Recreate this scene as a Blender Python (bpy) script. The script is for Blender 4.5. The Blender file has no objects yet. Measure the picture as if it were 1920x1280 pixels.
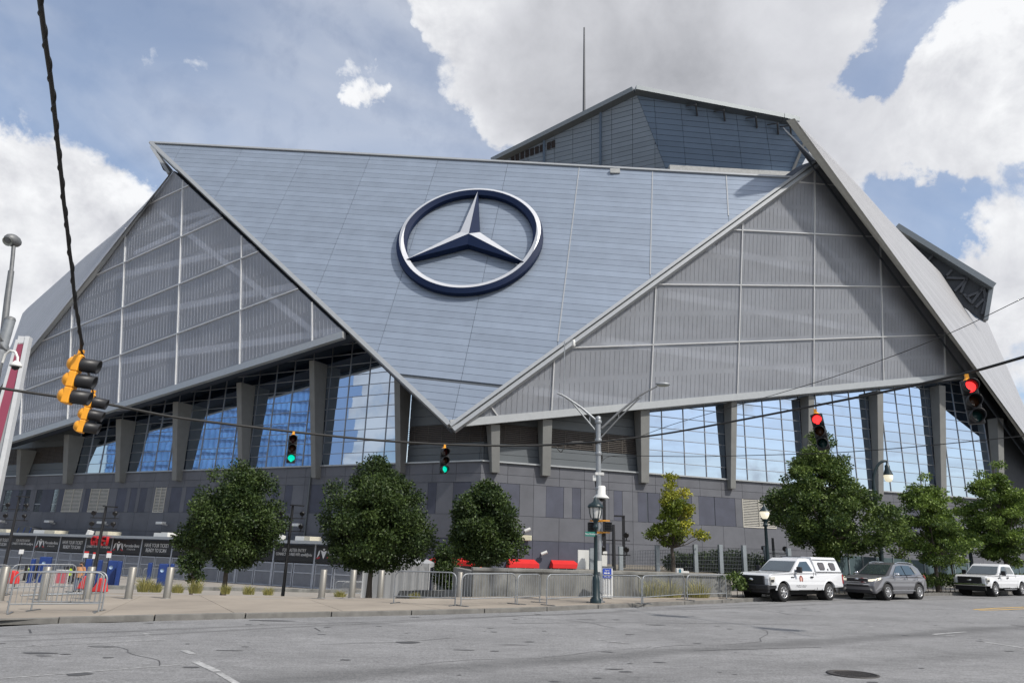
import bpy, math, random
import numpy as np
from mathutils import Matrix, Vector
random.seed(7); rng = np.random.default_rng(7)
SC = bpy.context.scene; COL = SC.collection
R_ = math.radians
A = np.array
def nrm(v):
    v = np.asarray(v, float); return v/np.linalg.norm(v)

# ------------------------------------------------------------------ camera
FPX = 1350.0; PITCH = R_(16.27); ROLL = R_(1.8); EYE = A([0, 0, 1.8])
_F = A([0, math.cos(PITCH), math.sin(PITCH)]); _R0 = A([1., 0, 0]); _U0 = A([0, -math.sin(PITCH), math.cos(PITCH)])
CR = math.cos(ROLL)*_R0 + math.sin(ROLL)*_U0; CU = -math.sin(ROLL)*_R0 + math.cos(ROLL)*_U0
cam = bpy.data.cameras.new('camera'); cam_o = bpy.data.objects.new('camera', cam); COL.objects.link(cam_o)
cam.sensor_width = 36; cam.lens = FPX/1920*36; cam.clip_start = .1; cam.clip_end = 5000
m = Matrix.Identity(4)
for i in range(3):
    m[i][0] = CR[i]; m[i][1] = CU[i]; m[i][2] = -_F[i]; m[i][3] = EYE[i]
cam_o.matrix_world = m
SC.camera = cam_o
# surveying helpers: a sight line of the photograph met with a real surface or distance gives a point in metres
def ray(x, y): return _F + CR*((x-960)/FPX) - CU*((y-640)/FPX)
def at(x, y, Y):
    d = ray(x, y); return EYE + d*(Y/d[1])
def onp(x, y, P, n):
    d = ray(x, y); return EYE + d*(np.dot(np.asarray(P)-EYE, n)/np.dot(d, n))
def gz(x, y):
    s = min(1, max(0, (y-27.5)/21.)); w = min(1, max(0, (0-x)/4.))
    return .012*max(-60, min(60, x))*(1-s*w) - 1.55*s*w
def gat(px, py, dz=0.):
    d = ray(px, py); lo, hi = 3., 90.
    for Y in np.arange(4, 90, .5):
        P = EYE + d*(Y/d[1])
        if P[2] < gz(P[0], P[1])+dz: hi = Y; lo = Y-.5; break
    for _ in range(30):
        mid = (lo+hi)/2; P = EYE + d*(mid/d[1])
        if P[2] < gz(P[0], P[1])+dz: hi = mid
        else: lo = mid
    return EYE + d*(hi/d[1])

# ------------------------------------------------------------------ light
SUN_EL, SUN_DIR2 = R_(48), nrm([.80, -.60])      # direction towards the sun (x, y)
sunv = A([SUN_DIR2[0]*math.cos(SUN_EL), SUN_DIR2[1]*math.cos(SUN_EL), math.sin(SUN_EL)])
sl = bpy.data.lights.new('sun', 'SUN'); sl.energy = 3.7; sl.angle = R_(1.8); sl.color = (1, .95, .87)
so = bpy.data.objects.new('sun', sl); COL.objects.link(so)
so.rotation_euler = Vector(sunv).to_track_quat('Z', 'Y').to_euler(); so.location = (60, -60, 120)
SC.view_settings.view_transform = 'Standard'; SC.view_settings.look = 'None'
SC.view_settings.exposure = 0.20; SC.view_settings.gamma = 1; SC.view_settings.use_curve_mapping = False
SC.cycles.max_bounces = 6; SC.cycles.transparent_max_bounces = 12
try: SC.cycles.use_denoising = True
except Exception: pass

W = bpy.data.worlds.new('World'); SC.world = W; W.use_nodes = True
nt = W.node_tree; nt.nodes.clear(); N = nt.nodes; L = nt.links
def nd(t, **k):
    n = N.new(t)
    for a, b in k.items(): setattr(n, a, b)
    return n
def math_n(op, a, b=None, clamp=False):
    n = nd('ShaderNodeMath', operation=op, use_clamp=clamp)
    for i, v in enumerate((a, b)):
        if v is None: continue
        if isinstance(v, (int, float)): n.inputs[i].default_value = v
        else: L.new(v, n.inputs[i])
    return n.outputs[0]
def smooth(v, lo, hi, to0=0., to1=1.):
    n = nd('ShaderNodeMapRange', interpolation_type='SMOOTHSTEP')
    L.new(v, n.inputs[0]); n.inputs[1].default_value = lo; n.inputs[2].default_value = hi
    n.inputs[3].default_value = to0; n.inputs[4].default_value = to1
    return n.outputs[0]
sky = nd('ShaderNodeTexSky', sky_type='NISHITA', sun_disc=False)
sky.sun_elevation = SUN_EL; sky.sun_rotation = math.atan2(sunv[0], sunv[1]); sky.air_density = 1.0; sky.dust_density = 1.6; sky.ozone_density = 1.6
tc = nd('ShaderNodeTexCoord'); sep = nd('ShaderNodeSeparateXYZ'); L.new(tc.outputs['Generated'], sep.inputs[0])
zc = math_n('MAXIMUM', sep.outputs[2], .10)
comb = nd('ShaderNodeCombineXYZ')
L.new(math_n('DIVIDE', sep.outputs[0], zc), comb.inputs[0]); L.new(math_n('DIVIDE', sep.outputs[1], zc), comb.inputs[1])
def noise(vec, scale, detail, rough, off=0., dist=0.):
    n = nd('ShaderNodeTexNoise'); n.inputs['Scale'].default_value = scale; n.inputs['Detail'].default_value = detail
    n.inputs['Roughness'].default_value = rough; n.inputs['Distortion'].default_value = dist
    mp = nd('ShaderNodeMapping'); mp.inputs[1].default_value = (off, off*.7, off*.3); L.new(vec, mp.inputs[0]); L.new(mp.outputs[0], n.inputs['Vector'])
    return n.outputs[0]
n_big = noise(comb.outputs[0], .9, 3, .5, 4.1)
n_cl = noise(tc.outputs['Generated'], 7.5, 10, .62, 2.3, .4)
n_fine = noise(tc.outputs['Generated'], 26, 7, .6, 7.7, .3)
# cloud banks: direction of each bank in the sky, its angular radius in degrees and its weight
def warp(scale, amt, src):
    n = nd('ShaderNodeTexNoise'); n.inputs['Scale'].default_value = scale; n.inputs['Detail'].default_value = 7; n.inputs['Roughness'].default_value = .62; L.new(src, n.inputs['Vector'])
    s_ = nd('ShaderNodeVectorMath', operation='SUBTRACT'); L.new(n.outputs['Color'], s_.inputs[0]); s_.inputs[1].default_value = (.5, .5, .5)
    m_ = nd('ShaderNodeVectorMath', operation='SCALE'); L.new(s_.outputs[0], m_.inputs[0]); m_.inputs['Scale'].default_value = amt
    a_ = nd('ShaderNodeVectorMath', operation='ADD'); L.new(src, a_.inputs[0]); L.new(m_.outputs[0], a_.inputs[1])
    z_ = nd('ShaderNodeVectorMath', operation='NORMALIZE'); L.new(a_.outputs[0], z_.inputs[0]); return z_.outputs[0]
wdir = warp(8., .13, tc.outputs['Generated'])
def blob(px, py, rad, amp):
    c = nrm(ray(px, py)); a = rad/FPX
    dp = nd('ShaderNodeVectorMath', operation='DOT_PRODUCT'); L.new(wdir, dp.inputs[0]); dp.inputs[1].default_value = tuple(c)
    return smooth(dp.outputs['Value'], math.cos(a*1.6), math.cos(a*.15), 0, amp)
banks = [(990, 50, 150, .5), (1130, 90, 200, .6), (1330, 110, 240, .75), (1470, 90, 120, .6), (1050, 190, 110, .45), (1000, 215, 60, .25), (1550, 30, 60, .35), (1250, 260, 170, .5),
         (1620, 290, 60, .42), (1690, 235, 60, .40), (1745, 150, 60, .36), (1740, 60, 50, .26), (1870, 190, 95, .6), (1910, 60, 95, .6), (1800, 260, 60, .35), (1575, 250, 45, .3),
         (685, 150, 34, .40), (700, 200, 34, .25), (725, 190, 22, .2), (60, 430, 110, .6), (110, 520, 110, .6), (10, 400, 80, .5), (160, 480, 60, .35), (20, 560, 110, .6),
         (1893, 415, 52, .55), (1900, 610, 100, .6), (1860, 560, 50, .35), (820, 5, 40, .4), (1830, 510, 60, .18), (1645, 45, 80, -.65), (1575, 190, 60, -.5), (1790, 95, 32, -.35), (1700, 330, 40, -.3)]
acc = None
for b in banks:
    o = blob(*b); acc = o if acc is None else math_n('ADD', acc, o)
acc = math_n('MINIMUM', acc, .95)
# away from the banks in view the sky goes on with ordinary broken cloud
dv = nd('ShaderNodeVectorMath', operation='DOT_PRODUCT'); L.new(tc.outputs['Generated'], dv.inputs[0]); dv.inputs[1].default_value = tuple(nrm(ray(960, 400)))
outside = smooth(dv.outputs['Value'], .80, .60)
n_wide = noise(tc.outputs['Generated'], 2.6, 4, .5, 14.1)
gen = math_n('MULTIPLY', smooth(n_wide, .40, .60, 0, .62), outside)
acc = math_n('ADD', acc, gen)
edge = math_n('ADD', math_n('MULTIPLY', math_n('SUBTRACT', n_cl, .5), 1.35), math_n('MULTIPLY', math_n('SUBTRACT', n_fine, .5), .80))
dens = math_n('ADD', acc, edge)
alpha = smooth(dens, .13, .54)
veil = math_n('ADD', math_n('MULTIPLY', smooth(noise(comb.outputs[0], 1.0, 5, .5, 9.3, 1.0), .34, .74), .38), .14)
alpha = math_n('MAXIMUM', alpha, veil)
# thick parts of the banks are grey underneath, thin parts white
gr = None
for b in [(1220, 70, 290, .50), (1150, 250, 190, .26), (1440, 170, 200, .12), (1900, 300, 160, .20), (1640, 330, 120, .12), (60, 560, 170, .18), (1880, 650, 140, .22)]:
    o = blob(*b); gr = o if gr is None else math_n('ADD', gr, o)
gr = math_n('ADD', gr, math_n('MULTIPLY', math_n('MULTIPLY', smooth(n_big, .45, .7), outside), .5))
n_sh = noise(tc.outputs['Generated'], 6, 6, .5, 5.1, .5)
def relief(scale, off, k):                     # side of each billow turned from the light
    sh = nd('ShaderNodeVectorMath', operation='ADD'); L.new(tc.outputs['Generated'], sh.inputs[0]); sh.inputs[1].default_value = (.012, .0, .030)
    return math_n('MULTIPLY', math_n('SUBTRACT', noise(sh.outputs[0], scale, 9, .6, off, .4), noise(tc.outputs['Generated'], scale, 9, .6, off, .4)), k)
rel = math_n('MULTIPLY', math_n('ADD', relief(7.5, 2.3, 1.5), relief(19., 6.1, .8)), smooth(gr, .45, .10, .25, 1.))
shade = math_n('ADD', math_n('ADD', gr, rel), math_n('MULTIPLY', math_n('SUBTRACT', n_sh, .44), .75), True)
cr = nd('ShaderNodeValToRGB'); L.new(shade, cr.inputs[0])
cr.color_ramp.elements[0].color = (.92, .93, .95, 1); cr.color_ramp.elements[1].color = (.40, .41, .445, 1)
e = cr.color_ramp.elements.new(.5); e.color = (.66, .67, .71, 1)
bg1 = nd('ShaderNodeBackground'); L.new(sky.outputs[0], bg1.inputs[0]); bg1.inputs[1].default_value = .15
bg2 = nd('ShaderNodeBackground'); L.new(cr.outputs[0], bg2.inputs[0]); bg2.inputs[1].default_value = .90
mx = nd('ShaderNodeMixShader'); L.new(alpha, mx.inputs[0]); L.new(bg1.outputs[0], mx.inputs[1]); L.new(bg2.outputs[0], mx.inputs[2])
out = nd('ShaderNodeOutputWorld'); L.new(mx.outputs[0], out.inputs[0])

# ------------------------------------------------------------------ materials
_M = {}
def mat(name, c, rough=.6, metal=0., var=.12, scale=3., bump=0., bscale=40., rnd=.0, spec=.5, alpha=1., emit=None, stretch=(1, 1, 1), coat=0., tint=None, trans=0., detail=5):
    """procedural material: a base colour with noise variation (var), per-object variation (rnd) and fine relief (bump)"""
    if name in _M: return _M[name]
    M = bpy.data.materials.new(name); M.use_nodes = True; t = M.node_tree; p = t.nodes['Principled BSDF']; _M[name] = M
    p.inputs['Roughness'].default_value = rough; p.inputs['Metallic'].default_value = metal; p.inputs['Specular IOR Level'].default_value = spec
    p.inputs['Alpha'].default_value = alpha; p.inputs['Coat Weight'].default_value = coat
    p.inputs['Base Color'].default_value = (*c, 1)
    if emit: p.inputs['Emission Color'].default_value = (*emit[0], 1); p.inputs['Emission Strength'].default_value = emit[1]
    tcn = t.nodes.new('ShaderNodeTexCoord'); src = tcn.outputs['Object']
    mp = t.nodes.new('ShaderNodeMapping'); mp.inputs['Scale'].default_value = stretch; t.links.new(src, mp.inputs[0]); src = mp.outputs[0]
    if var or rnd or tint:
        nz = t.nodes.new('ShaderNodeTexNoise'); nz.inputs['Scale'].default_value = scale; nz.inputs['Detail'].default_value = detail; nz.inputs['Roughness'].default_value = .6
        t.links.new(src, nz.inputs['Vector'])
        mr = t.nodes.new('ShaderNodeMapRange'); t.links.new(nz.outputs[0], mr.inputs[0]); mr.inputs[1].default_value = .25; mr.inputs[2].default_value = .75
        mr.inputs[3].default_value = 1-var; mr.inputs[4].default_value = 1+var
        val = mr.outputs[0]
        if rnd:
            oi = t.nodes.new('ShaderNodeObjectInfo'); m2 = t.nodes.new('ShaderNodeMapRange'); t.links.new(oi.outputs['Random'], m2.inputs[0])
            m2.inputs[3].default_value = 1-rnd; m2.inputs[4].default_value = 1+rnd
            mm = t.nodes.new('ShaderNodeMath'); mm.operation = 'MULTIPLY'; t.links.new(val, mm.inputs[0]); t.links.new(m2.outputs[0], mm.inputs[1]); val = mm.outputs[0]
        vm = t.nodes.new('ShaderNodeVectorMath'); vm.operation = 'SCALE'; vm.inputs[0].default_value = c; t.links.new(val, vm.inputs['Scale'])
        col = vm.outputs[0]
        if tint:
            at_ = t.nodes.new('ShaderNodeAttribute'); at_.attribute_name = 'tint'
            mix = t.nodes.new('ShaderNodeMix'); mix.data_type = 'RGBA'; t.links.new(at_.outputs['Fac'], mix.inputs[0]); mix.inputs[6].default_value = (*c, 1); mix.inputs[7].default_value = (*tint, 1)
            v2 = t.nodes.new('ShaderNodeVectorMath'); v2.operation = 'SCALE'; t.links.new(mix.outputs[2], v2.inputs[0]); t.links.new(val, v2.inputs['Scale']); col = v2.outputs[0]
        t.links.new(col, p.inputs['Base Color'])
    if bump:
        b = t.nodes.new('ShaderNodeBump'); b.inputs['Strength'].default_value = bump; b.inputs['Distance'].default_value = .02
        n2 = t.nodes.new('ShaderNodeTexNoise'); n2.inputs['Scale'].default_value = bscale; n2.inputs['Detail'].default_value = 4; t.links.new(src, n2.inputs['Vector'])
        t.links.new(n2.outputs[0], b.inputs['Height']); t.links.new(b.outputs[0], p.inputs['Normal'])
    if trans:
        o = t.nodes['Material Output']; tl = t.nodes.new('ShaderNodeBsdfTranslucent'); ms = t.nodes.new('ShaderNodeMixShader'); ms.inputs[0].default_value = trans
        lk = p.inputs['Base Color'].links
        if lk: t.links.new(lk[0].from_socket, tl.inputs[0])
        else: tl.inputs[0].default_value = (*c, 1)
        t.links.new(p.outputs[0], ms.inputs[1]); t.links.new(tl.outputs[0], ms.inputs[2]); t.links.new(ms.outputs[0], o.inputs[0])
    return M

# ------------------------------------------------------------------ mesh helpers
def inv_of(o):
    mm = Matrix.Identity(4)
    while o is not None: mm = o.matrix_basis @ mm; o = o.parent
    return mm.inverted()
class MB:
    def __init__(s): s.v = []; s.f = []; s.sm = []
    def poly(s, pts, smooth=False):
        b = len(s.v); s.v += [tuple(map(float, p)) for p in pts]; s.f.append(list(range(b, b+len(pts)))); s.sm.append(smooth); return s
    def mesh(s, V, F, smooth=False):
        b = len(s.v); s.v += [tuple(map(float, p)) for p in V]; s.f += [[b+i for i in f] for f in F]; s.sm += [smooth]*len(F); return s
    def prism(s, pts, n, h, back=False):
        """front polygon pts moved by n*h, side walls down to pts (outline counter-clockwise seen from n)"""
        n = np.asarray(n, float); P = [np.asarray(p, float) for p in pts]; k = len(P)
        V = P + [p+n*h for p in P]
        F = [list(range(k, 2*k))] + [[i, (i+1) % k, k+(i+1) % k, k+i] for i in range(k)]
        if back: F.append(list(range(k))[::-1])
        return s.mesh(V, F)
    def box(s, c, sx, sy, sz, rot=None, base=False):
        c = np.asarray(c, float)
        if base: c = c+A([0, 0, sz/2])
        Q = np.eye(3) if rot is None else np.asarray(rot)
        if np.isscalar(rot): Q = A([[math.cos(rot), -math.sin(rot), 0], [math.sin(rot), math.cos(rot), 0], [0, 0, 1]])
        V = [c+Q@A([x*sx/2, y*sy/2, z*sz/2]) for x in (-1, 1) for y in (-1, 1) for z in (-1, 1)]
        return s.mesh(V, [[0, 1, 3, 2], [4, 6, 7, 5], [0, 4, 5, 1], [2, 3, 7, 6], [0, 2, 6, 4], [1, 5, 7, 3]])
    def bar(s, p, q, w, h, up=(0, 0, 1)):
        """box from p to q, w wide across, h along up"""
        p = np.asarray(p, float); q = np.asarray(q, float); d = nrm(q-p); up = np.asarray(up, float)
        r = np.cross(d, up)
        if np.linalg.norm(r) < 1e-6: r = np.cross(d, [1, 0, 0])
        r = nrm(r); u = np.cross(r, d)
        V = [e+r*x*w/2+u*y*h/2 for e in (p, q) for x, y in ((-1, -1), (1, -1), (1, 1), (-1, 1))]
        return s.mesh(V, [[0, 1, 2, 3], [7, 6, 5, 4], [0, 4, 5, 1], [1, 5, 6, 2], [2, 6, 7, 3], [3, 7, 4, 0]])
    def tube(s, pts, r, n=8, caps=True):
        pts = [np.asarray(p, float) for p in pts]; rs = r if hasattr(r, '__len__') else [r]*len(pts)
        b = []; V = []; prev = None
        for i, p in enumerate(pts):
            d = nrm((pts[min(i+1, len(pts)-1)]-pts[max(i-1, 0)]))
            a = prev if prev is not None else (np.cross(d, [0, 0, 1]) if abs(d[2]) < .9 else np.cross(d, [1, 0, 0]))
            a = nrm(a - d*np.dot(a, d)); prev = a; c = np.cross(d, a)
            V += [p+rs[i]*(a*math.cos(2*math.pi*k/n)+c*math.sin(2*math.pi*k/n)) for k in range(n)]
        F = [[i*n+k, i*n+(k+1) % n, (i+1)*n+(k+1) % n, (i+1)*n+k] for i in range(len(pts)-1) for k in range(n)]
        s.mesh(V, F, True)
        if caps: s.poly(V[:n][::-1]); s.poly(V[-n:])
        return s
    def lathe(s, prof, c=(0, 0, 0), n=16, ax=None, smooth=True):
        """revolve (r, z) about an axis through c (default vertical)"""
        c = np.asarray(c, float); z = nrm(ax) if ax is not None else A([0, 0, 1.]); x = nrm(np.cross(z, [0, 1, 0]) if abs(z[1]) < .9 else np.cross(z, [1, 0, 0])); y = np.cross(z, x)
        V = [c+z*h+r*(x*math.cos(2*math.pi*k/n)+y*math.sin(2*math.pi*k/n)) for r, h in prof for k in range(n)]
        F = [[i*n+k, i*n+(k+1) % n, (i+1)*n+(k+1) % n, (i+1)*n+k] for i in range(len(prof)-1) for k in range(n)]
        return s.mesh(V, F, smooth)
    def ball(s, c, r, n=10):
        rr = r if hasattr(r, '__len__') else (r, r, r)
        V = []; F = []
        for i in range(n//2+1):
            th = math.pi*i/(n//2)
            for k in range(n): V.append(np.asarray(c)+A([rr[0]*math.sin(th)*math.cos(2*math.pi*k/n), rr[1]*math.sin(th)*math.sin(2*math.pi*k/n), rr[2]*math.cos(th)]))
        for i in range(n//2):
            for k in range(n): F.append([i*n+k, (i+1)*n+k, (i+1)*n+(k+1) % n, i*n+(k+1) % n])
        return s.mesh(V, F, True)
    def build(s, name, m, parent=None, local=False, bevel=0, kind=None, label=None, seg=2):
        me = bpy.data.meshes.new(name); V = s.v
        if parent is not None and not local:
            im = inv_of(parent); V = [tuple(im @ Vector(p)) for p in V]
        me.from_pydata(V, [], s.f); me.polygons.foreach_set('use_smooth', s.sm); me.materials.append(m); me.update()
        return link(me, name, parent, bevel, kind, label, seg)
def link(me, name, parent=None, bevel=0, kind=None, label=None, seg=2):
    o = bpy.data.objects.new(name, me); COL.objects.link(o)
    if parent is not None: o.parent = parent
    if bevel:
        b = o.modifiers.new('bevel', 'BEVEL'); b.width = bevel; b.segments = seg; b.limit_method = 'ANGLE'; b.angle_limit = R_(35)
    if kind: o['kind'] = kind
    if label: o['label'] = label
    return o
def tag(o, label, cat, group=None):
    o['label'] = label; o['category'] = cat
    if group: o['group'] = group
    return o
def thing(name, label, cat, loc=(0, 0, 0), rz=0., group=None):
    o = bpy.data.objects.new(name, None); COL.objects.link(o); o.location = tuple(map(float, loc)); o.rotation_euler = (0, 0, rz); o.empty_display_size = .2
    return tag(o, label, cat, group)
def text(body, size, pos, e1, e2, m, parent, name='lettering', ext=.004, ax='CENTER', sx=1.):
    c = bpy.data.curves.new(name, 'FONT'); c.body = body; c.size = size; c.extrude = ext; c.align_x = ax; c.align_y = 'CENTER'; c.resolution_u = 3
    c.materials.append(m); o = bpy.data.objects.new(name, c); COL.objects.link(o)
    e1 = nrm(e1); e2 = nrm(e2); n = np.cross(e1, e2)
    mm = Matrix(((e1[0]*sx, e2[0], n[0], pos[0]), (e1[1]*sx, e2[1], n[1], pos[1]), (e1[2]*sx, e2[2], n[2], pos[2]), (0, 0, 0, 1)))
    if parent is not None: o.parent = parent; mm = inv_of(parent) @ mm
    o.matrix_basis = mm
    return o
def kids(o): return [c for c in bpy.data.objects if c.parent is o]
def copy_tree(o, parent=None, ch=None):
    c = o.copy(); COL.objects.link(c)
    if parent is not None: c.parent = parent
    for k in kids(o): copy_tree(k, c)
    return c
# planar polygons
class Plane:
    def __init__(s, P, n, e1):
        s.P = np.asarray(P, float); s.n = nrm(n); s.e1 = nrm(np.asarray(e1)-s.n*np.dot(e1, s.n)); s.e2 = np.cross(s.n, s.e1)
    def px(s, x, y, off=0.): return s.uv(onp(x, y, s.P+s.n*off, s.n))
    def uv(s, Q): d = np.asarray(Q)-s.P; return A([d@s.e1, d@s.e2])
    def xyz(s, u, off=0.): return s.P+s.e1*u[0]+s.e2*u[1]+s.n*off
def split(poly, a, b):
    """parts of a convex polygon on the left (+) and right (-) of the line a->b"""
    a = np.asarray(a); b = np.asarray(b); d = b-a
    L_, R2 = [], []
    sd = [d[0]*(p[1]-a[1])-d[1]*(p[0]-a[0]) for p in poly]
    for i, p in enumerate(poly):
        q = poly[(i+1) % len(poly)]; s0, s1 = sd[i], sd[(i+1) % len(poly)]
        if s0 >= 0: L_.append(p)
        if s0 <= 0: R2.append(p)
        if s0*s1 < 0:
            r = np.asarray(p)+(np.asarray(q)-np.asarray(p))*(s0/(s0-s1)); L_.append(r); R2.append(r)
    return (L_ if len(L_) > 2 else []), (R2 if len(R2) > 2 else [])
def area(p): return .5*sum(p[i][0]*p[(i+1) % len(p)][1]-p[(i+1) % len(p)][0]*p[i][1] for i in range(len(p)))
def ccw(p): return p if area(p) > 0 else p[::-1]
def inset(p, g):
    p = ccw(p); r = p
    for i in range(len(p)):
        a, b = np.asarray(p[i]), np.asarray(p[(i+1) % len(p)]); d = b-a; l = np.linalg.norm(d)
        if l < 1e-5: continue
        n = A([-d[1], d[0]])/l*g
        r = split(r, a+n, b+n)[0]
        if not r: return []
    return r
def slices(poly, lines, first):
    """cut a polygon by successive lines; first='+'/'-' tells which side of each line comes first"""
    o = []; rest = poly
    for a, b in lines:
        if not rest: break
        l, r = split(rest, a, b)
        before, rest = (l, r) if first == '+' else (r, l)
        if before: o.append(before)
        else: o.append([])
    o.append(rest)
    return o
# ------------------------------------------------------------------ materials used by the building
m_clad = mat('wing_metal', (.235, .280, .350), .42, .30, var=.08, scale=.6, rnd=.065, bump=.05, bscale=3)
m_clad2 = mat('wing_metal_sunlit', (.33, .33, .34), .5, .15, var=.08, scale=.5, rnd=.05)  # paler copy of the wing metal, direct sun put into its colour
m_gap = mat('joint_dark', (.06, .07, .085), .8, var=.2)
m_trim = mat('edge_metal', (.36, .375, .385), .4, .4, var=.06)
m_trimd = mat('edge_metal_dark', (.42, .42, .39), .6, .0, var=.1)
m_film = mat('film_cushion', (.69, .725, .80), .36, .0, var=.12, scale=.35, rnd=.06, alpha=.36, spec=.4)
m_filmL = m_film
m_frame = mat('facade_frame', (.58, .59, .60), .4, .2, var=.06)
m_seam = mat('film_seam', (.22, .225, .24), .5, .0, var=.1)
m_seamL = mat('film_seam_pale', (.42, .45, .52), .4, .0, var=.1)
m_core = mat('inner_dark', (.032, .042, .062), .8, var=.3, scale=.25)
m_beam = mat('inner_beam', (.13, .145, .18), .6, var=.1)
m_conc = mat('precast_concrete', (.102, .106, .122), .75, var=.15, scale=.7, rnd=.06, bump=.12, bscale=25)
m_concd = mat('precast_dark', (.056, .061, .086), .7, var=.22, scale=.7, rnd=.08, bump=.1, bscale=25)
m_col = mat('column_concrete', (.165, .168, .163), .75, var=.10, scale=1.3, bump=.15, bscale=18)
m_siding = mat('recess_siding', (.10, .112, .122), .55, .2, var=.07, scale=.5, rnd=.03)
m_slat = mat('louvre_slat', (.085, .075, .065), .6, .2, var=.12)
m_slatL = mat('louvre_slat_pale', (.46, .44, .39), .6, .1, var=.1)
m_glass = mat('coated_glass', (.44, .52, .63), .015, 1.0, var=.04, scale=.2, rnd=.05, bump=.06, bscale=.7)
m_mull = mat('mullion_metal', (.30, .31, .33), .4, .5, var=.06)
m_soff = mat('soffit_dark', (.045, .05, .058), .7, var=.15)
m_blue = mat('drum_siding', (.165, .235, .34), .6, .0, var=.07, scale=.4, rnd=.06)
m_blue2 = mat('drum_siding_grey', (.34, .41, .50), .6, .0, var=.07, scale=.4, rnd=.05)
m_roof = mat('roof_fascia', (.17, .19, .205), .45, .4, var=.08)
m_vent = mat('vent_brown', (.05, .042, .045), .7, var=.2)
m_navy = mat('emblem_navy', (.006, .015, .048), .6, .0, var=.08, spec=.15)
m_white = mat('emblem_silver', (.50, .515, .55), .35, .1, var=.04)
m_truss = mat('truss_steel', (.075, .08, .09), .6, .2, var=.1)
m_grav = mat('parapet_grey', (.36, .37, .37), .7, var=.2)

# ------------------------------------------------------------------ stadium: fixed planes
Z = A([0, 0, 1.])
hL = A([-.884, .467, 0]); hL = nrm(hL); hR = nrm(A([.936, .353, 0]))
oL = A([-hL[1], hL[0], 0]); oR = A([hR[1], -hR[0], 0])
CR0 = at(930, 866, 60.); CL0 = at(930, 866, 58.9)
# corner of the two walls
mat2 = np.array([[hL[0], -hR[0]], [hL[1], -hR[1]]]); st = np.linalg.solve(mat2, (CR0-CL0)[:2]); K = A([*(CL0+hL*st[0])[:2], 0])
PLW = Plane(K, oL, -hL); PRW = Plane(K, oR, hR)        # u negative to the left on PLW, positive to the right on PRW; v = height
ZT = 8.85                                              # top of the precast base wall
B = at(843, 797, 57.2)
a_, b_ = R_(-6), R_(21)
nW = A([math.sin(a_)*math.cos(b_), -math.cos(a_)*math.cos(b_), math.sin(b_)])
WG = Plane(B, nW, [1, 0, 0])
S_ = onp(645, 625, B, nW); E_ = onp(1527, 303, B, nW); T1 = onp(285, 270, B, nW)
rR = nrm(hR+A([0, 0, .17])); nR = nrm(np.cross(rR, E_-B)); nR = nR if nR[1] < 0 else -nR
rL = nrm(ray(-1966, 1449)); nL = nrm(np.cross(rL, T1-S_)); nL = nL if nL[1] < 0 else -nL
ER = Plane(B, nR, hR); EL = Plane(S_, nL, -hL)

stadium = thing('stadium', 'huge grey stadium of tilted metal and film triangles with a round three pointed star emblem', 'stadium', (K[0], K[1], 0))
def part(mb, name, m, parent=stadium, **k): return mb.build(name, m, parent, **k)
def px2(pl, pts, off=0.): return [pl.px(x, y, off) for x, y in pts]
def put(pl, poly, off, h, back=False, mb=None):
    mb = mb or MB(); return mb.prism([pl.xyz(p, off) for p in ccw(poly)], pl.n, h, back)
def pieces(polys, pl, name, m, off, h, gap, limit=300, rest_name=None, parent=stadium, pick=None):
    """every polygon a part of its own, largest first up to the limit; what is left becomes one joined part"""
    c = [(p, inset(p, gap)) for p in polys if p]; c = [q for p, q in c if q and abs(area(q)) > .02]
    c.sort(key=lambda q: -abs(area(q)))
    for i, q in enumerate(c[:limit]): part(put(pl, q, off, h), name, pick(q, i) if pick else m, parent)
    if c[limit:]:
        mb = MB()
        for q in c[limit:]: put(pl, q, off, h, mb=mb)
        part(mb, rest_name or name, m, parent, kind='stuff')

# ---- front wing (metal triangle)
wpoly = px2(WG, [(285, 270), (843, 797), (1480, 335)])
part(put(WG, wpoly, -1.3, 1.22, True), 'wing_backing', m_gap)
e_top = nrm(WG.px(1480, 335)-WG.px(285, 270)); e_up = A([-e_top[1], e_top[0]])
vert_px = [((342, 273), (325, 302)), ((455.6, 278.8), (401.7, 373)), ((574, 282), (490.5, 455.6)), ((696, 288.5), (593, 549)), ((823, 294.6), (708, 658.6)),
           ((953.3, 301.8), (867, 700)), ((1086.6, 310), (1046, 640.6)), ((1223.6, 317), (1219, 515)), ((1361.5, 327.5), (1366, 405))]
vl = [(WG.px(*p), WG.px(*q)) for p, q in vert_px]
seam_a = WG.px(745, 700); hseam = e_up@seam_a
top0 = e_up@WG.px(885, 302)
rows = []; h = top0-.74
while h > hseam+.5: rows.append(h); h -= .72
rows += [hseam, hseam-.30, hseam-.75]; h = hseam-1.45
while h > 0.6: rows.append(h); h -= .70
rl = [(e_up*r-e_top*100, e_up*r+e_top*100) for r in rows]
cells = []; seamcells = []
for col in slices(wpoly, vl, '-'):
    if not col: continue
    sl_ = slices(col, rl, '+')
    for r, c in enumerate(sl_):
        if not c: continue
        mid = e_up@np.mean(c, axis=0)
        if hseam-.30 < mid < hseam: continue          # open recess of the drip joint
        cells.append(c)
pieces(cells, WG, 'cladding_panel', m_clad, -.08, .08, .016, 300, 'small_cladding_panels')
mb = MB()
for a, b in vl[6:9]:                                   # raised expansion joints
    pa, pb = WG.xyz(a, .02), WG.xyz(b, .02); pb = pb+(pb-pa)*(.0)
    mb.bar(pa, pb, .10, .06, nW)
part(mb, 'joint_cover', m_trim)
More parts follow.
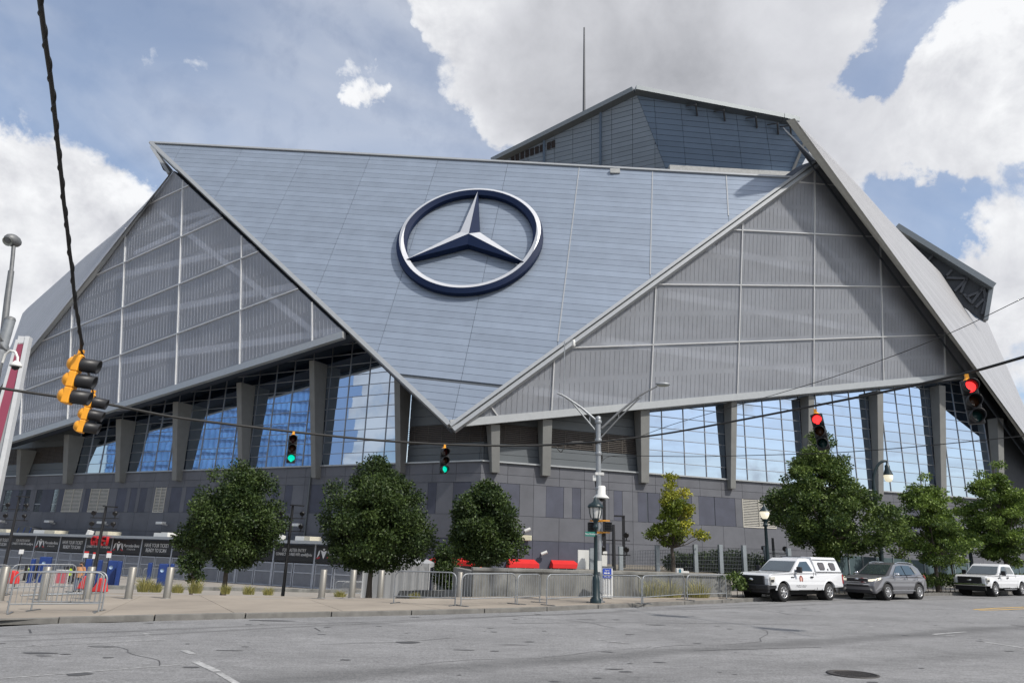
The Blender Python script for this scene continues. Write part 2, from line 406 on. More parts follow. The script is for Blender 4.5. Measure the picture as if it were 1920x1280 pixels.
# edge trims
T1p, Bp, T2p = WG.xyz(wpoly[0]), WG.xyz(wpoly[1]), WG.xyz(wpoly[2])
mb = MB(); mb.bar(T1p+nW*.05, Bp+nW*.05, .38, .45, nW); part(mb, 'edge_trim', m_trim)
mb = MB(); mb.bar(WG.xyz(WG.px(281, 268)), WG.xyz(WG.px(1484, 334)), .25, .35, nW); part(mb, 'edge_trim', m_trim)
ax = nrm(E_-B); sd = nrm(np.cross(ax, nW)); sd = sd if sd[0] > 0 else -sd
mb = MB(); mb.bar(Bp+sd*.15, E_+sd*.15, .30, .5, nW); part(mb, 'edge_trim', m_trim)
mb = MB(); mb.bar(Bp+sd*.55-nW*.1, E_+sd*.55-nW*.1, .36, .4, nW); part(mb, 'edge_trim', m_trim)
# dark return of the wing behind its upper left tip
ub = Plane(WG.P-nW*2.2, nW, [1, 0, 0])
part(put(ub, px2(ub, [(287, 276), (306, 319), (316, 326), (326, 322)]), 0, .1, True), 'tip_soffit', m_soff)
mb = MB(); mb.bar(ub.xyz(ub.px(284, 275)), ub.xyz(ub.px(317, 326)), .35, .3, nW); part(mb, 'edge_trim', m_trim)
mb = MB(); lp = WG.xyz(WG.px(1153, 323)); mb.box(lp+nW*.12, 1.0, .3, .5); part(mb, 'access_hatch', m_grav)

# ---- star emblem on the wing
ec = WG.px(881.5, 453.5); ER_ = 7.55*.945; rot0 = R_(-4.5)
def epol(r, ang): return ec+r*A([math.sin(ang), math.cos(ang)])
def emb(r, ang, off): return WG.xyz(epol(r, ang+rot0*-1*0), off)
NS = 72
emblem_h0, emblem_h1 = .15, .68
base_rot = R_(4.4)
def ring(mb, prof, a0=0., a1=2*math.pi, n=NS):
    V = []; k = len(prof); F = []
    for i in range(n+1):
        t = a0+(a1-a0)*i/n
        for r, o in prof: V.append(emb(r, t, o))
    for i in range(n):
        for j in range(k-1): F.append([i*k+j, i*k+j+1, (i+1)*k+j+1, (i+1)*k+j])
    mb.mesh(V, F, False)
R1, R2 = ER_, ER_*.862; RM = (R1+R2)/2
mb = MB(); ring(mb, [(R2, emblem_h1-.1), (R2, emblem_h0), (R1, emblem_h0), (R1, emblem_h1-.1)])
body = part(mb, 'emblem_ring', m_navy)
# front of the ring: a raised band; its silver stripe runs along the outer rim above and the inner rim below, navy beside it
hi = emblem_h1+.12; lo = emblem_h1-.1; wr = R1-R2
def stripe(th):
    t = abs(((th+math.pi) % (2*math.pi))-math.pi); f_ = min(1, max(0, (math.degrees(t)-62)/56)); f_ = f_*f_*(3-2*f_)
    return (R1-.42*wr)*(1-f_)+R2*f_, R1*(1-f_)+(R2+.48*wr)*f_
def roff(r): return lo+(hi-lo)*(1-abs(r-RM)/(wr/2))
def band_face(fn, m, name, lift=0.):
    mb = MB(); V = []; n = 120; F = []
    for i in range(n+1):
        th = 2*math.pi*i/n; a, b = fn(th); m_ = min(max(RM, a), b)
        V += [emb(r, th, roff(r)+lift) for r in (b, m_, a)]
    for i in range(n):
        for j in range(2): F.append([i*3+j, i*3+j+1, (i+1)*3+j+1, (i+1)*3+j])
    mb.mesh(V, F); part(mb, name, m, body)
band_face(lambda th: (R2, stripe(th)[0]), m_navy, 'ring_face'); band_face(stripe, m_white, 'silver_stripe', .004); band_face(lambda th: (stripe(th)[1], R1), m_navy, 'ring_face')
RS = ER_*.905; RI = ER_*.155
sb = MB(); st_h = 1.12
cen = WG.xyz(ec, st_h); outl = []
for i in range(3):
    t = base_rot+i*2*math.pi/3
    outl.append((RS, t, emblem_h1+.10)); outl.append((RI, t+math.pi/3, .78))
for i in range(6):
    r, t, o = outl[i]; r2, t2, o2 = outl[(i+1) % 6]
    sb.poly([emb(r, t, emblem_h0), emb(r2, t2, emblem_h0), emb(r2, t2, o2), emb(r, t, o)])
star = part(sb, 'emblem_star', m_navy)
for i in range(6):
    r, t, o = outl[i]; r2, t2, o2 = outl[(i+1) % 6]
    silver = i in (5, 2, 4) if False else None
    tip_first = (i % 2 == 0)
    ray_i = i//2 if tip_first else ((i+1)//2) % 3
    right_side = tip_first                                   # facet clockwise of its ray
    # silver facets: left facet of the top ray, upper facets of the two lower rays
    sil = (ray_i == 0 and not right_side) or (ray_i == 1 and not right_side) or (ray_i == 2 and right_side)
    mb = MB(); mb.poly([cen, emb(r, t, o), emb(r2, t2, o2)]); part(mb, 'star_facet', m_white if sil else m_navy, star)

# ---- film facades
def film(pl, poly_px, mull, rowl, seam_step, m_cell, m_s, bottom, gapname='facade'):
    poly = ccw(px2(pl, poly_px))
    ml = [(pl.px(*a), pl.px(*b)) for a, b in mull]; rw = [(pl.px(*a), pl.px(*b)) for a, b in rowl]
    cells = []
    for col in slices(poly, ml, '-'):
        if col: cells += [c for c in slices(col, rw, '+') if c]
    pieces(cells, pl, 'film_cushion', m_cell, -.15, .15, .04)
    # frames between the cushions
    def clipseg(a, b):
        a = np.asarray(a); b = np.asarray(b); d = b-a; t0, t1 = -5., 6.
        for i in range(len(poly)):
            p = np.asarray(poly[i]); q = np.asarray(poly[(i+1) % len(poly)]); e = q-p; n = A([-e[1], e[0]])
            den = d@n; num = (p-a)@n
            if abs(den) < 1e-9: continue
            t = num/den
            if den > 0: t0 = max(t0, t)
            else: t1 = min(t1, t)
        return (a+d*t0, a+d*t1) if t1 > t0 else None
    for a, b in ml+rw:
        s = clipseg(a, b)
        if s is None: continue
        part(MB().bar(pl.xyz(s[0], .06), pl.xyz(s[1], .06), .10, .14, pl.n), 'facade_mullion', m_frame)
    # vertical welds of the film: short raised lines in two bands per cushion
    mb = MB(); d_m = nrm(ml[len(ml)//2][0]-ml[len(ml)//2][1]); d_r = nrm(rw[-1][1]-rw[-1][0])
    for c in cells:
        cc = ccw(c); nrm_ = A([-d_r[1], d_r[0]])
        v = [p@nrm_ for p in cc]; v0, v1 = min(v), max(v); hgt = v1-v0
        if hgt < 1.2: continue
        perp = A([d_m[1], -d_m[0]]); us = [p@perp for p in cc]; k0 = math.ceil(min(us)/seam_step); k1 = math.floor(max(us)/seam_step)
        for k in range(k0, k1+1):
            for f0, f1 in ((.07, .47), (.55, .93)):
                w0, w1 = v0+hgt*f0, v0+hgt*f1
                # end points of the weld on that vertical, clipped to the cushion
                base = perp*(k*seam_step+.0)
                den = d_m@nrm_; p0 = base+d_m*((w0-base@nrm_)/den); p1 = base+d_m*((w1-base@nrm_)/den)
                t0, t1 = 0., 1.; dd = p1-p0; ok = True
                for i in range(len(cc)):
                    p = np.asarray(cc[i]); q = np.asarray(cc[(i+1) % len(cc)]); e = q-p; l_ = np.linalg.norm(e)
                    if l_ < 1e-6: continue
                    n = A([-e[1], e[0]])/l_; den2 = dd@n; num = (p-p0)@n+.22
                    if abs(den2) < 1e-9:
                        if num > 0: ok = False
                        continue
                    t = num/den2
                    if den2 > 0: t0 = max(t0, t)
                    else: t1 = min(t1, t)
                if not ok or t1-t0 < .08: continue
                mb.bar(pl.xyz(p0+dd*t0, .02), pl.xyz(p0+dd*t1, .02), .014, .012, pl.n)
    part(mb, 'film_welds', m_s, kind='stuff')
    # inner skin with faint beams behind the film
    return poly
polyR = film(ER, [(843, 797), (1846, 698), (1536, 298), (1527, 303)],
     [((915, 755), (935, 782)), ((1039, 665), (1033, 776)), ((1229, 530), (1218, 765)), ((1392, 400), (1381, 755)), ((1527, 303), (1524, 745)), ((1650, 470), (1656, 735)), ((1770, 610), (1772, 720))],
     [((1481, 340.6), (1560, 347)), ((1357, 430), (1620, 443)), ((1232, 533), (1690, 537.5)), ((1083, 651), (1743, 628))], .48, m_film, m_seam, None)
polyL = film(EL, [(323, 319), (-20, 750), (-20, 836), (645, 623)],
     [((44, 706), (38, 815)), ((136.5, 567), (127, 792)), ((236, 441), (222, 762)), ((343.9, 335), (329, 735)), ((453.8, 441), (449.5, 690)), ((585.7, 565), (585.7, 640))],
     [((282, 382), (355.7, 347.8)), ((176, 518.5), (418.6, 408.9)), ((81, 639), (485, 471.8)), ((0, 749.4), (558.7, 541.8))], .46, m_filmL, m_seamL, None)
for pl, poly, tagname in ((ER, polyR, 'R'), (EL, polyL, 'L')):
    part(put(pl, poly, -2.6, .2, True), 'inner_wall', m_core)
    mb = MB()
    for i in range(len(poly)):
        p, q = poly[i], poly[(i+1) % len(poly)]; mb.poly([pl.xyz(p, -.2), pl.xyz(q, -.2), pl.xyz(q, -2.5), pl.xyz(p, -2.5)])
    part(mb, 'leak_strip', m_core)  # added dark strips, block sky light leaking in behind the film
    mb = MB(); c0 = np.mean(poly, axis=0)
    xs = [p[0] for p in poly]; ys = [p[1] for p in poly]
    # floor edges and one long brace seen dimly through the film
    for k in range(5):
        v = min(ys)+3.5+k*5.2
        seg = []
        for i in range(len(poly)):
            p, q = np.asarray(poly[i]), np.asarray(poly[(i+1) % len(poly)])
            if (p[1]-v)*(q[1]-v) < 0: seg.append(p+(q-p)*((v-p[1])/(q[1]-p[1])))
        if len(seg) == 2: mb.bar(pl.xyz(seg[0], -1.4), pl.xyz(seg[1], -1.4), .7, .35, pl.n)
    if tagname == 'L': mb.bar(pl.xyz(pl.px(285, 390), -1.0), pl.xyz(pl.px(585, 625), -1.0), .55, .4, pl.n); mb.bar(pl.xyz(pl.px(240, 470), -1.0), pl.xyz(pl.px(420, 385), -1.0), .5, .4, pl.n)
    else: mb.bar(pl.xyz(pl.px(1540, 440), -1.0), pl.xyz(pl.px(1700, 600), -1.0), .5, .4, pl.n)
    part(mb, 'inner_beam', m_beam if tagname == 'R' else mat('inner_beam_pale', (.30, .32, .37), .6, var=.1))
# bottom edge beams of the film facades
def edge3(pl, a, b): return pl.xyz(pl.px(*a)), pl.xyz(pl.px(*b))
LB0, LB1 = edge3(EL, (-20, 840), (645, 630)); RB0, RB1 = edge3(ER, (843, 797), (1836, 703.4))
part(MB().bar(LB0+Z*.1, LB1+Z*.1, .5, .62, Z), 'edge_beam', m_trim); part(MB().bar(RB0+Z*.1, RB1+Z*.1, .5, .62, Z), 'edge_beam', m_trim)
def lowL(u):   # height of the film facade's lower edge above a place on the left wall
    a, b = PLW.uv(LB0), PLW.uv(LB1); return a[1]+(b[1]-a[1])*(u-a[0])/(b[0]-a[0])
def lowR(u):
    a, b = PRW.uv(RB0), PRW.uv(RB1); return a[1]+(b[1]-a[1])*(u-a[0])/(b[0]-a[0])
offL = PLW.n@(LB1-K); offR = PRW.n@(RB0-K)

# ---- precast base wall
zr = lambda y: PRW.px(975, y)[1]
zj = [zr(1012), zr(966.7), zr(907.3), zr(891.5)]
bandL = [('glass', 6, 18), ('dark', 12, 32), ('glass', 27, 39), ('dark', 33, 45), ('glass', 42, 54), ('glass', 65, 76), ('dark', 72, 97), ('glass', 95, 106), ('dark', 108, 118), ('louvre', 118, 151),
         ('dark', 157, 166), ('louvre', 167, 201), ('dark', 217, 235), ('dark', 242, 254), ('dark', 260, 273), ('louvre', 289, 309), ('dark', 318, 338), ('dark', 346, 372), ('dark', 400, 418), ('dark', 440, 462),
         ('dark', 508, 521), ('dark', 532, 546), ('dark', 581, 609), ('dark', 622, 640), ('dark', 668, 684), ('dark', 730, 760), ('dark', 801, 817), ('dark', 848, 882), ('dark', 911, 931)]
bandR = [('dark', 937, 974), ('dark', 1024, 1057), ('dark', 1073, 1089), ('dark', 1151, 1167), ('dark', 1196, 1213), ('dark', 1215, 1237), ('dark', 1282, 1297), ('dark', 1310, 1339), ('dark', 1340, 1378), ('louvre', 1391, 1452),
         ('dark', 1470, 1500), ('dark', 1560, 1590), ('dark', 1640, 1670), ('dark', 1700, 1730)]
MODULE = 2.36
def base_wall(pl, u0, u1, zb, band, sign):
    part(put(pl, [(u0, zb), (u1, zb), (u1, ZT-.03), (u0, ZT-.03)], -.6, .54), 'wall_core', m_gap)
    lightp, darkp = [], []
    us = [u0]+[k*MODULE for k in range(math.ceil(u0/MODULE+.05), math.floor(u1/MODULE-.05)+1)]+[u1]
    zs = [zb]+zj+[ZT]
    for r in range(5):
        if r == 2: continue
        for a, b in zip(us[:-1], us[1:]):
            p = [(a, zs[r]), (b, zs[r]), (b, zs[r+1]), (a, zs[r+1])]
            mid = (a+b)/2
            if r == 0 and (sign > 0 and mid < 12.5 or sign < 0 and (-12 < mid or -36 < mid < -24)): darkp.append(p)
            else: lightp.append(p)
    # window band: dark, glazed and louvred strips with pale concrete between
    it = []
    for kd, a, b in band:
        ua, ub_ = pl.px(a, 940)[0], pl.px(b, 940)[0]; it.append((max(u0, ua), min(u1, ub_), kd))
    it.sort(); cur = u0; strips = []
    for a, b, kd in it:
        a = max(a, cur)
        if b-a < .12: continue
        if a-cur > .12: strips.append((cur, a, 'light'))
        strips.append((a, b, kd)); cur = b
    if u1-cur > .1: strips.append((cur, u1, 'light'))
    for a, b, kd in strips:
        if kd == 'light':
            cuts = [a]+[k*MODULE for k in range(math.ceil(a/MODULE+.12), math.floor(b/MODULE-.12)+1)]+[b]
            for c, d in zip(cuts[:-1], cuts[1:]): lightp.append([(c, zs[2]), (d, zs[2]), (d, zs[3]), (c, zs[3])])
        elif kd == 'dark': darkp.append([(a, zs[2]), (b, zs[2]), (b, zs[3]), (a, zs[3])])
        elif kd == 'glass':
            f = part(put(pl, [(a, zs[2]), (b, zs[2]), (b, zs[3]), (a, zs[3])], -.12, .06), 'strip_window', m_glass)
            part(put(pl, [(a, zs[2]+.85), (b, zs[2]+.85), (b, zs[2]+.93), (a, zs[2]+.93)], -.06, .03), 'transom', m_mull, f)
        else:
            f = part(put(pl, [(a, zs[2]), (b, zs[2]), (b, zs[3]), (a, zs[3])], -.30, .05), 'wall_louvre', m_vent)
            mb = MB(); n_ = 17
            for k in range(n_):
                z = zs[2]+(k+.5)*(zs[3]-zs[2])/n_; mb.bar(pl.xyz((a, z), -.08), pl.xyz((b, z), -.08), .12, .075, Z)
            part(mb, 'slats', m_slatL, f)
            mb = MB()
            for u in ([a+.04, b-.04]+([(a+b)/2] if b-a > 1.2 else [])): mb.bar(pl.xyz((u, zs[2]), .01), pl.xyz((u, zs[3]), .01), .06, .06, pl.n)
            mb.bar(pl.xyz((a, zs[2]+.05), .02), pl.xyz((b, zs[2]+.05), .02), .06, .12, Z)
            part(mb, 'louvre_frame', m_slatL, f)
    return lightp, darkp
uL0 = PLW.px(-25, 940)[0]; uR1 = PRW.px(1990, 960)[0]
lL, dL = base_wall(PLW, uL0, 0., -2.4, bandL, -1); lR, dR = base_wall(PRW, 0., uR1, -.5, bandR, 1)
pieces(lL, PLW, 'concrete_panel', m_conc, -.06, .06, .014); pieces(lR, PRW, 'concrete_panel', m_conc, -.06, .06, .014, 130, 'far_concrete_panels')
pieces(dL, PLW, 'dark_panel', m_concd, -.06, .045, .014); pieces(dR, PRW, 'dark_panel', m_concd, -.06, .045, .014)
part(put(PLW, [(uL0, ZT), (.2, ZT), (.2, ZT+.12), (uL0, ZT+.12)], -.6, .78, True), 'wall_coping', m_trim)
part(put(PRW, [(-.1, ZT), (uR1, ZT), (uR1, ZT+.12), (-.1, ZT+.12)], -.6, .78, True), 'wall_coping', m_trim)
# downpipe on the left wall
dp = PLW.px(580, 930)[0]; part(MB().tube([PLW.xyz((dp, 8.3), .12), PLW.xyz((dp, -2), .12)], .09, 6), 'downpipe', m_siding)

# ---- columns: front face (top left, top right, bottom left, bottom right x; top y, bottom y)
colsL = [(36, 43.5, 823, 30, 35, 908), (124, 133.5, 795, 117, 124, 906), (221.5, 231, 763, 216, 223, 903), (328, 337.5, 728, 323, 329.5, 900), (447, 456, 689, 446, 454, 889), (582.7, 592, 646, 582.7, 592, 895), (738, 749, 712, 741.5, 751, 885)]
colsR = [(920.7, 938, 793, 923, 936, 886), (1018, 1036, 787, 1018, 1031, 892), (1200, 1220, 773, 1205, 1215, 905), (1372, 1383, 761, 1370, 1380, 916), (1517, 1528, 749, 1515, 1526, 922), (1646, 1657, 739, 1648, 1657, 930), (1762, 1774, 729, 1766, 1775, 938), (1871, 1883, 790, 1875, 1885, 950)]
def columns(pl, cols, low, dT, dB, backoff):
    us = []
    for xa, xb, yt, xc, xd, yb in cols:
        ta, tb = pl.px(xa, yt, dT)[0], pl.px(xb, yt, dT)[0]; ba, bb = pl.px(xc, yb, dB)[0], pl.px(xd, yb, dB)
        zb_ = max(bb[1], 7.4); bb = bb[0]
        w = max(.55, min(.95, (tb-ta))); tm, bm = (ta+tb)/2, (ba+bb)/2
        zt = min(low(tm)-.25, pl.px((xa+xb)/2, yt, dT)[1]+.4)
        V = []
        for o_t, o_b in ((dT, dB), (backoff, -.02)):
            V += [pl.xyz((bm-w*.42, zb_), o_b), pl.xyz((bm+w*.42, zb_), o_b), pl.xyz((tm+w/2, zt), o_t), pl.xyz((tm-w/2, zt), o_t)]
        part(MB().mesh(V, [[0, 1, 2, 3], [5, 4, 7, 6], [4, 0, 3, 7], [1, 5, 6, 2], [3, 2, 6, 7], [4, 5, 1, 0]]), 'column', m_col, bevel=.03)
        us.append((bm, tm))
    return us
cuL = columns(PLW, colsL, lowL, 1.8, .7, -.1); cuR = columns(PRW, colsR, lowR, offR-.15, .5, -.1)

# ---- soffits under the film facades
def soffit(pl, E0, E1, rise):
    a, b = pl.uv(E0), pl.uv(E1)
    V = [E0, E1, pl.xyz((b[0], b[1]+rise), -.8), pl.xyz((a[0], a[1]+rise), -.8)]
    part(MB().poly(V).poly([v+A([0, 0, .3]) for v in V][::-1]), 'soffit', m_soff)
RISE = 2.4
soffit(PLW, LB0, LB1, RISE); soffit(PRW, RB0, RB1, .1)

# ---- bays between the columns
PANE_H = 1.05
allp = []
def glazed(pl, ua, ub_, low, off):
    zb_ = ZT+.12
    poly = [(ua, zb_), (ub_, zb_), (ub_, low(ub_)-.05), (ua, low(ua)-.05)]
    w = part(put(pl, poly, off-.12, .05), 'window', m_soff)
    nv = max(2, round((ub_-ua)/2.15)); du = (ub_-ua)/nv
    vl_ = [(A([ua+du*k, 100]), A([ua+du*k, -100])) for k in range(1, nv)]
    zt = max(low(ua), low(ub_)); zk = [zb_+PANE_H*k for k in range(1, 40) if zb_+PANE_H*k < zt]
    hl = [(A([-200, z]), A([200, z])) for z in zk[::-1]]
    for c in slices(poly, vl_, '-'):
        for q in slices(c, hl, '+') if c else []:
            if q and abs(area(q)) > .08: allp.append((abs(area(q)), q, pl, off, w))
    mb = MB()
    for k in range(0, nv+1):
        u = ua+du*k; t = low(u)-.05; mb.bar(pl.xyz((u, zb_), off), pl.xyz((u, t), off), .05, .12, pl.n)
    for z in zk:
        # clip the transom under the sloping head
        uu = [u for u in np.linspace(ua, ub_, 40) if low(u) > z+.06]
        if len(uu) > 1: mb.bar(pl.xyz((uu[0], z), off), pl.xyz((uu[-1], z), off), .10, .042, Z)
    mb.bar(pl.xyz((ua, low(ua)-.12), off+.05), pl.xyz((ub_, low(ub_)-.12), off+.05), .16, .16, Z)
    part(mb, 'mullions', m_mull, w)
def sided(pl, ua, ub_, low, off, zl0, zl1, t0=None, t1=None):
    zb_ = ZT+.12; t0 = t0 or low(ua); t1 = t1 or low(ub_)
    poly = [(ua, zb_), (ub_, zb_), (ub_, t1), (ua, t0)]
    w = part(put(pl, poly, off-.2, .06), 'recess_wall', m_gap)
    zk = [zb_+.62*k for k in range(1, 40) if zb_+.62*k < zl0-.2]+[zl0, zl1]; z = zl1+.8
    while z < max(t0, t1): zk.append(z); z += .8
    hl = [(A([-200, z]), A([200, z])) for z in zk[::-1]]
    for q in slices(poly, hl, '+'):
        if not q: continue
        m_ = np.mean([p[1] for p in q])
        if zl0 < m_ < zl1:
            lv = part(put(pl, inset(q, .02), off-.12, .03), 'louvre', m_vent, w)
            mb = MB(); us = [p[0] for p in q]; n_ = max(4, int((zl1-zl0)/.16))
            for k in range(n_):
                z = zl0+(k+.5)*(zl1-zl0)/n_
                if z < max(p[1] for p in q)-.05: mb.bar(pl.xyz((min(us), z), off-.02), pl.xyz((max(us), z), off-.02), .10, .055, Z)
            for u in np.arange(min(us)+.7, max(us), 1.4): mb.bar(pl.xyz((u, zl0), off+.02), pl.xyz((u, min(zl1, max(p[1] for p in q))), off+.02), .04, .04, pl.n)
            mb.build('louvre_slats', m_slat, w)
        else: part(put(pl, inset(q, .015), off-.14, .1), 'siding_panel', m_siding, w)
gl_L = lambda u: lowL(u)+2.3
tops = [t for b, t in cuL]; bots = [b for b, t in cuL]
zA0 = PLW.px(80, 868)[1]; zA1 = PLW.px(80, 838)[1]
sided(PLW, uL0, bots[0], gl_L, -.1, zA0, zA1); sided(PLW, bots[0], bots[1], gl_L, -.1, zA0, zA1)
for i in range(1, 6): glazed(PLW, bots[i]+.1, bots[i+1]+.1, gl_L, -.1)
zG0, zG1 = PLW.px(850, 829)[1], PLW.px(850, 793)[1]
sided(PLW, bots[6]+.1, .0, lowL, -.3, zG0, zG1, t0=17.5, t1=15.)
bR = [b for b, t in cuR]
sided(PRW, 0., bR[1], lowR, -.3, zG0, zG1); sided(PRW, bR[1], bR[2], lowR, -.3, zG0, zG1)
for i in range(2, 7): glazed(PRW, bR[i]-.1, bR[i+1]-.1, lowR, -.1)
allp.sort(key=lambda t: -t[0])
for a_r, q, pl, off, w in allp[:300]:
    q2 = inset(q, .03)
    if not q2: continue
    g1, g2 = random.gauss(0, .0035), random.gauss(0, .0035); m0 = np.mean(q2, axis=0)      # panes never lie perfectly in one plane
    part(MB().prism([pl.xyz(p, off-.045+(p[0]-m0[0])*g1+(p[1]-m0[1])*g2) for p in ccw(q2)], pl.n, .03), 'pane', m_glass, w)
mb = MB()
for a_r, q, pl, off, w in allp[300:]:
    q2 = inset(q, .03)
    if q2: put(pl, q2, off-.04, .03, mb=mb)
if mb.v: part(mb, 'small_panes', m_glass, kind='stuff')
# dark sheet put in for the shaded void past the last right column
uRe = PRW.px(1893, 800)[0]
part(put(PRW, [(bR[7], ZT+.1), (PRW.px(2010, 930)[0], ZT+.1), tuple(PRW.px(1985, 890)), tuple(PRW.px(1905, 800)), tuple(PRW.px(1860, 745)), (bR[7], lowR(bR[7]))], -1.0, .2), 'recess_wall', m_soff)

# ---- neighbouring wings seen edge-on
def rotz(v, a): c, s = math.cos(a), math.sin(a); return A([c*v[0]-s*v[1], s*v[0]+c*v[1], v[2]])
n2 = rotz(nW, R_(45)); n0 = rotz(nW, R_(-45))
def side_wing(base, off, inner, outer, third, name, faspx, fas_off, m_fas, nstrip=18):
    I = [onp(x, y, base.P+base.n*off, base.n) for x, y in inner]
    # plane through the inner edge, tipped back like the front wing
    d = nrm(I[-1]-I[0]); nn = nrm(np.cross(d, at(*third)-I[0])); nn = nn if nn@(I[0]-EYE) < 0 else -nn; pl = Plane(I[0], nn, d)
    O = [pl.xyz(pl.px(x, y)) for x, y in outer]
    Iu = [pl.uv(p) for p in I]; Ou = [pl.uv(p) for p in O]
    # ruled strips between inner and outer edge
    def along(pts, t):
        l = [0.]
        for a, b in zip(pts[:-1], pts[1:]): l.append(l[-1]+np.linalg.norm(np.asarray(b)-np.asarray(a)))
        s = t*l[-1]; i = max(0, min(len(pts)-2, int(np.searchsorted(l, s))-1)); f = (s-l[i])/max(1e-9, l[i+1]-l[i]); return np.asarray(pts[i])+(np.asarray(pts[i+1])-np.asarray(pts[i]))*f
    mb = MB(); M_ = 24; ts = np.linspace(0, 1, M_+1)
    for a, b in zip(ts[:-1], ts[1:]): mb.poly([pl.xyz(along(Iu, a), -.12), pl.xyz(along(Ou, a), -.12), pl.xyz(along(Ou, b), -.12), pl.xyz(along(Iu, b), -.12)])
    for a, b in zip(ts[:-1], ts[1:]): mb.poly([pl.xyz(along(Iu, b), -1.3), pl.xyz(along(Ou, b), -1.3), pl.xyz(along(Ou, a), -1.3), pl.xyz(along(Iu, a), -1.3)])
    part(mb, 'wing_backing', m_gap)
    for k in range(nstrip):
        f0, f1 = k/nstrip, (k+1)/nstrip
        mb = MB()
        for a, b in zip(ts[:-1], ts[1:]):
            q = []
            for t, f in ((a, f0), (a, f1), (b, f1), (b, f0)):
                i_, o_ = along(Iu, t), along(Ou, t); g = .05/max(.3, np.linalg.norm(o_-i_)); f = min(max(f, f0+g), f1-g) if np.linalg.norm(o_-i_) > .4 else f
                q.append(i_+(o_-i_)*f)
            P3 = [pl.xyz(p, 0.) for p in q]
            if np.dot(np.cross(P3[1]-P3[0], P3[3]-P3[0]), nn) < 0: P3 = P3[::-1]
            mb.poly(P3)
        part(mb, name, m_clad2)
    # thick edge
    mb = MB(); F3 = [onp(x, y, base.P+base.n*fas_off, base.n) for x, y in faspx]
    tt = np.linspace(0, 1, len(faspx)); 
    for i in range(len(faspx)-1):
        a, b = pl.xyz(along(Iu, tt[i]), 0), pl.xyz(along(Iu, tt[i+1]), 0)
        mb.poly([F3[i], F3[i+1], b, a])
    part(mb, 'wing_fascia', m_fas)
    return pl, I, O
plR, I2, O2 = side_wing(ER, 2.4, [(1490, 222), (1700, 510), (1920, 812), (2060, 1004)], [(1493, 224), (1603, 340), (1682, 429), (1848, 596), (1873, 653), (1894, 700), (1990, 920), (2080, 1010)], (1682, 429, 88.), 'wing_strip',
          [(1474, 226), (1528, 299), (1677, 496), (1826, 693), (1905, 803), (2040, 1000)], 1.7, m_trimd)
plL, I0, O0 = side_wing(EL, .35, [(322, 321), (176, 518), (52, 668), (-40, 775)], [(319, 324), (268, 393), (162, 479), (43, 585), (20, 650), (-40, 760)], (162, 479, 96.), 'wing_strip',
          [(324, 322), (178, 520), (54, 670), (-38, 777)], .1, m_trim)

# ---- raised roof drum behind the wing
P1, P2 = at(1190, 168, 84.), at(1252, 322, 90.)
nDL = nrm(np.cross(hL, P1-P2)); nDL = nDL if nDL[1] < 0 else -nDL
h2 = nrm(A([.995, .10, 0])); nDR = nrm(np.cross(h2, P1-P2)); nDR = nDR if nDR[1] < 0 else -nDR
DL, DR = Plane(P1, nDL, -hL), Plane(P1, nDR, h2)
pDL = ccw(px2(DL, [(1190, 168), (1256, 336), (930, 336), (926, 300)])); pDR = ccw(px2(DR, [(1190, 168), (1492, 224), (1520, 280), (1485, 345), (1256, 336)]))
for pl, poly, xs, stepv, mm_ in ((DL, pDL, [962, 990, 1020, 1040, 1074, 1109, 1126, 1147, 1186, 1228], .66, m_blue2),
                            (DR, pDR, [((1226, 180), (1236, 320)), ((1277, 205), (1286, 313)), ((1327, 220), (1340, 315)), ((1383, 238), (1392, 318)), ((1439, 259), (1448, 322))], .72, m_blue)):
    part(put(pl, poly, -1.5, 1.42), 'drum_backing', m_gap)
    vls = [(pl.px(*((x, 150) if np.isscalar(x) else x[0])), pl.px(*((x, 350) if np.isscalar(x) else x[1]))) for x in xs]
    ys = [p[1] for p in poly]; hs = [(A([-200, v]), A([200, v])) for v in np.arange(max(ys)-.5, min(ys), -stepv)]
    cs = []
    for c in slices(poly, vls, '-'):
        if c: cs += [q for q in slices(c, hs, '+') if q]
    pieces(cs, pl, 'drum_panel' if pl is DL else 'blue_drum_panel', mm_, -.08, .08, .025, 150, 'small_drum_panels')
for x, y0 in ((1020.5, 256), (1126.5, 203)):
    part(MB().bar(DL.xyz(DL.px(x, y0), .12), DL.xyz(DL.px(x, 340), .12), .28, .25, nDL), 'downpipe', m_blue)
for k in range(9):                                         # brown vents along the sloping eave
    x = 958+k*9.1 if k < 7 else 1026+(k-7)*8.2; yt = 277-(x-981)*.36+4; 
    x0, x1 = x, x+6.6
    part(put(DL, px2(DL, [(x0, yt+3), (x1, yt+.5), (x1, yt+14), (x0, yt+16)]), 0, .12), 'eave_vent', m_vent)
# roof edge
e = [DL.xyz(DL.px(926, 302), .3), DL.xyz(DL.px(1190, 170), .3)]
part(MB().bar(e[0], e[1], 1.2, .7, np.cross(e[1]-e[0], nDL)*-1 if False else Z), 'roof_edge', m_roof)
r0, r1, r2 = DR.xyz(DR.px(1189, 170), .3), DR.xyz(DR.px(1464, 222.5), .3), DR.xyz(DR.px(1492, 229.5), .3)
part(MB().bar(r0, r1, 1.5, .62, Z), 'roof_edge', m_roof); part(MB().bar(r1, r2, 1.6, .72, Z), 'roof_edge', m_roof)
for x, y in ((1300, 201), (1352, 211), (1412, 224), (1452, 236), (1476, 240)):
    part(MB().bar(DR.xyz(DR.px(x, y-6), .9), DR.xyz(DR.px(x+7, y+16), .05), .18, .18, nDR).bar(DR.xyz(DR.px(x, y-4), 1.2), DR.xyz(DR.px(x-14, y-2), .1), .16, .16, nDR), 'eave_bracket', m_truss)
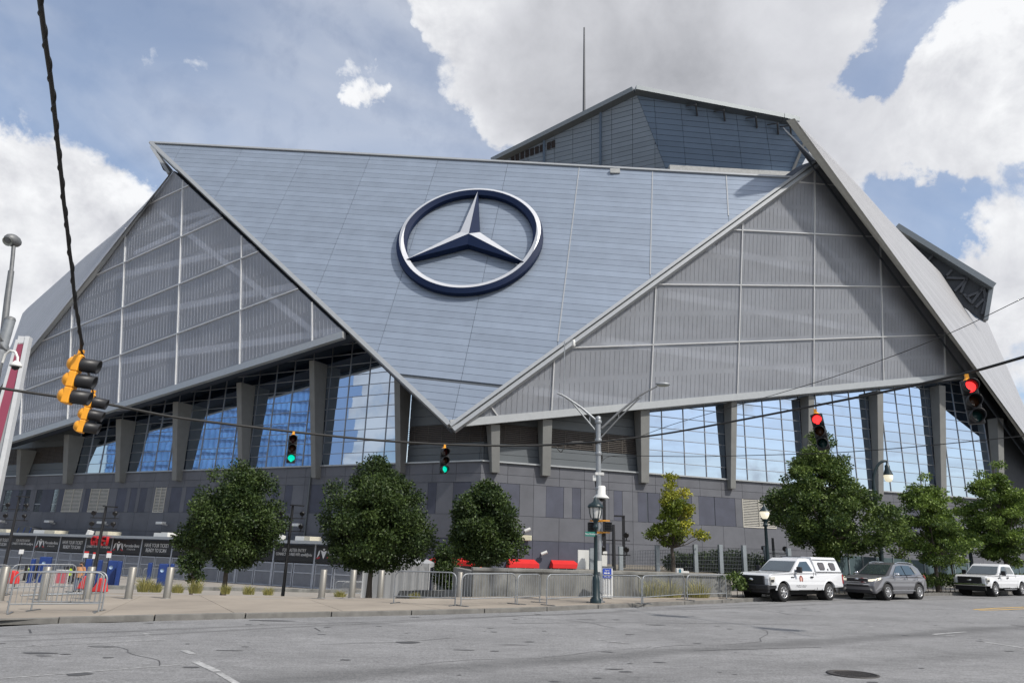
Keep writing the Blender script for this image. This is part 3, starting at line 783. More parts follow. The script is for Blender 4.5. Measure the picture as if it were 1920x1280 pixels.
part(MB().bar(DR.xyz(DR.px(1506, 268), .3), DR.xyz(DR.px(1480, 330), .3), .35, .3, nDR), 'corner_strut', m_trim)
part(MB().bar(DR.xyz(DR.px(1250, 318), .8), DR.xyz(DR.px(1484, 331), .8), 1.4, .75, Z), 'parapet', m_grav)
# far roof overhang past the right wing, with its open truss
Q = Plane(at(1770, 500, 112.), nrm(A([-.35, -.93, 0])), A([.936, -.35, 0]))
f = lambda x, y, o=0.: Q.xyz(Q.px(x, y), o)
part(put(Q, px2(Q, [(1680, 429), (1861, 541), (1850, 602), (1800, 566)]), -.9, .3, True), 'truss_soffit', m_soff)
part(MB().bar(f(1680, 428), f(1861, 540), 2.5, .95, Z), 'roof_edge', m_roof); part(MB().bar(f(1858, 540), f(1848, 600), .6, .8, Q.n), 'roof_edge', m_roof)
part(put(Q, px2(Q, [(1688, 438), (1700, 440), (1840, 590), (1848, 600), (1830, 590)]), -1.2, .3, True), 'truss_wall', m_blue)
for a, b in (((1735, 488), (1715, 478)), ((1750, 476), (1730, 500)), ((1775, 520), (1815, 521)), ((1813, 520), (1802, 548)), ((1812, 523), (1790, 545)), ((1845, 537), (1822, 568)), ((1845, 536), (1848, 560)), ((1822, 566), (1808, 550)), ((1840, 545), (1812, 556)), ((1852, 548), (1842, 588)), ((1845, 560), (1830, 575)), ((1785, 505), (1775, 516))):
    part(MB().bar(f(*a, -.3), f(*b, -.3), .38, .3, Q.n), 'truss_member', m_truss)
# flag mast on the roof
fm = at(1095, 212, 92.); ft = at(1090.5, 52, 92.)
ft[0] = fm[0]+.15
mast = tag(MB().tube([A([fm[0], fm[1], fm[2]-4]), A([fm[0], fm[1], ft[2]])], [.24, .11], 8).build('roof_mast', m_truss, None), 'thin bare flagpole standing up behind the sloping roof edge', 'flagpole')

# lights and cameras on the base wall
def wall_light(px, py, pl, kind, lab):
    c = pl.xyz(pl.px(px, py), .0); t = thing('wall_light' if kind else 'security_camera', lab, 'wall light' if kind else 'camera', c, group='lights on the base wall' if kind else None)
    if kind:
        MB().bar(c, c+pl.n*.5+Z*.05, .14, .14).build('bracket', m_frame, t); MB().box(c+pl.n*.75+Z*.18, .95, .55, .26, [[pl.e1[0], -pl.n[0], 0], [pl.e1[1], -pl.n[1], 0], [0, 0, 1]]).build('housing', m_wh, t, bevel=.05)
    else:
        MB().bar(c, c+pl.n*.35, .1, .1).build('bracket', m_frame, t); MB().tube([c+pl.n*.35-pl.e1*.2-Z*.1, c+pl.n*.5+pl.e1*.25+Z*.1], .13, 8).build('housing', m_wh, t)
    return t
m_wh = mat('painted_white', (.62, .62, .60), .5, var=.08)
for (x, y), lab in zip(((13, 980), (103, 981), (202, 983), (313, 984), (566, 988)),
     ('white floodlight on the base wall at the left edge of the picture', 'white floodlight under the two broad louvres of the base wall', 'white floodlight behind the dark floodlight mast beside the red letters', 'white floodlight on the base wall left of the first big round tree', 'white floodlight beside the downpipe between the two biggest round trees')):
    wall_light(x, y, PLW, 1, lab)
wall_light(985, 993, PRW, 0, 'small white bullet camera on the wall above a cream lamp'); wall_light(1016, 1036, PRW, 0, 'small white camera on the dark lower wall between two red awnings')
c = PRW.xyz(PRW.px(983, 1008), .1); tag(MB().box(c+PRW.n*.1, 1.05, .3, .42).build('wall_lamp', mat('cream', (.55, .52, .38), .6), None, bevel=.05), 'cream box lamp on the wall below a small white camera', 'wall lamp')
# ------------------------------------------------------------------ ground
def road_material():
    M = bpy.data.materials.new('asphalt'); M.use_nodes = True; t = M.node_tree; p = t.nodes['Principled BSDF']; p.inputs['Roughness'].default_value = .88; p.inputs['Specular IOR Level'].default_value = .3
    tcn = t.nodes.new('ShaderNodeTexCoord')
    def nz(scale, det, st, rot=0., rough=.6):
        mp = t.nodes.new('ShaderNodeMapping'); mp.inputs['Rotation'].default_value = (0, 0, rot); mp.inputs['Scale'].default_value = st; t.links.new(tcn.outputs['Object'], mp.inputs[0])
        n = t.nodes.new('ShaderNodeTexNoise'); n.inputs['Scale'].default_value = scale; n.inputs['Detail'].default_value = det; n.inputs['Roughness'].default_value = rough; t.links.new(mp.outputs[0], n.inputs['Vector']); return n.outputs[0]
    def mr(v, a, b, c, d):
        n = t.nodes.new('ShaderNodeMapRange'); t.links.new(v, n.inputs[0])
        for i, x in enumerate((a, b, c, d)): n.inputs[i+1].default_value = x
        return n.outputs[0]
    def mul(a, b):
        n = t.nodes.new('ShaderNodeMath'); n.operation = 'MULTIPLY'; t.links.new(a, n.inputs[0]); t.links.new(b, n.inputs[1]); return n.outputs[0]
    lanes = mr(nz(.55, 2, (.035, 1, 1), -R_(28)), .32, .66, .90, 1.06)      # tyre and oil bands along the lanes
    patch = mr(nz(.35, 4, (1, 1, 1)), .3, .7, .86, 1.12)
    mid = mr(nz(6, 5, (.5, 1, 1), -R_(28)), .3, .7, .84, 1.14)
    fine = mr(nz(26, 6, (1, 1, 1), 0, .9), .36, .64, .52, 1.48)
    spots = mr(nz(1.7, 2, (.45, 1, 1), -R_(28), .5), .22, .30, .55, 1.)
    def band(p, q, w0, w1, lo):            # worn dark wheel track between two places on the road
        a, b = gat(*p), gat(*q); d = nrm((b-a)[:2]); n_ = A([-d[1], d[0], 0]); c0 = float(n_@a)
        dt = t.nodes.new('ShaderNodeVectorMath'); dt.operation = 'DOT_PRODUCT'; t.links.new(tcn.outputs['Object'], dt.inputs[0]); dt.inputs[1].default_value = tuple(n_)
        def mth(op, x, y):
            k = t.nodes.new('ShaderNodeMath'); k.operation = op
            for i, z in enumerate((x, y)):
                if isinstance(z, (int, float)): k.inputs[i].default_value = z
                else: t.links.new(z, k.inputs[i])
            return k.outputs[0]
        ds = mth('ABSOLUTE', mth('ADD', mth('SUBTRACT', dt.outputs['Value'], c0), mth('MULTIPLY', mth('SUBTRACT', wob, .5), 1.1)), 0.)
        k = t.nodes.new('ShaderNodeMapRange'); k.interpolation_type = 'SMOOTHSTEP'; t.links.new(ds, k.inputs[0])
        for i, x in enumerate((w0, w1, lo, 1.)): k.inputs[i+1].default_value = x
        return k.outputs[0]
    wob = nz(.25, 4, (1, 1, 1), 0, .6)
    v = mul(mul(mul(mul(lanes, patch), mid), fine), spots)
    for bd in (((480, 1278), (1700, 1190), .05, .75, .66), ((0, 1203), (900, 1158), .02, .22, .70), ((1000, 1153), (1800, 1122), .02, .25, .72), ((1100, 1275), (1900, 1225), .05, .9, .82)): v = mul(v, band(*bd))
    vm = t.nodes.new('ShaderNodeVectorMath'); vm.operation = 'SCALE'; vm.inputs[0].default_value = (.200, .200, .203); t.links.new(v, vm.inputs['Scale']); t.links.new(vm.outputs[0], p.inputs['Base Color'])
    b = t.nodes.new('ShaderNodeBump'); b.inputs['Strength'].default_value = .35; b.inputs['Distance'].default_value = .01; t.links.new(nz(90, 3, (1, 1, 1)), b.inputs['Height']); t.links.new(b.outputs[0], p.inputs['Normal'])
    return M
m_road = road_material()
m_slab = mat('pavement_concrete', (.265, .230, .190), .85, var=.20, scale=.45, rnd=.05, bump=.15, bscale=60)
m_plaza = mat('plaza_concrete', (.27, .25, .225), .85, var=.10, scale=.6, bump=.1, bscale=60)
m_kerb = mat('kerb_granite', (.15, .145, .135), .85, var=.3, scale=3, bump=.3, bscale=30)
m_paint = mat('road_paint', (.31, .31, .31), .85, var=.5, scale=9)
m_payel = mat('road_paint_yellow', (.60, .36, .05), .8, var=.3, scale=12)
m_crack = mat('crack_tar', (.055, .055, .058), .8, var=.3)
m_earth = mat('earth', (.16, .14, .11), .95, var=.25)
kpx = [(0, 1174), (133, 1167), (200, 1167), (300, 1163), (500, 1158), (650, 1155), (800, 1152), (1000, 1146), (1200, 1137), (1380, 1129), (1450, 1124.5), (1520, 1121), (1570, 1119.3), (1690, 1117.2), (1770, 1115.7), (1920, 1113)]
kp = [gat(x, y) for x, y in kpx]
kp = [A([-95., 6., 0]), A([-40., 12.5, 0]), A([-20, 15.6, 0])]+kp+[A([48., 55., 0]), A([90., 83., 0])]
rz0 = lambda x: .012*max(-60, min(60, x))
kx = [p[0] for p in kp]; ky = [p[1] for p in kp]
def kerb_y(x): return float(np.interp(x, kx, ky))
def kerb_pt(x, off=0., dz=0.):
    d = nrm(A([1, (kerb_y(x+.5)-kerb_y(x-.5))])); n = A([-d[1], d[0]]); q = A([x, kerb_y(x)])+n*off
    return A([q[0], q[1], gz(q[0], q[1])+dz])
# far earth under everything
mb = MB(); g = 26
X = np.linspace(-700, 700, g); Yy = np.linspace(-500, 900, g)
V = [(x, y, rz0(x)-3.2) for y in Yy for x in X]; mb.mesh(V, [[j*g+i, j*g+i+1, (j+1)*g+i+1, (j+1)*g+i] for j in range(g-1) for i in range(g-1)])
mb.build('ground', m_earth, kind='structure')
xs = sorted(set(list(np.arange(-95, 90.1, 2.5))+kx)); 
mb = MB(); ysr = [1.0, .75, .5, .3, .15, 0.]
V = []; 
for x in xs:
    k = kerb_y(x)
    for f_ in ysr:
        y = -45+(k-.0+45)*(1-f_); V.append((x, y, rz0(x)))
nY = len(ysr); mb.mesh(V, [[i*nY+j, (i+1)*nY+j, (i+1)*nY+j+1, i*nY+j+1] for i in range(len(xs)-1) for j in range(nY-1)])
road = mb.build('road', m_road, kind='structure')
def road_mark(pts_px, w, m, name, dz=.005, parent=road, closed=False):
    P = [gat(x, y, dz) for x, y in pts_px]
    for p in P: p[2] = rz0(p[0])+dz
    mb = MB()
    for a, b in zip(P[:-1], P[1:]):
        d = nrm((b-a)[:2]); n = A([-d[1], d[0], 0])*w/2; mb.poly([a-n, b-n, b+n, a+n])
    return mb.build(name, m, parent)
for pts, w in ([[(345, 1218.5), (362, 1225)], .12], [[(366, 1239), (384, 1247), (408, 1258)], .13], [[(410, 1260), (452, 1285)], .10], [[(268, 1187), (282, 1188)], .10], [[(272, 1190), (284, 1190)], .08],
               [[(1120, 1198), (1134, 1199)], .09], [[(1138, 1201), (1170, 1204)], .08], [[(1748, 1188.5), (1790, 1191)], .10], [[(1750, 1188), (1812, 1183.5)], .10], [[(1845, 1202.5), (1935, 1216)], .12], [[(1630, 1173), (1640, 1174)], .12], [[(0, 1213), (310, 1198)], .05], [[(0, 1271), (350, 1244)], .05],
               [[(1282, 1143), (1304, 1144)], .12], [[(1240, 1140), (1252, 1141)], .12], [[(1680, 1142), (1850, 1138.5)], .06]):
    road_mark(pts, w, m_paint, 'paint_mark')
for dy in (0, 3.2): road_mark([(1826+dy*3, 1141.8+dy*.4), (1875, 1139+dy), (1960, 1135.5+dy)], .13, m_payel, 'yellow_line')
for pts, w in ([[(1420, 1143), (1460, 1147), (1480, 1151), (1530, 1154)], .05], [[(1500, 1143), (1545, 1147)], .05], [[(960, 1168), (1140, 1166), (1260, 1167), (1560, 1171)], .035], [[(1300, 1219), (1540, 1212)], .03], [[(590, 1176), (600, 1182)], .04], [[(1895, 1170), (1935, 1176)], .05], [[(55, 1179), (58, 1186)], .04]):
    road_mark(pts, w, m_crack, 'crack', .004)
for x, y, w_, l_ in ((764, 1204, .5, .35), (73, 1224, .6, .22), (147, 1263.5, .35, .3), (1230, 1171, .55, .18), (510, 1163, 1.2, .3), (81, 1229, .25, .1), (190, 1212, .5, .12), (870, 1218, .4, .1), (1152, 1254, .3, .12), (1100, 1161, .6, .12), (430, 1219, .5, .08)):
    c = gat(x, y); k = 10; c[2] = rz0(c[0])+.0045
    MB().poly([c+A([w_/2*math.cos(t)*(1+.25*math.sin(3*t)), l_/2*math.sin(t), .012*w_/2*math.cos(t)]) for t in np.linspace(0, 2*math.pi, k, endpoint=False)]).build('tar_spot', m_crack, road)
mb = MB(); rg = random.Random(5)
for i in range(150):                                   # small chips and tar flecks
    y = rg.uniform(11, 36); x = rg.uniform(-.72, .74)*y
    if y > kerb_y(x)-.6: continue
    r = rg.uniform(.02, .09); k = 7; ph = rg.uniform(0, 6.28)
    mb.poly([(x+r*1.6*math.cos(t+ph)*rg.uniform(.6, 1.2), y+r*math.sin(t+ph)*rg.uniform(.6, 1.2), rz0(x)+.004+.012*r*1.6*math.cos(t+ph)) for t in np.linspace(0, 2*math.pi, k, endpoint=False)])
mb.build('tar_flecks', m_crack, road, kind='stuff')
rg = random.Random(9)
for i in range(7):                                     # wandering hairline cracks, mostly along the lanes
    y = rg.uniform(12, 27); x = rg.uniform(-.6, .7)*y; th = R_(28)+rg.gauss(0, .35)+(1.5 if i % 4 == 0 else 0); pts = []
    for k in range(rg.randint(10, 22)):
        pts.append((x, y)); th += rg.gauss(0, .22); x += .32*math.cos(th); y += .32*math.sin(th)
        if y > kerb_y(x)-.5: break
    mb = MB(); w = rg.uniform(.006, .014)
    for a, b in zip(pts[:-1], pts[1:]):
        d = nrm(A(b)-A(a)); n = A([-d[1], d[0]])*w; mb.poly([(a[0]-n[0], a[1]-n[1], rz0(a[0])+.0035), (b[0]-n[0], b[1]-n[1], rz0(b[0])+.0035), (b[0]+n[0], b[1]+n[1], rz0(b[0])+.0035), (a[0]+n[0], a[1]+n[1], rz0(a[0])+.0035)])
    if mb.v: mb.build('crack', m_crack, road)
# manhole cover
c = gat(1599, 1263.5); c[2] = rz0(c[0]); t = thing('manhole_cover', 'round dark iron manhole cover in the asphalt at lower right', 'manhole cover', c)
m_iron = mat('cast_iron', (.055, .05, .048), .6, .5, var=.3, scale=18, bump=.4, bscale=30)
MB().lathe([(.40, .0), (.40, .012), (.35, .014), (.35, .009), (0, .009)], c, 28).build('rim', m_iron, t)
mb = MB()
for i in range(-5, 6):
    for j in range(-5, 6):
        if i*i+j*j < 24: mb.box(c+A([i*.06, j*.06, .011]), .035, .035, .008)
mb.build('raised_studs', m_iron, t, kind='stuff')

# pavement: sheet below, slabs on it, kerb stones along the road
mb = MB(); V = []; xs = list(np.arange(-80, 78, 2.)); nY = 26
for x in xs:
    k = kerb_y(x)+.05
    for j in range(nY):
        y = k+(98-k)*(j/(nY-1))**1.3; V.append((x, y, gz(x, y)+.105))
mb.mesh(V, [[i*nY+j, (i+1)*nY+j, (i+1)*nY+j+1, i*nY+j+1] for i in range(len(xs)-1) for j in range(nY-1)])
pave = mb.build('pavement', m_plaza, kind='structure')
kpv = MB(); n_s = 0
sx = []; x = -24.
while x < 44:
    sx.append(x); d = nrm(A([1, kerb_y(x+.5)-kerb_y(x-.5)])); x += 2.9*d[0]
offs = [.17, 2.1, 4.9, 7.9, 11.0, 14.2]
for a, b in zip(sx[:-1], sx[1:]):
    for o0, o1 in zip(offs[:-1], offs[1:]):
        if a > 4 and o0 > 4: continue
        q = [kerb_pt(a, o0), kerb_pt(b, o0), kerb_pt(b, o1), kerb_pt(a, o1)]
        if q[2][1] > 33: continue
        cc = np.mean(q, axis=0); q = [cc+(p-cc)*(1-.011/np.linalg.norm((p-cc)[:2])) for p in q]
        mb = MB().prism([p+A([0, 0, .10]) for p in q], [0, 0, 1], .032); mb.build('paving_slab', m_slab, pave)
krb = bpy.data.objects.new('kerb', None); COL.objects.link(krb); krb['kind'] = 'structure'
x = -24.
while x < 46:
    d = nrm(A([1, kerb_y(x+.5)-kerb_y(x-.5)])); x1 = x+2.3*d[0]
    if not (-10.6 < (x+x1)/2 < -9.6):
        a, b = kerb_pt(x+.012), kerb_pt(x1-.012); n = kerb_pt(x, .16)-kerb_pt(x); n[2] = 0
        hgt = .135+random.uniform(-.012, .008)
        MB().prism([a, b, b+n, a+n], [0, 0, 1], hgt).build('kerb_stone', m_kerb, krb, bevel=.012)
    x = x1

# ------------------------------------------------------------------ street furniture materials
m_steel = mat('brushed_steel', (.25, .238, .215), .45, .6, var=.10, scale=2, stretch=(1, 1, .12))
m_galv = mat('galvanised', (.27, .285, .30), .5, .5, var=.15, scale=8)
m_galvd = mat('galvanised_dull', (.17, .175, .18), .55, .5, var=.2, scale=6)
m_teal = mat('teal_paint', (.006, .020, .025), .4, .1, var=.15)
m_black = mat('black_paint', (.012, .012, .014), .45, var=.2)
m_yel = mat('signal_yellow', (.78, .33, .02), .45, var=.08, scale=4)
m_globe = mat('lamp_globe', (.75, .72, .62), .25, var=.03, emit=((1, .9, .65), .55))
m_globeoff = mat('lamp_globe_off', (.55, .55, .53), .25, var=.03)
m_globeoff2 = mat('luminaire_glass', (.30, .31, .27), .3, var=.1)
m_cable = mat('cable_black', (.012, .012, .012), .6, var=.2)
m_red = mat('red_fabric', (.55, .012, .012), .75, var=.1)
m_redp = mat('red_plastic', (.55, .03, .03), .5, var=.15)
m_bluep = mat('blue_plastic', (.010, .035, .16), .45, var=.15)
m_sgrey = mat('gate_grey', (.36, .38, .42), .5, .3, var=.08)
m_mesh = mat('gate_mesh', (.26, .275, .31), .6, .2, var=.12, scale=2)
m_signb = mat('sign_black', (.008, .008, .009), .5, var=.1)
m_let = mat('sign_letter', (.70, .70, .70), .6, var=.03)
m_red2 = mat('letter_red', (.38, .015, .02), .45, var=.05)
m_conw = mat('old_concrete', (.175, .175, .165), .85, var=.55, scale=1.9, bump=.25, bscale=25, stretch=(1, 1, .45), detail=9)
m_foliage = {}

# ---- bollards
bpx = [(-2, 1126, 'steel bollard cut by the left edge of the picture'), (78, 1124.5, 'steel bollard behind the left part of the nearest barrier'), (161.5, 1123, 'steel bollard behind the right end of the nearest barrier'),
       (240, 1122, 'free standing steel bollard just right of the nearest barrier'), (312, 1121, 'free standing steel bollard left of the first round tree'), (602.5, 1120, 'free standing steel bollard below the second round tree, left of the barrier row'),
       (659, 1120, 'first steel bollard inside the barrier row below the second round tree'), (712, 1120, 'second steel bollard inside the barrier row below the second round tree'), (763, 1119, 'steel bollard behind the left half of a barrier, below the white tent'),
       (814, 1119, 'steel bollard behind the right half of a barrier, left of the red awning'), (861, 1119, 'steel bollard at the gap between barriers by the end of the concrete wall')]
for x, y, lab in bpx:
    c = gat(x, y, .13); t = thing('bollard', lab, 'bollard', c, group='steel bollards along the pavement')
    h = .98 if x < 500 else .95
    MB().lathe([(.118, 0), (.118, h-.02), (.10, h), (0, h+.004)], c, 20).build('post', m_steel, t); MB().lathe([(.145, 0), (.145, .012), (.118, .014)], c, 20).build('base_ring', m_galvd, t)
# ---- crowd barriers
def barrier(p0, p1, lab, h=1.0, dzl=0., nb=None, m=None):
    p0 = np.asarray(p0, float); p1 = np.asarray(p1, float); d = p1-p0; ln = np.linalg.norm(d[:2]); u = d/ln; t = thing('crowd_barrier', lab, 'barrier', p0, group='steel crowd barriers')
    m = m or m_galv; r = .2
    path = [p0+Z*.02, p0+Z*(h-r)]+[p0+u*(r-r*math.cos(a))+Z*(h-r+r*math.sin(a)) for a in np.linspace(.3, math.pi/2, 5)]
    path += [p1-u*(r-r*math.cos(a))+Z*(h-r+r*math.sin(a)) for a in np.linspace(math.pi/2, .3, 5)]+[p1+Z*(h-r), p1+Z*.02]
    MB().tube(path, .021, 6).build('frame', m, t)
    MB().tube([p0+Z*.22, p1+Z*.22], .018, 6).build('bottom_rail', m, t)
    n = nb or int(ln/.115); mb = MB()
    for k in range(1, n):
        q = p0+d*k/n; e = min(k/n*ln, ln-k/n*ln); top = h if e > r else h-r+math.sqrt(max(0, r*r-(r-e)**2)); mb.tube([q+Z*.22, q+Z*(top-.01)], .0085, 4, caps=False)
    mb.build('bars', m, t)
    pn = A([-u[1], u[0], 0])
    for q in (p0+u*.06, p1-u*.06):
        MB().bar(q-pn*.32+Z*.015, q+pn*.32+Z*.015, .05, .022).build('foot', m_galvd, t)
    MB().box(p0-u*.03+Z*.5, .05, .03, .03).box(p0-u*.03+Z*.28, .05, .03, .03).build('hook', m, t)
    return t
def barpx(a, b, lab, h=1.0, **k): return barrier(gat(*a, .13), gat(*b, .13), lab, h, **k)
barpx((13, 1150), (184, 1147.5), 'nearest crowd barrier, front one of two overlapping at lower left', .97)
barpx((58, 1144), (190, 1145.5), 'crowd barrier right behind the nearest one, its left foot showing through the bars', .97)
barpx((-70, 1118), (8, 1115), 'crowd barrier at the left edge behind the first bollard', .95)
barpx((12, 1113.5), (135, 1110), 'crowd barrier behind the second bollard, further back than the nearest pair', .95)
barpx((627, 1117.5), (728, 1117), 'rear one of two barriers around the two bollards below the second round tree', .97)
barpx((641, 1118.5), (736, 1119), 'front one of two barriers around the two bollards below the second round tree', .93)
barpx((738, 1130), (853, 1135), 'crowd barrier in front of the white tent, left of the concrete wall', 1.0)
barpx((864, 1136), (966, 1132), 'long crowd barrier at the left end of the stained concrete wall', .97)
barpx((969.5, 1132.5), (1012, 1129), 'short angled crowd barrier in front of the middle of the stained wall', .94)
barpx((1025, 1134.5), (1115, 1130), 'crowd barrier left of the dark teal lamp post', .97)
barpx((1120, 1130), (1203, 1131.5), 'crowd barrier right of the dark teal lamp post, before the white cabinet', .94)
barpx((1205.5, 1131.5), (1284, 1124.5), 'crowd barrier in front of long grass, second from the wall end', .94)
barpx((1289, 1125), (1362, 1122), 'last crowd barrier at the right end, beside the white pickup nose', .93)
# bike-rack style barriers further back near the gate
far_b = [((211, 1091), (262, 1089), 'far crowd barrier right of the two tall blue bins'), ((266, 1090), (308, 1089), 'far crowd barrier behind the free standing bollards'), ((322, 1090), (370, 1089), 'far crowd barrier left of the first round tree trunk'),
         ((372, 1089), (430, 1090), 'far crowd barrier behind the first round tree trunk'), ((436, 1090), (500, 1091), 'far crowd barrier right of the first round tree trunk'), ((505, 1091), (580, 1092), 'far crowd barrier under the last black gate sign'),
         ((-10, 1086), (50, 1084), 'far crowd barrier at the left edge behind the sign posts'), ((60, 1083), (130, 1083), 'far crowd barrier behind the black carts')]
for a, b, lab in far_b:
    P, Q = gat(*a, .12), gat(*b, .12); barrier(P, Q, lab, 1.05, nb=18)

# ---- planter in front of the gates
pf = [gat(195, 1104, .1), gat(340, 1105.5, .1), gat(575, 1110, .1), gat(700, 1113, .1), gat(882, 1117, .1)]
t = thing('planter', 'long low concrete kerbed planter bed under the round trees', 'planter', pf[0])
mb = MB()
for a, b in zip(pf[:-1], pf[1:]):
    a = a-Z*.3; b = b-Z*.3; n = A([0, .45, 0]); mb.prism([a, b, b+n, a+n], [0, 0, 1], .30+.24)
mb.build('kerb_wall', m_conw, t, bevel=.02)
mb = MB()
for a, b in zip(pf[:-1], pf[1:]):
    n = A([0, 4.6, -.28]); o_ = A([0, .4, .10]); mb.poly([a+o_, b+o_, b+o_+n, a+o_+n])
mb.build('soil', m_earth, t)

# ---- stained concrete wall and upper tier with mesh fence
wa, wb = gat(885, 1119, .12), gat(1372, 1119.5, .12)
wd = nrm((wb-wa)*A([1, 1, 0])); wn = A([wd[1], -wd[0], 0])
PW = Plane(A([*wa[:2], 0]), wn, wd)
wtop = PW.px(1150, 1070)[1]
t = thing('retaining_wall', 'low stained grey concrete wall with drip marks behind the crowd barriers', 'wall', wa)
uw1 = PW.px(1372, 1110)[0]
n_p = 8
for k in range(n_p):
    u0, u1 = uw1*k/n_p, uw1*(k+1)/n_p
    MB().prism([PW.xyz((u0+.01, -.3), -.35), PW.xyz((u1-.01, -.3), -.35), PW.xyz((u1-.01, wtop-.12), -.35), PW.xyz((u0+.01, wtop-.12), -.35)], wn, .35, True).build('wall_segment', m_conw, t)
MB().prism([PW.xyz((-.03, wtop-.125), -.4), PW.xyz((uw1, wtop-.125), -.4), PW.xyz((uw1, wtop), -.4), PW.xyz((-.03, wtop), -.4)], wn, .46, True).build('coping', m_conw, t, bevel=.02)
MB().prism([PW.xyz((-.0, -.5), -6), PW.xyz((.3, -.5), -6), PW.xyz((.3, wtop-.15), -6), PW.xyz((0, wtop-.15), -6)], wn, 5.6, True).build('wall_return', m_conw, t)
# raised bed behind the wall
zt_ = wtop-.06
tb = MB().poly([PW.xyz((PW.px(1084, 1070)[0], zt_), -.35), PW.xyz((uw1, zt_), -.35), PW.xyz((uw1+9, zt_), -26), PW.xyz((Plane(PW.P-wn*26., wn, wd).px(1084, 1070)[0], zt_), -26)]).build('raised_bed', m_earth, kind='structure')
m_post = mat('fence_post', (.27, .30, .32), .5, .4, var=.1)
PF = Plane(PW.P-wn*5., wn, wd)
fx = [(1109, 1027), (1163.5, 1024), (1232, 1022), (1303, 1020), (1350, 1020.5), (1394, 1021.5), (1436, 1024), (1478, 1027)]
t = thing('mesh_fence', 'tall grey wire mesh fence with square posts on the raised bed behind the concrete wall', 'fence', PF.xyz((PF.px(1109, 1070)[0], zt_)))
fu = [PF.px(x, y) for x, y in fx]
for i, u in enumerate(fu): MB().bar(PF.xyz((u[0], zt_)), PF.xyz((u[0], u[1])), .19, .19, wn).build('post', m_post, t)
m_wire = mat('fence_wire', (.10, .11, .12), .5, .4, var=.1)
for i in range(1, len(fu)-1):
    a, b = fu[i], fu[i+1]; mb = MB(); hh = lambda u: (a[1]-.22)+(b[1]-a[1])*(u-a[0])/(b[0]-a[0])
    for u in np.arange(a[0]+.1, b[0]-.05, .085): mb.bar(PF.xyz((u, zt_+.05)), PF.xyz((u, hh(u))), .014, .014, wn)
    for k in range(7):
        f_ = k/6; mb.bar(PF.xyz((a[0], zt_+.06+(hh(a[0])-zt_-.06)*f_)), PF.xyz((b[0], zt_+.06+(hh(b[0])-zt_-.06)*f_)), .016, .016, wn)
    mb.build('mesh_panel', m_wire, t)
# white boards behind the wall, left of the lamp post
t = thing('white_panel', 'two plain white boards standing side by side behind the teal lamp post', 'panel', PF.xyz((PF.px(1083, 1072)[0], zt_)))
for x0, x1, y0, y1 in ((1083, 1107.5, 1030, 1074), (1111, 1137.5, 1032, 1074)):
    PP = Plane(PF.P-wn*.5, wn, wd); MB().prism([PP.xyz((PP.px(x0, 1060)[0], zt_)), PP.xyz((PP.px(x1, 1060)[0], zt_)), PP.xyz(PP.px(x1, y0+1)), PP.xyz(PP.px(x0, y0))], wn, .08, True).build('board', m_wh, t)

# ---- screened fence on the right
sp = [(1560, 1039.5, 41.), (1640, 1044, 44.), (1730, 1050, 48.5), (1812, 1056, 53.), (1880, 1060, 58.), (1960, 1066, 66)]
m_screen = mat('screen_cloth', (.055, .088, .10), .8, var=.18, scale=1.5, stretch=(1, 1, .4))
t = thing('screened_fence', 'long fence covered with blue green screen cloth behind the right hand trees', 'fence', at(1560, 1090, 41))
for (x0, y0, d0), (x1, y1, d1) in zip(sp[:-1], sp[1:]):
    a, b = at(x0, y0, d0), at(x1, y1, d1)
    for k in range(3):
        p, q = a+(b-a)*k/3, a+(b-a)*(k+1)/3; n = nrm(np.cross(q-p, Z)); bz = lambda r: A([r[0], r[1], .6])
        MB().prism([bz(p), bz(q), q, p], n, .03, True).build('screen_panel', m_screen, t); MB().bar(bz(p)+n*.06, p+n*.06+Z*.12, .07, .07, n).build('post', m_post, t)
# plinth under it
t = thing('plinth_wall', 'low concrete plinth wall below the blue green screened fence', 'wall', at(1560, 1100, 40))
mb = MB()
for (x0, y0, d0), (x1, y1, d1) in zip(sp[:-1], sp[1:]):
    a, b = at(x0, y0, d0)-A([0, .4, 0]), at(x1, y1, d1)-A([0, .4, 0]); n = nrm(np.cross(b-a, Z)); mb.prism([A([a[0], a[1], -.3]), A([b[0], b[1], -.2]), A([b[0], b[1], 1.05]), A([a[0], a[1], .95])], n, .35, True)
mb.build('wall_segment', m_conw, t)
# ------------------------------------------------------------------ entrance gates
PG = Plane(K+oL*5.5, oL, -hL)
gz_top = PG.px(300, 1008.5)[1]
gx = [-60, -20, 22, 67.5, 114, 162.5, 212.5, 268, 326, 387, 450, 517, 594, 668]
gu = [PG.px(x, 1015)[0] for x in gx]
def gbase(u): p = PG.xyz((u, 0)); return gz(p[0], p[1])+.10
t_gate = thing('entrance_gate', 'long row of grey mesh entrance gates under a flat canopy with black message boards', 'entrance gate', PG.xyz((gu[0], gbase(gu[0]))))
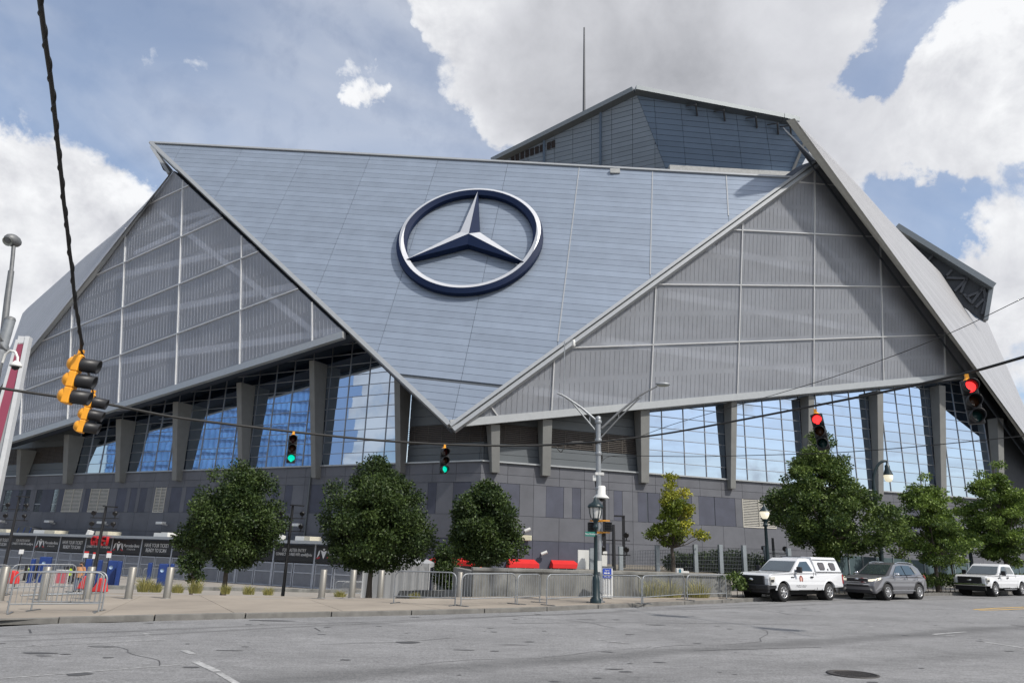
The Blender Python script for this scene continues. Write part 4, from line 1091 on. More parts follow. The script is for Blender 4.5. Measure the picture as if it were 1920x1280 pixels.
# canopy roof
part(put(PG, [(gu[0], gz_top-.10), (gu[-1], gz_top-.10), (gu[-1], gz_top+.14), (gu[0], gz_top+.14)], -4.6, 5.5, True), 'canopy_roof', m_trim, t_gate)
SH = 1.28
msgs = ['T', 'T', 'F', 'M', 'T', 'F', 'M', 'T', 'F', 'M', 'T', 'F', 'M']
msgs[0] = 'M'
for i in range(len(gu)-1):
    a, b = gu[i], gu[i+1]; w = b-a; zs = gz_top-.22; zb = zs-SH
    bo = put(PG, [(a+.10, zb), (b-.10, zb), (b-.10, zs), (a+.10, zs)], .02, .06, True).build('message_board', m_signb, t_gate)
    c = ((a+b)/2, (zb+zs)/2); k = msgs[i]
    if k == 'T':
        text('HAVE YOUR TICKET', .40*w/3.6, PG.xyz((c[0], c[1]+.20), .09), PG.e1, Z, m_let, bo, sx=.78); text('READY TO SCAN', .40*w/3.6, PG.xyz((c[0], c[1]-.24), .09), PG.e1, Z, m_let, bo, sx=.78)
    elif k == 'F':
        text('FOR FASTER ENTRY', .30*w/3.6, PG.xyz((c[0], c[1]+.22), .09), PG.e1, Z, m_let, bo, sx=.78); text('CONNECT TO FREE WIFI: attwifi@mbs', .26*w/3.6, PG.xyz((c[0], c[1]-.10), .09), PG.e1, Z, m_let, bo, sx=.72)
    else:
        text('Mercedes-Benz', .34*w/3.6, PG.xyz((c[0]+w*.17, c[1]+.10), .09), PG.e1, Z, m_let, bo, sx=.9); text('S T A D I U M', .17*w/3.6, PG.xyz((c[0]+w*.17, c[1]-.22), .09), PG.e1, Z, m_let, bo)
        s_ = w/3.6; q = lambda x, y: PG.xyz((c[0]-w*.27+x*s_, c[1]+y*s_), .09)
        mb = MB()
        for tri in (((-.30, .28), (.0, -.34), (.30, .28), (0, .18)), ((-.62, -.28), (-.48, .20), (-.34, .28), (-.40, -.05)), ((.62, -.28), (.48, .20), (.34, .28), (.40, -.05)), ((-.12, .34), (.0, .24), (.12, .34), (0, .40))): mb.poly([q(*p) for p in tri])
        mb.build('logo_mark', m_let, bo)
        MB().poly([q(-.70, -.30), q(-.36, -.16), q(-.30, -.24), q(-.5, -.34)]).poly([q(.70, -.30), q(.36, -.16), q(.30, -.24), q(.5, -.34)]).build('logo_mark', m_red2, bo)
    base = min(gbase(a), gbase(b))-.1
    part(MB().bar(PG.xyz((a, base), 0), PG.xyz((a, gz_top-.1), 0), .16, .16, PG.n), 'gate_post', m_sgrey, t_gate)
    for s0, s1 in ((a+.12, (a+b)/2-.05), ((a+b)/2+.05, b-.12)):
        top = zb-.12; bot = base+.12
        mb = MB()
        for u in (s0+.05, s1-.05): mb.bar(PG.xyz((u, bot), -.02), PG.xyz((u, top), -.02), .10, .07, PG.n)
        for z in (bot+.05, bot+1.12, top-.05): mb.bar(PG.xyz((s0+.1, z), -.02), PG.xyz((s1-.1, z), -.02), .07, .09, Z)
        gl = mb.build('gate_leaf', m_sgrey, t_gate)
        mb = MB(); 
        for u in np.arange(s0+.15, s1-.1, .085): mb.bar(PG.xyz((u, bot), -.03), PG.xyz((u, top), -.03), .05, .012, PG.n)
        mb.build('mesh_infill', m_mesh, gl)
# dark entrance hall behind the gates
part(put(PG, [(gu[0], -3), (gu[-1], -3), (gu[-1], gz_top-.2), (gu[0], gz_top-.2)], -3.6, .1, True), 'hall_wall', mat('hall_shade', (.28, .29, .33), .7, var=.15, scale=.5), t_gate)
# red letters on the canopy edge
u0_, u1_ = PG.px(187, 1012)[0], PG.px(228, 1012)[0]
t = thing('gate_letters', 'red free standing letters reading GATE 1 on the canopy edge', 'letters', PG.xyz(((u0_+u1_)/2, gz_top), 1.0))
text('GATE 1', 1.25, PG.xyz(((u0_+u1_)/2, gz_top-.45), 1.05), PG.e1, Z, m_red2, t, ext=.12, sx=.62)
# boxes on the canopy
m_cream = mat('cream_box', (.50, .47, .38), .7, var=.12)
for x0, x1, y0, y1, lab in ((65, 84, 993, 1003, 'white box on the gate canopy, left one of a joined pair'), (85, 103, 994, 1003.5, 'cream box on the gate canopy, right one of a joined pair'), (-4, 12, 993, 1002, 'cream box on the gate canopy at the left edge of the picture'),
                        (181, 203, 995.5, 1005, 'cream box on the gate canopy behind the red letters'), (290, 303, 1000, 1007, 'white low box on the gate canopy left of the first round tree'), (303.5, 315, 997.5, 1007, 'cream low box on the gate canopy touching a white one'),
                        (555, 571, 1006, 1016, 'white box on the gate canopy right of the tall floodlight mast'), (572, 582, 1005, 1016, 'cream box on the gate canopy nearest the second round tree')):
    pa, pb = PG.px(x0, y0, -2.2), PG.px(x1, y1, -2.2); z1 = max(pa[1], gz_top+.5)
    tag(MB().prism([PG.xyz((pa[0], gz_top+.14), -3.6), PG.xyz((pb[0], gz_top+.14), -3.6), PG.xyz((pb[0], z1), -3.6), PG.xyz((pa[0], z1), -3.6)], PG.n, 1.5, True).build('canopy_box', m_wh if 'white' in lab else m_cream, None, bevel=.03), lab, 'box', 'boxes on the gate canopy')
# dark low arches at far left above the canopy
pa, pb = PG.px(13, 1000, -2.4), PG.px(64, 1000, -2.4)
t = thing('rooftop_shelter', 'low dark arched shelter on the gate canopy at far left', 'shelter', PG.xyz((pa[0], gz_top+.14), -2.6))
arc_ = [(pa[0]+(pb[0]-pa[0])*s, gz_top+.14+.75*math.sin(math.pi*s)**.5) for s in np.linspace(0, 1, 12)]
MB().prism([PG.xyz(p, -3.8) for p in ccw(arc_)], PG.n, 1.2, True).build('shell', m_soff, t)
for f_ in (.3, .52, .75): MB().bar(PG.xyz((pa[0]+(pb[0]-pa[0])*f_, gz_top+.14), -2.57), PG.xyz((pa[0]+(pb[0]-pa[0])*(f_+.05), gz_top+.75), -2.57), .07, .04, PG.n).build('rib', m_bluep, t)
# white loudspeaker boxes
for x0, x1, y0, y1, lab in ((163, 173, 994, 1007, 'tilted white loudspeaker box beside the floodlight mast left of the red letters'), (523, 533, 1002, 1017, 'tilted white loudspeaker box beside the floodlight mast near the last gate sign')):
    p = PG.xyz(PG.px((x0+x1)/2, (y0+y1)/2, .6), .6); s_ = (x1-x0)*p[1]/FPX
    t = thing('loudspeaker', lab, 'loudspeaker', p, group='white loudspeakers on the canopy'); MB().box(p, s_*.8, .5, s_*1.25, A([[.9, .3, .25], [-.35, .93, 0], [-.24, -.08, .96]])).build('cabinet', m_wh, t, bevel=.03)
    MB().bar(p, p+PG.n*-.8-Z*.3, .08, .08).build('bracket', m_galvd, t)

# ------------------------------------------------------------------ red awnings on the right wall, tent, small plants there
def awning(x0, x1, y0, y1, pl, lab, proj=.75):
    ua, ub = pl.px(x0, (y0+y1)/2, proj)[0], pl.px(x1, (y0+y1)/2, proj)[0]; zt, zb = pl.px((x0+x1)/2, y0)[1], pl.px((x0+x1)/2, y1, proj)[1]
    t = thing('awning', lab, 'awning', pl.xyz((ua, zb)), group='red awnings on the base wall')
    zv = zb+.32
    V = [pl.xyz((ua, zt), .02), pl.xyz((ub, zt), .02), pl.xyz((ub+.15, zv), proj), pl.xyz((ua-.15, zv), proj), pl.xyz((ub+.15, zb), proj), pl.xyz((ua-.15, zb), proj), pl.xyz((ua-.15, zb), .02), pl.xyz((ub+.15, zb), .02)]
    MB().mesh(V, [[0, 3, 2, 1], [3, 5, 4, 2], [0, 6, 5, 3], [1, 2, 4, 7]]).build('canopy_cloth', m_red, t)
    MB().poly([pl.xyz((ua-.1, zb-2.3), .03), pl.xyz((ub+.1, zb-2.3), .03), pl.xyz((ub+.1, zb), .03), pl.xyz((ua-.1, zb), .03)]).build('dark_opening', mat('shop_glass', (.05, .07, .075), .15, var=.15), t)
    n_ = 3
    for k in range(n_+1): u = ua+(ub-ua)*k/n_; MB().bar(pl.xyz((u, zb-2.3), .06), pl.xyz((u, zb), .06), .07, .05, pl.n).build('frame_post', m_frame, t)
awning(958, 1008, 1048, 1064, PRW, 'red awning between the small round tree and the second red awning')
awning(1040, 1083, 1050, 1065, PRW, 'red awning touching the white boards')
awning(806, 880, 1045, 1059, PLW, 'red awning mostly hidden behind the small round tree, right of the white tent')
c = at(792, 1090, 47.); g0 = gz(c[0], c[1])
t = thing('party_tent', 'white peaked tent with a hanging side cloth behind the second round tree', 'tent', (c[0], c[1], g0))
m_tent = mat('tent_cloth', (.30, .31, .325), .7, var=.05)
zt_t = at(790, 1055, 47)[2]; pk = at(786, 1040, 47)[2]
hw = 2.4; Vb = [A([c[0]-hw-1.2, c[1]-.5, zt_t]), A([c[0]+.45, c[1]-.5, zt_t]), A([c[0]+.45, c[1]+3, zt_t]), A([c[0]-hw-1.2, c[1]+3, zt_t])]; ap = A([c[0]-.9, c[1]+1.2, pk+.1])
mb = MB()
for i in range(4): mb.poly([Vb[i], Vb[(i+1) % 4], ap])
for i in range(4): mb.poly([Vb[i]-Z*.25, Vb[(i+1) % 4]-Z*.25, Vb[(i+1) % 4], Vb[i]])
mb.build('roof', m_tent, t)
mb = MB(); n_ = 26; pts = [(Vb[0]+(Vb[1]-Vb[0])*k/n_+A([0, .02*math.sin(k*1.9), 0])) for k in range(n_+1)]
for a, b in zip(pts[:-1], pts[1:]): mb.poly([A([a[0], a[1], g0]), A([b[0], b[1], g0]), b-Z*.1, a-Z*.1], True)
mb.build('side_cloth', m_tent, t)
for v in Vb: MB().bar(A([v[0], v[1], g0]), v, .07, .07).build('pole', m_frame, t)

# ------------------------------------------------------------------ things in front of the gates
def ga(x, y): return gat(x, y, .105)
def onplaza(x, Y):     # a place on the plaza seen in the direction of x at distance Y
    d = ray(x, 1090); X = d[0]/d[1]*Y; return A([X, Y, gz(X, Y)+.105])
def zat(y, p, x=None):
    return at(x if x is not None else 960, y, p[1])[2]
for x, ytop, ybot, Y, w, lab in ((55, 1047, 1090, 56, .25, 'narrow blue board behind the left black cart, leftmost of the blue ones'), (78, 1043, 1085, 57, .78, 'broad blue board standing right behind the left black cart'), (160, 1047, 1066, 55, .42, 'bright blue sign board behind the person'), (182, 1049, 1085, 54, .26, 'narrow blue board between the person and the tall blue bin'),
                            (206, 1050, 1090, 53, .62, 'broad tall blue bin with a pale badge, left of the free standing bollards'), (219.5, 1051, 1090, 52.5, .26, 'narrow blue board right against the broad tall blue bin'), (277, 1054, 1084, 54, .26, 'narrow blue board above the first grass clump'), (303, 1056, 1086, 54, .62, 'broad blue bin behind the grass clump by a bollard'), (319, 1056, 1078, 54, .24, 'narrow blue board left of the first round tree, rightmost of the blue ones')):
    c = onplaza(x, Y); zt = at(x, ytop, Y)[2]; h = zt-c[2]; t = thing('blue_stand', lab, 'blue stand', c, group='blue stands before the gates')
    zz = c[2] if h < 2.2 else zt-min(h, 2.2)
    MB().box((c[0], c[1], zz), w, .35, zt-zz, .25, True).build('panel', m_bluep, t, bevel=.04)
    if w > .5:
        MB().lathe([(.0, .0), (.13, .0), (.13, .01)], (c[0]+.0, c[1]-.19, zt-.45), 12, ax=(.24, -.97, 0)).build('badge', mat('badge_pale', (.25, .35, .5), .5), t)
    MB().box((c[0], c[1], c[2]), w*1.05, .55, .08, .25, True).build('base', m_bluep, t)
for x, y0, Y, lab in ((56, 1057, 59, 'black cart with a green yellow recycling arrow, left one'), (130, 1061, 57, 'black cart with a green yellow recycling arrow behind the red sign board')):
    c = onplaza(x, Y); zt = at(x, y0, Y)[2]; h = max(1.0, min(1.25, zt-c[2])); z0 = zt-h
    t = thing('recycling_cart', lab, 'cart', c, group='black carts before the gates')
    MB().box((c[0], c[1], z0+.1), .82, .75, h-.1, .15, True).build('body', m_black, t, bevel=.03)
    for sx in (-.3, .3): MB().lathe([(0, -.05), (.12, -.05), (.12, .05), (0, .05)], (c[0]+sx, c[1]-.3, z0+.10), 12, ax=(1, 0, 0)).build('wheel', m_black, t)
    f_ = lambda a, b: (c[0]+.16+a, c[1]-.41+.02*a, z0+h*.68+b)
    MB().poly([f_(-.17, -.25), f_(.17, -.25), f_(.17, .02), f_(.26, .02), f_(0, .28), f_(-.26, .02), f_(-.17, .02)]).build('arrow_sticker', mat('lime', (.45, .62, .02), .5, var=.05), t)
    for sx in (-.28, -.1): MB().box((c[0]+sx, c[1]-.39, z0+h*.78), .12, .02, .07).build('label_sticker', m_let, t)
# small signs on posts
for x, y0, y1, Y, m_, lab in ((29, 1028, 1075, 50, m_let, 'white sign on a thin black post at far left'), (153, 1035, 1085, 50, m_redp, 'small red and white sign on a thin post left of the floodlight mast'), (170, 1037, 1085, 50, m_redp, 'small red and white sign hanging on the floodlight mast foot'), (196, 1035, 1088, 49, m_redp, 'small red and white sign on a thin post in front of the tall blue bin')):
    c = onplaza(x, Y); zt = at(x, y0, Y)[2]; t = thing('post_sign', lab, 'sign', c, group='small signs before the gates')
    MB().tube([c, A([c[0], c[1], zt])], .028, 6).build('post', m_black, t); s_ = .36 if Y < 39 else .30
    MB().box((c[0], c[1]-.05, zt-.18), s_, .02, s_*.95).build('plate', m_let, t)
    if m_ is m_redp: MB().box((c[0], c[1]-.05, zt+.03), s_, .02, .10).build('red_band', m_redp, t)
    MB().lathe([(.24, 0), (.20, .05), (.03, .09)], c, 10).build('base', m_black, t)
# red weights at the barrier feet
for x, y, Y, lab in ((17, 1083, 31, 'red triangular weight bag on the barrier behind the first bollards'), (186, 1098, 29.5, 'red weight bag at the right end of the near barriers'), (157, 1093, 31, 'red weight bag beside the person')):
    c = onplaza(x, Y); zc_ = at(x, y, Y)[2]; s_ = .28
    tag(MB().mesh([A([c[0]-s_, c[1], zc_-.22]), A([c[0]+s_, c[1]-.05, zc_-.22]), A([c[0]+s_*.55, c[1]-.05, zc_+.24]), A([c[0]-s_*.1, c[1], zc_+.3]), A([c[0]-s_, c[1]+.3, zc_-.22]), A([c[0]+s_, c[1]+.3, zc_-.22]), A([c[0]+s_*.55, c[1]+.3, zc_+.24]), A([c[0]-s_*.1, c[1]+.3, zc_+.3])],
        [[0, 1, 2, 3], [5, 4, 7, 6], [0, 3, 7, 4], [1, 5, 6, 2], [3, 2, 6, 7], [0, 4, 5, 1]]).build('weight_bag', m_redp, None, bevel=.04), lab, 'weight bag', 'red weight bags')
# red sign board in a white frame
c = ga(112, 1100); t = thing('red_sign_board', 'faded red board in a white frame behind the nearest barrier', 'sign board', c)
z1 = at(112, 1067, c[1])[2]; w = 22*c[1]/FPX; MB().box((c[0], c[1], c[2]+.25), w, .03, z1-c[2]-.3, None, True).build('board', mat('faded_red', (.42, .09, .11), .6, var=.15), t)
for s in (-1, 1): MB().box((c[0]+s*w/2, c[1]-.01, c[2]), .05, .06, z1-c[2], None, True).build('frame_side', m_wh, t); MB().box((c[0]+s*w*.36, c[1], c[2]), .06, .7, .05, None, True).build('foot', m_galvd, t)
MB().box((c[0], c[1]-.01, z1-.03), w, .06, .06).build('frame_top', m_wh, t)
# flat barriers lying on the ground behind the nearest ones
p0, p1 = ga(38, 1119), ga(150, 1116)
t = thing('folded_barrier', 'steel crowd barrier lying flat on the pavement behind the nearest barriers', 'barrier', p0)
mb = MB(); nY_ = A([.25, 1.0, -.0]); q = [p0+Z*.06, p1+Z*.06, p1+nY_+Z*.06, p0+nY_+Z*.06]
MB().tube(q+[q[0]], .022, 6).build('frame', m_galv, t)
for k in range(1, 22): mb.tube([q[0]+(q[1]-q[0])*k/22, q[3]+(q[2]-q[3])*k/22], .009, 4, caps=False)
mb.build('bars', m_galv, t)

# person by the gates, seen from behind
def person(c, h, lab):
    t = thing('person', lab, 'person', c)
    k = h/1.75; x0, y0, z0 = c
    J = {'hip': (0, 0, .95), 'chest': (0, .02, 1.30), 'neck': (0, .02, 1.48), 'head': (0, .0, 1.62), 'top': (0, 0, 1.72), 'ls': (-.19, .02, 1.42), 'le': (-.25, .0, 1.12), 'lw': (-.23, -.10, .88), 'rs': (.19, .02, 1.42), 're': (.26, .02, 1.12), 'rw': (.24, -.08, .88),
         'lh': (-.10, 0, .90), 'lk': (-.11, -.03, .50), 'la': (-.12, .02, .09), 'lt': (-.12, -.15, .04), 'rh': (.10, 0, .90), 'rk': (.12, .05, .50), 'ra': (.14, .12, .09), 'rt': (.15, -.03, .04), 'lf': (-.22, -.15, .78), 'rf': (.23, -.12, .78)}
    R = {'hip': .15, 'chest': .16, 'neck': .06, 'head': .10, 'top': .075, 'ls': .075, 'le': .05, 'lw': .035, 'rs': .075, 're': .05, 'rw': .035, 'lh': .10, 'lk': .07, 'la': .048, 'lt': .035, 'rh': .10, 'rk': .07, 'ra': .048, 'rt': .035, 'lf': .03, 'rf': .03}
    nm = list(J); E = [('hip', 'chest'), ('chest', 'neck'), ('neck', 'head'), ('head', 'top'), ('chest', 'ls'), ('ls', 'le'), ('le', 'lw'), ('lw', 'lf'), ('chest', 'rs'), ('rs', 're'), ('re', 'rw'), ('rw', 'rf'), ('hip', 'lh'), ('lh', 'lk'), ('lk', 'la'), ('la', 'lt'), ('hip', 'rh'), ('rh', 'rk'), ('rk', 'ra'), ('ra', 'rt')]
    me = bpy.data.meshes.new('body'); me.from_pydata([tuple(k*v for v in J[n]) for n in nm], [(nm.index(a), nm.index(b)) for a, b in E], [])
    me.materials.append(mat('skin', (.30, .16, .10), .6, var=.05)); o = link(me, 'body', t)
    o.modifiers.new('skin', 'SKIN'); o.modifiers.new('sub', 'SUBSURF').levels = 1; o.modifiers['sub'].render_levels = 2
    for i, n in enumerate(nm): me.skin_vertices[0].data[i].radius = (R[n]*k, R[n]*k)
    me.skin_vertices[0].data[0].use_root = True
    P = lambda n: A(c)+A(J[n])*k
    MB().tube([P('hip')-Z*.10, P('hip'), P('chest'), P('neck')-Z*.04], [.18*k, .175*k, .20*k, .10*k], 12).tube([P('ls'), P('le')+Z*.05], [.09*k, .07*k], 8).tube([P('rs'), P('re')+Z*.05], [.09*k, .07*k], 8).build('shirt', mat('shirt_tan', (.42, .20, .09), .8, var=.1), t)
    MB().tube([P('lh')+Z*.06, P('lk'), P('la')], [.115*k, .088*k, .075*k], 10).tube([P('rh')+Z*.06, P('rk'), P('ra')], [.115*k, .088*k, .075*k], 10).build('jeans', mat('denim', (.09, .12, .18), .8, var=.2, scale=8), t)
    MB().ball(P('head')+A([0, .025, .04]), (.115*k, .115*k, .12*k), 12).build('hair', mat('hair', (.03, .018, .012), .7, var=.2), t)
    for s in ('la', 'ra'): MB().box(P(s)+A([0, -.06, -.04]), .09, .26, .09).build('shoe', m_black, t, bevel=.03)
    return t
pc = ga(146, 1104); ph = (1105-1057)*pc[1]/FPX
pc = onplaza(147, 46.5); person(pc, 1.74, 'person in a tan top and jeans standing before the gates')

# ------------------------------------------------------------------ poles and lamps
def flood_mast(x, ybase, Y, ytop, rows, lab, arm=1, base=None):
    c = base if base is not None else onplaza(x, Y); Y = c[1]; px = x
    zt = at(px, ytop, Y)[2]; t = thing('floodlight_mast', lab, 'floodlight mast', c, group='dark floodlight masts')
    MB().tube([c, A([c[0], c[1], zt])], [.10, .065], 8).build('pole', m_black, t)
    if arm: MB().bar(A([c[0]-.12, c[1], zt]), A([c[0]+.62, c[1]-.1, zt-.03]), .22, .07).build('top_lamp', m_black, t)
    for yr in rows:
        z = at(px, yr, Y)[2]; MB().bar(A([c[0]-.72, c[1], z-.28]), A([c[0]+.78, c[1], z-.28]), .05, .05).build('crossbar', m_black, t)
        for s in (-.55, .6):
            q = A([c[0]+s, c[1]-.05, z]); h = MB().lathe([(0, .11), (.08, .09), (.125, .01), (.13, -.09), (.11, -.09), (.0, -.07)], q, 12, ax=(s*.3, .6, .35)).tube([q, q-Z*.28], .03, 6).build('spotlight', m_black, t)
    return t
flood_mast(2, 0, 45, 929, (945, 965), 'dark floodlight mast cut by the left edge of the picture')
flood_mast(173, 0, 40, 948, (960, 980), 'dark floodlight mast left of the red letters')
flood_mast(533, 0, 41, 946, (961, 985), 'dark floodlight mast between the first two round trees, four spotlights')
c = A([*PW.xyz((PW.px(1215, 1065)[0], 0), -4.2)[:2], zt_]); flood_mast(1214.5, 0, 0, 985, (1003, 1030), 'dark floodlight mast behind the thin yellow green tree', 0, c)
c = at(1452, 1060, 40); c[2] = .9; flood_mast(1452, 0, 0, 1008, (1027,), 'low floodlight mast behind the white pickup roof', 0, c)
# slim square lamp poles against the wall
for x, y0, Y, arm, lab in ((1133.5, 921, 42, 0, 'plain slim dark pole just right of the steel signal pole'), (1170, 966, 45, -1, 'slim dark lamp pole with one flat arm left of the yellow green tree')):
    c = at(x, 1066, Y); c[2] = zt_; zt = at(x, y0, Y)[2]; t = thing('slim_lamp_pole', lab, 'lamp pole', c)
    MB().bar(c, A([c[0], c[1], zt]), .16, .16, (0, 1, 0)).build('pole', m_black, t)
    if arm: MB().bar(A([c[0]-.55, c[1], zt-.04]), A([c[0]+.08, c[1], zt-.04]), .25, .09).build('lamp_head', m_black, t)
    else: MB().bar(A([c[0]-.2, c[1], zt]), A([c[0]+.1, c[1], zt]), .2, .12).build('cap', m_black, t)

def acorn_post(c, h, lab, lit, r=.055, fluted=True):
    t = thing('street_lamp', lab, 'street lamp', c, group='dark teal street lamps'); c = np.asarray(c, float)
    MB().lathe([(.20, 0), (.20, .12), (.15, .18), (.14, .75), (.11, .85), (.075, .95)], c, 16).build('base', m_teal, t)
    MB().lathe([(r*1.35, .9), (r*1.2, h*.5), (r, h-1.05), (r*1.7, h-1.0), (r*1.7, h-.95), (r*1.1, h-.9), (r*1.3, h-.80), (r*2.3, h-.72), (r*2.3, h-.68)], c, 14).build('pole', m_teal, t)
    if lit: MB().lathe([(.10, h-.68), (.19, h-.55), (.235, h-.38), (.21, h-.30)], c, 14).build('globe', m_globe, t); MB().lathe([(.27, h-.31), (.25, h-.27), (.12, h-.12), (.05, h-.02), (.035, h+.08), (0, h+.10)], c, 14).build('cap', m_teal, t)
    else:
        MB().lathe([(.15, h-.66), (.185, h-.5), (.20, h-.28)], c, 14).build('globe', m_globeoff, t)
        for k in range(6):
            a = k*math.pi/3; d = A([math.cos(a), math.sin(a), 0]); MB().tube([c+d*.16+Z*(h-.68), c+d*.215+Z*(h-.48), c+d*.235+Z*(h-.27)], .015, 4).build('cage_rib', m_teal, t)
        MB().lathe([(.28, h-.29), (.29, h-.25), (.24, h-.17), (.10, h-.08), (.05, h+.05), (0, h+.10)], c, 14).build('cap', m_teal, t)
    return t
c = gat(1117, 1130, .13); acorn_post(c, at(1117, 936, c[1])[2]-c[2], 'dark teal lamp post with unlit caged lantern in front of the steel signal pole', 0)
c = A([*at(1441.5, 1080, 37.5)[:2], .3]); acorn_post(c, at(1436, 947, 37.5)[2]-c[2], 'dark teal lamp post with a glowing acorn globe behind the white pickup', 1, .072)
def pendant(x, yb, Y, ytop, reach, lab, lit=True):
    c = at(x, yb, Y); c[2] = .3; zt = at(x, ytop, Y)[2]; t = thing('street_lamp', lab, 'street lamp', c, group='dark teal street lamps')
    MB().lathe([(.24, 0), (.24, .2), (.17, .9), (.12, 1.)], c, 14).build('base', m_teal, t)
    hh = zt-c[2]; pts = [c+Z*.9, c+Z*(hh-1.5)]+[c+Z*(hh-1.5+1.45*math.sin(a))+A([reach*(1-math.cos(a)), 0, 0]) for a in np.linspace(.2, math.pi/2, 7)]+[c+A([reach*1.12, 0, hh-.04])]
    MB().tube(pts, [.125, .10]+[.075]*7+[.06], 10).build('pole', m_teal, t)
    q = c+A([reach*1.1, 0, hh-.05]); MB().lathe([(.04, 0), (.05, -.18), (.13, -.25), (.13, -.42), (.24, -.70), (.25, -.76)], q, 14).build('shade', m_teal, t)
    MB().lathe([(.235, -.76), (.22, -.95), (.15, -1.1), (0, -1.14)], q, 14).build('globe', m_globe if lit else m_globeoff, t); return t
pendant(1657, 1085, 39.5, 862, .78, 'dark street lamp with curved arm and glowing globe beside the biggest tree')
pendant(1826, 1085, 46, 985, -.25, 'dark street lamp with a globe half hidden between the two right hand trees', False)

# steel signal pole with luminaire arms
c = gat(1123, 1128.5, .13); SPc = c; Y = c[1]; zt = at(1121, 786, Y)[2]
t = thing('signal_pole', 'tall galvanised steel signal pole with two braced lamp arms behind the teal lamp post', 'signal pole', c)
MB().tube([c, A([c[0], c[1], zt])], [.115, .095], 12).build('pole', m_galv, t); MB().lathe([(.22, 0), (.22, .04), (.14, .06), (.13, .30), (.115, .32)], c, 12).build('base', m_galvd, t)
MB().lathe([(.11, 0), (.10, .10), (.0, .15)], A([c[0], c[1], zt]), 10).build('cap', m_galv, t)
for z in (zt-.1, zt-.8, zt-1.3, zt-2.6, zt-5.6): MB().lathe([(.12, -.06), (.128, -.04), (.128, .04), (.12, .06)], A([c[0], c[1], z]), 12).build('clamp', m_galv, t)
S = lambda x, y: at(x, y, Y)
MB().tube([S(1119, 789), S(1090, 764), S(1062, 745), S(1054, 740.5), S(1045, 737)], [.05, .045, .04, .04, .03], 8).build('lamp_arm', m_galv, t)
MB().tube([S(1116, 806), S(1090, 775), S(1072, 753), S(1062, 746)], .03, 8).bar(S(1106, 781), S(1106, 793), .03, .03, (0, 1, 0)).build('arm_brace', m_galv, t)
arm = MB().tube([S(1128, 803), S(1160, 773), S(1197, 743), S(1210, 735), S(1232, 724)], [.05, .045, .04, .035, .03], 8).build('lamp_arm', m_galvd, t)
MB().tube([S(1126, 821), S(1160, 784), S(1199, 746)], .03, 8).bar(S(1160, 775), S(1160, 784), .03, .03, (0, 1, 0)).build('arm_brace', m_galvd, t)
q = S(1243, 720); MB().ball(q, (.30, .14, .075), 12).build('luminaire', m_galv, t); MB().ball(q-Z*.035, (.25, .11, .07), 12).build('lens', m_globeoff2, arm)
# slim antenna pipe hung from the broken arm
MB().tube([S(1058.5, 640), S(1058.5, 700), S(1057.5, 758)], .022, 6).build('antenna_pipe', m_galv, t)
MB().tube([S(1058.5, 650), S(1064, 643), S(1074, 636)], .018, 6).build('antenna_arm', m_galv, t); MB().lathe([(.04, .14), (.06, .1), (.075, -.1), (.05, -.14)], S(1075.5, 643), 10).build('antenna_horn', m_wh, t)
# bell shaped camera, small boxes and cables on the pole
MB().lathe([(.14, .42), (.17, .38), (.17, .12), (.30, .0), (.30, -.04), (.0, -.05)], S(1127, 932), 14).build('radar_bell', m_wh, t)
MB().lathe([(.0, -.16), (.10, -.14), (.14, -.05)], S(1127, 932), 12).build('dome', m_black, t)
MB().box(S(1124, 888), .32, .2, .10).build('camera', m_wh, t); MB().box(S(1115, 896), .14, .1, .2).build('small_box', m_wh, t)
MB().tube([S(1121, 834), S(1126, 843), S(1129, 858), S(1126, 868), S(1118, 884)], .04, 6).build('feed_cable', m_cable, t); MB().tube([S(1116, 898), S(1117, 915), S(1120, 928)], .018, 5).tube([S(1126, 890), S(1126, 912), S(1124, 926)], .018, 5).build('wire', m_cable, t)
# stickers on the pole
mb = MB(); mb.box(S(1122.5, 1061)-A([0, .16, 0]), .17, .02, .38).build('paper_sticker', m_wh, t)
# pedestrian signals and street name sign
for x, s, lab in ((1108, -1, 'dark pedestrian signal head left of the poles'), (1140, 1, 'dark pedestrian signal head right of the steel pole')):
    q = S(x, 987.5)-A([0, .1, 0]); t2 = thing('pedestrian_signal', lab, 'pedestrian signal', q, group='pedestrian signals on the steel pole')
    MB().box(q, .25, .20, .33).build('housing', m_black, t2, bevel=.02); MB().box(q-A([0, .11, 0]), .21, .02, .28).build('screen', m_signb, t2)
    for z in (.22, -.20): MB().bar(q+Z*z-A([s*.42, 0, 0]), q+Z*z+A([s*.05, 0, 0]), .05, .045).build('bracket', m_yel, t2)
    mb = MB()
    for k in range(4): mb.box(q+A([0, -.14, -.12+k*.09]), .24, .10, .012)
    mb.build('hood', m_black, t2)
q = gat(1117, 1130, .13); q = at(1106.5, 1000.5, q[1]-.12)
t2 = thing('street_sign', 'small green street name sign reading Northside on the teal lamp post', 'street sign', q)
m_green = mat('sign_green', (.01, .17, .13), .45, var=.06)
MB().box(q, .36, .02, .16).build('plate', m_green, t2); text('Northside', .105, q-A([0, .013, 0]), (1, 0, 0), Z, m_let, t2, ext=.002, sx=.8)
MB().bar(q+A([.17, .02, 0]), q+A([.28, .1, 0]), .05, .05).build('bracket', m_galvd, t2)
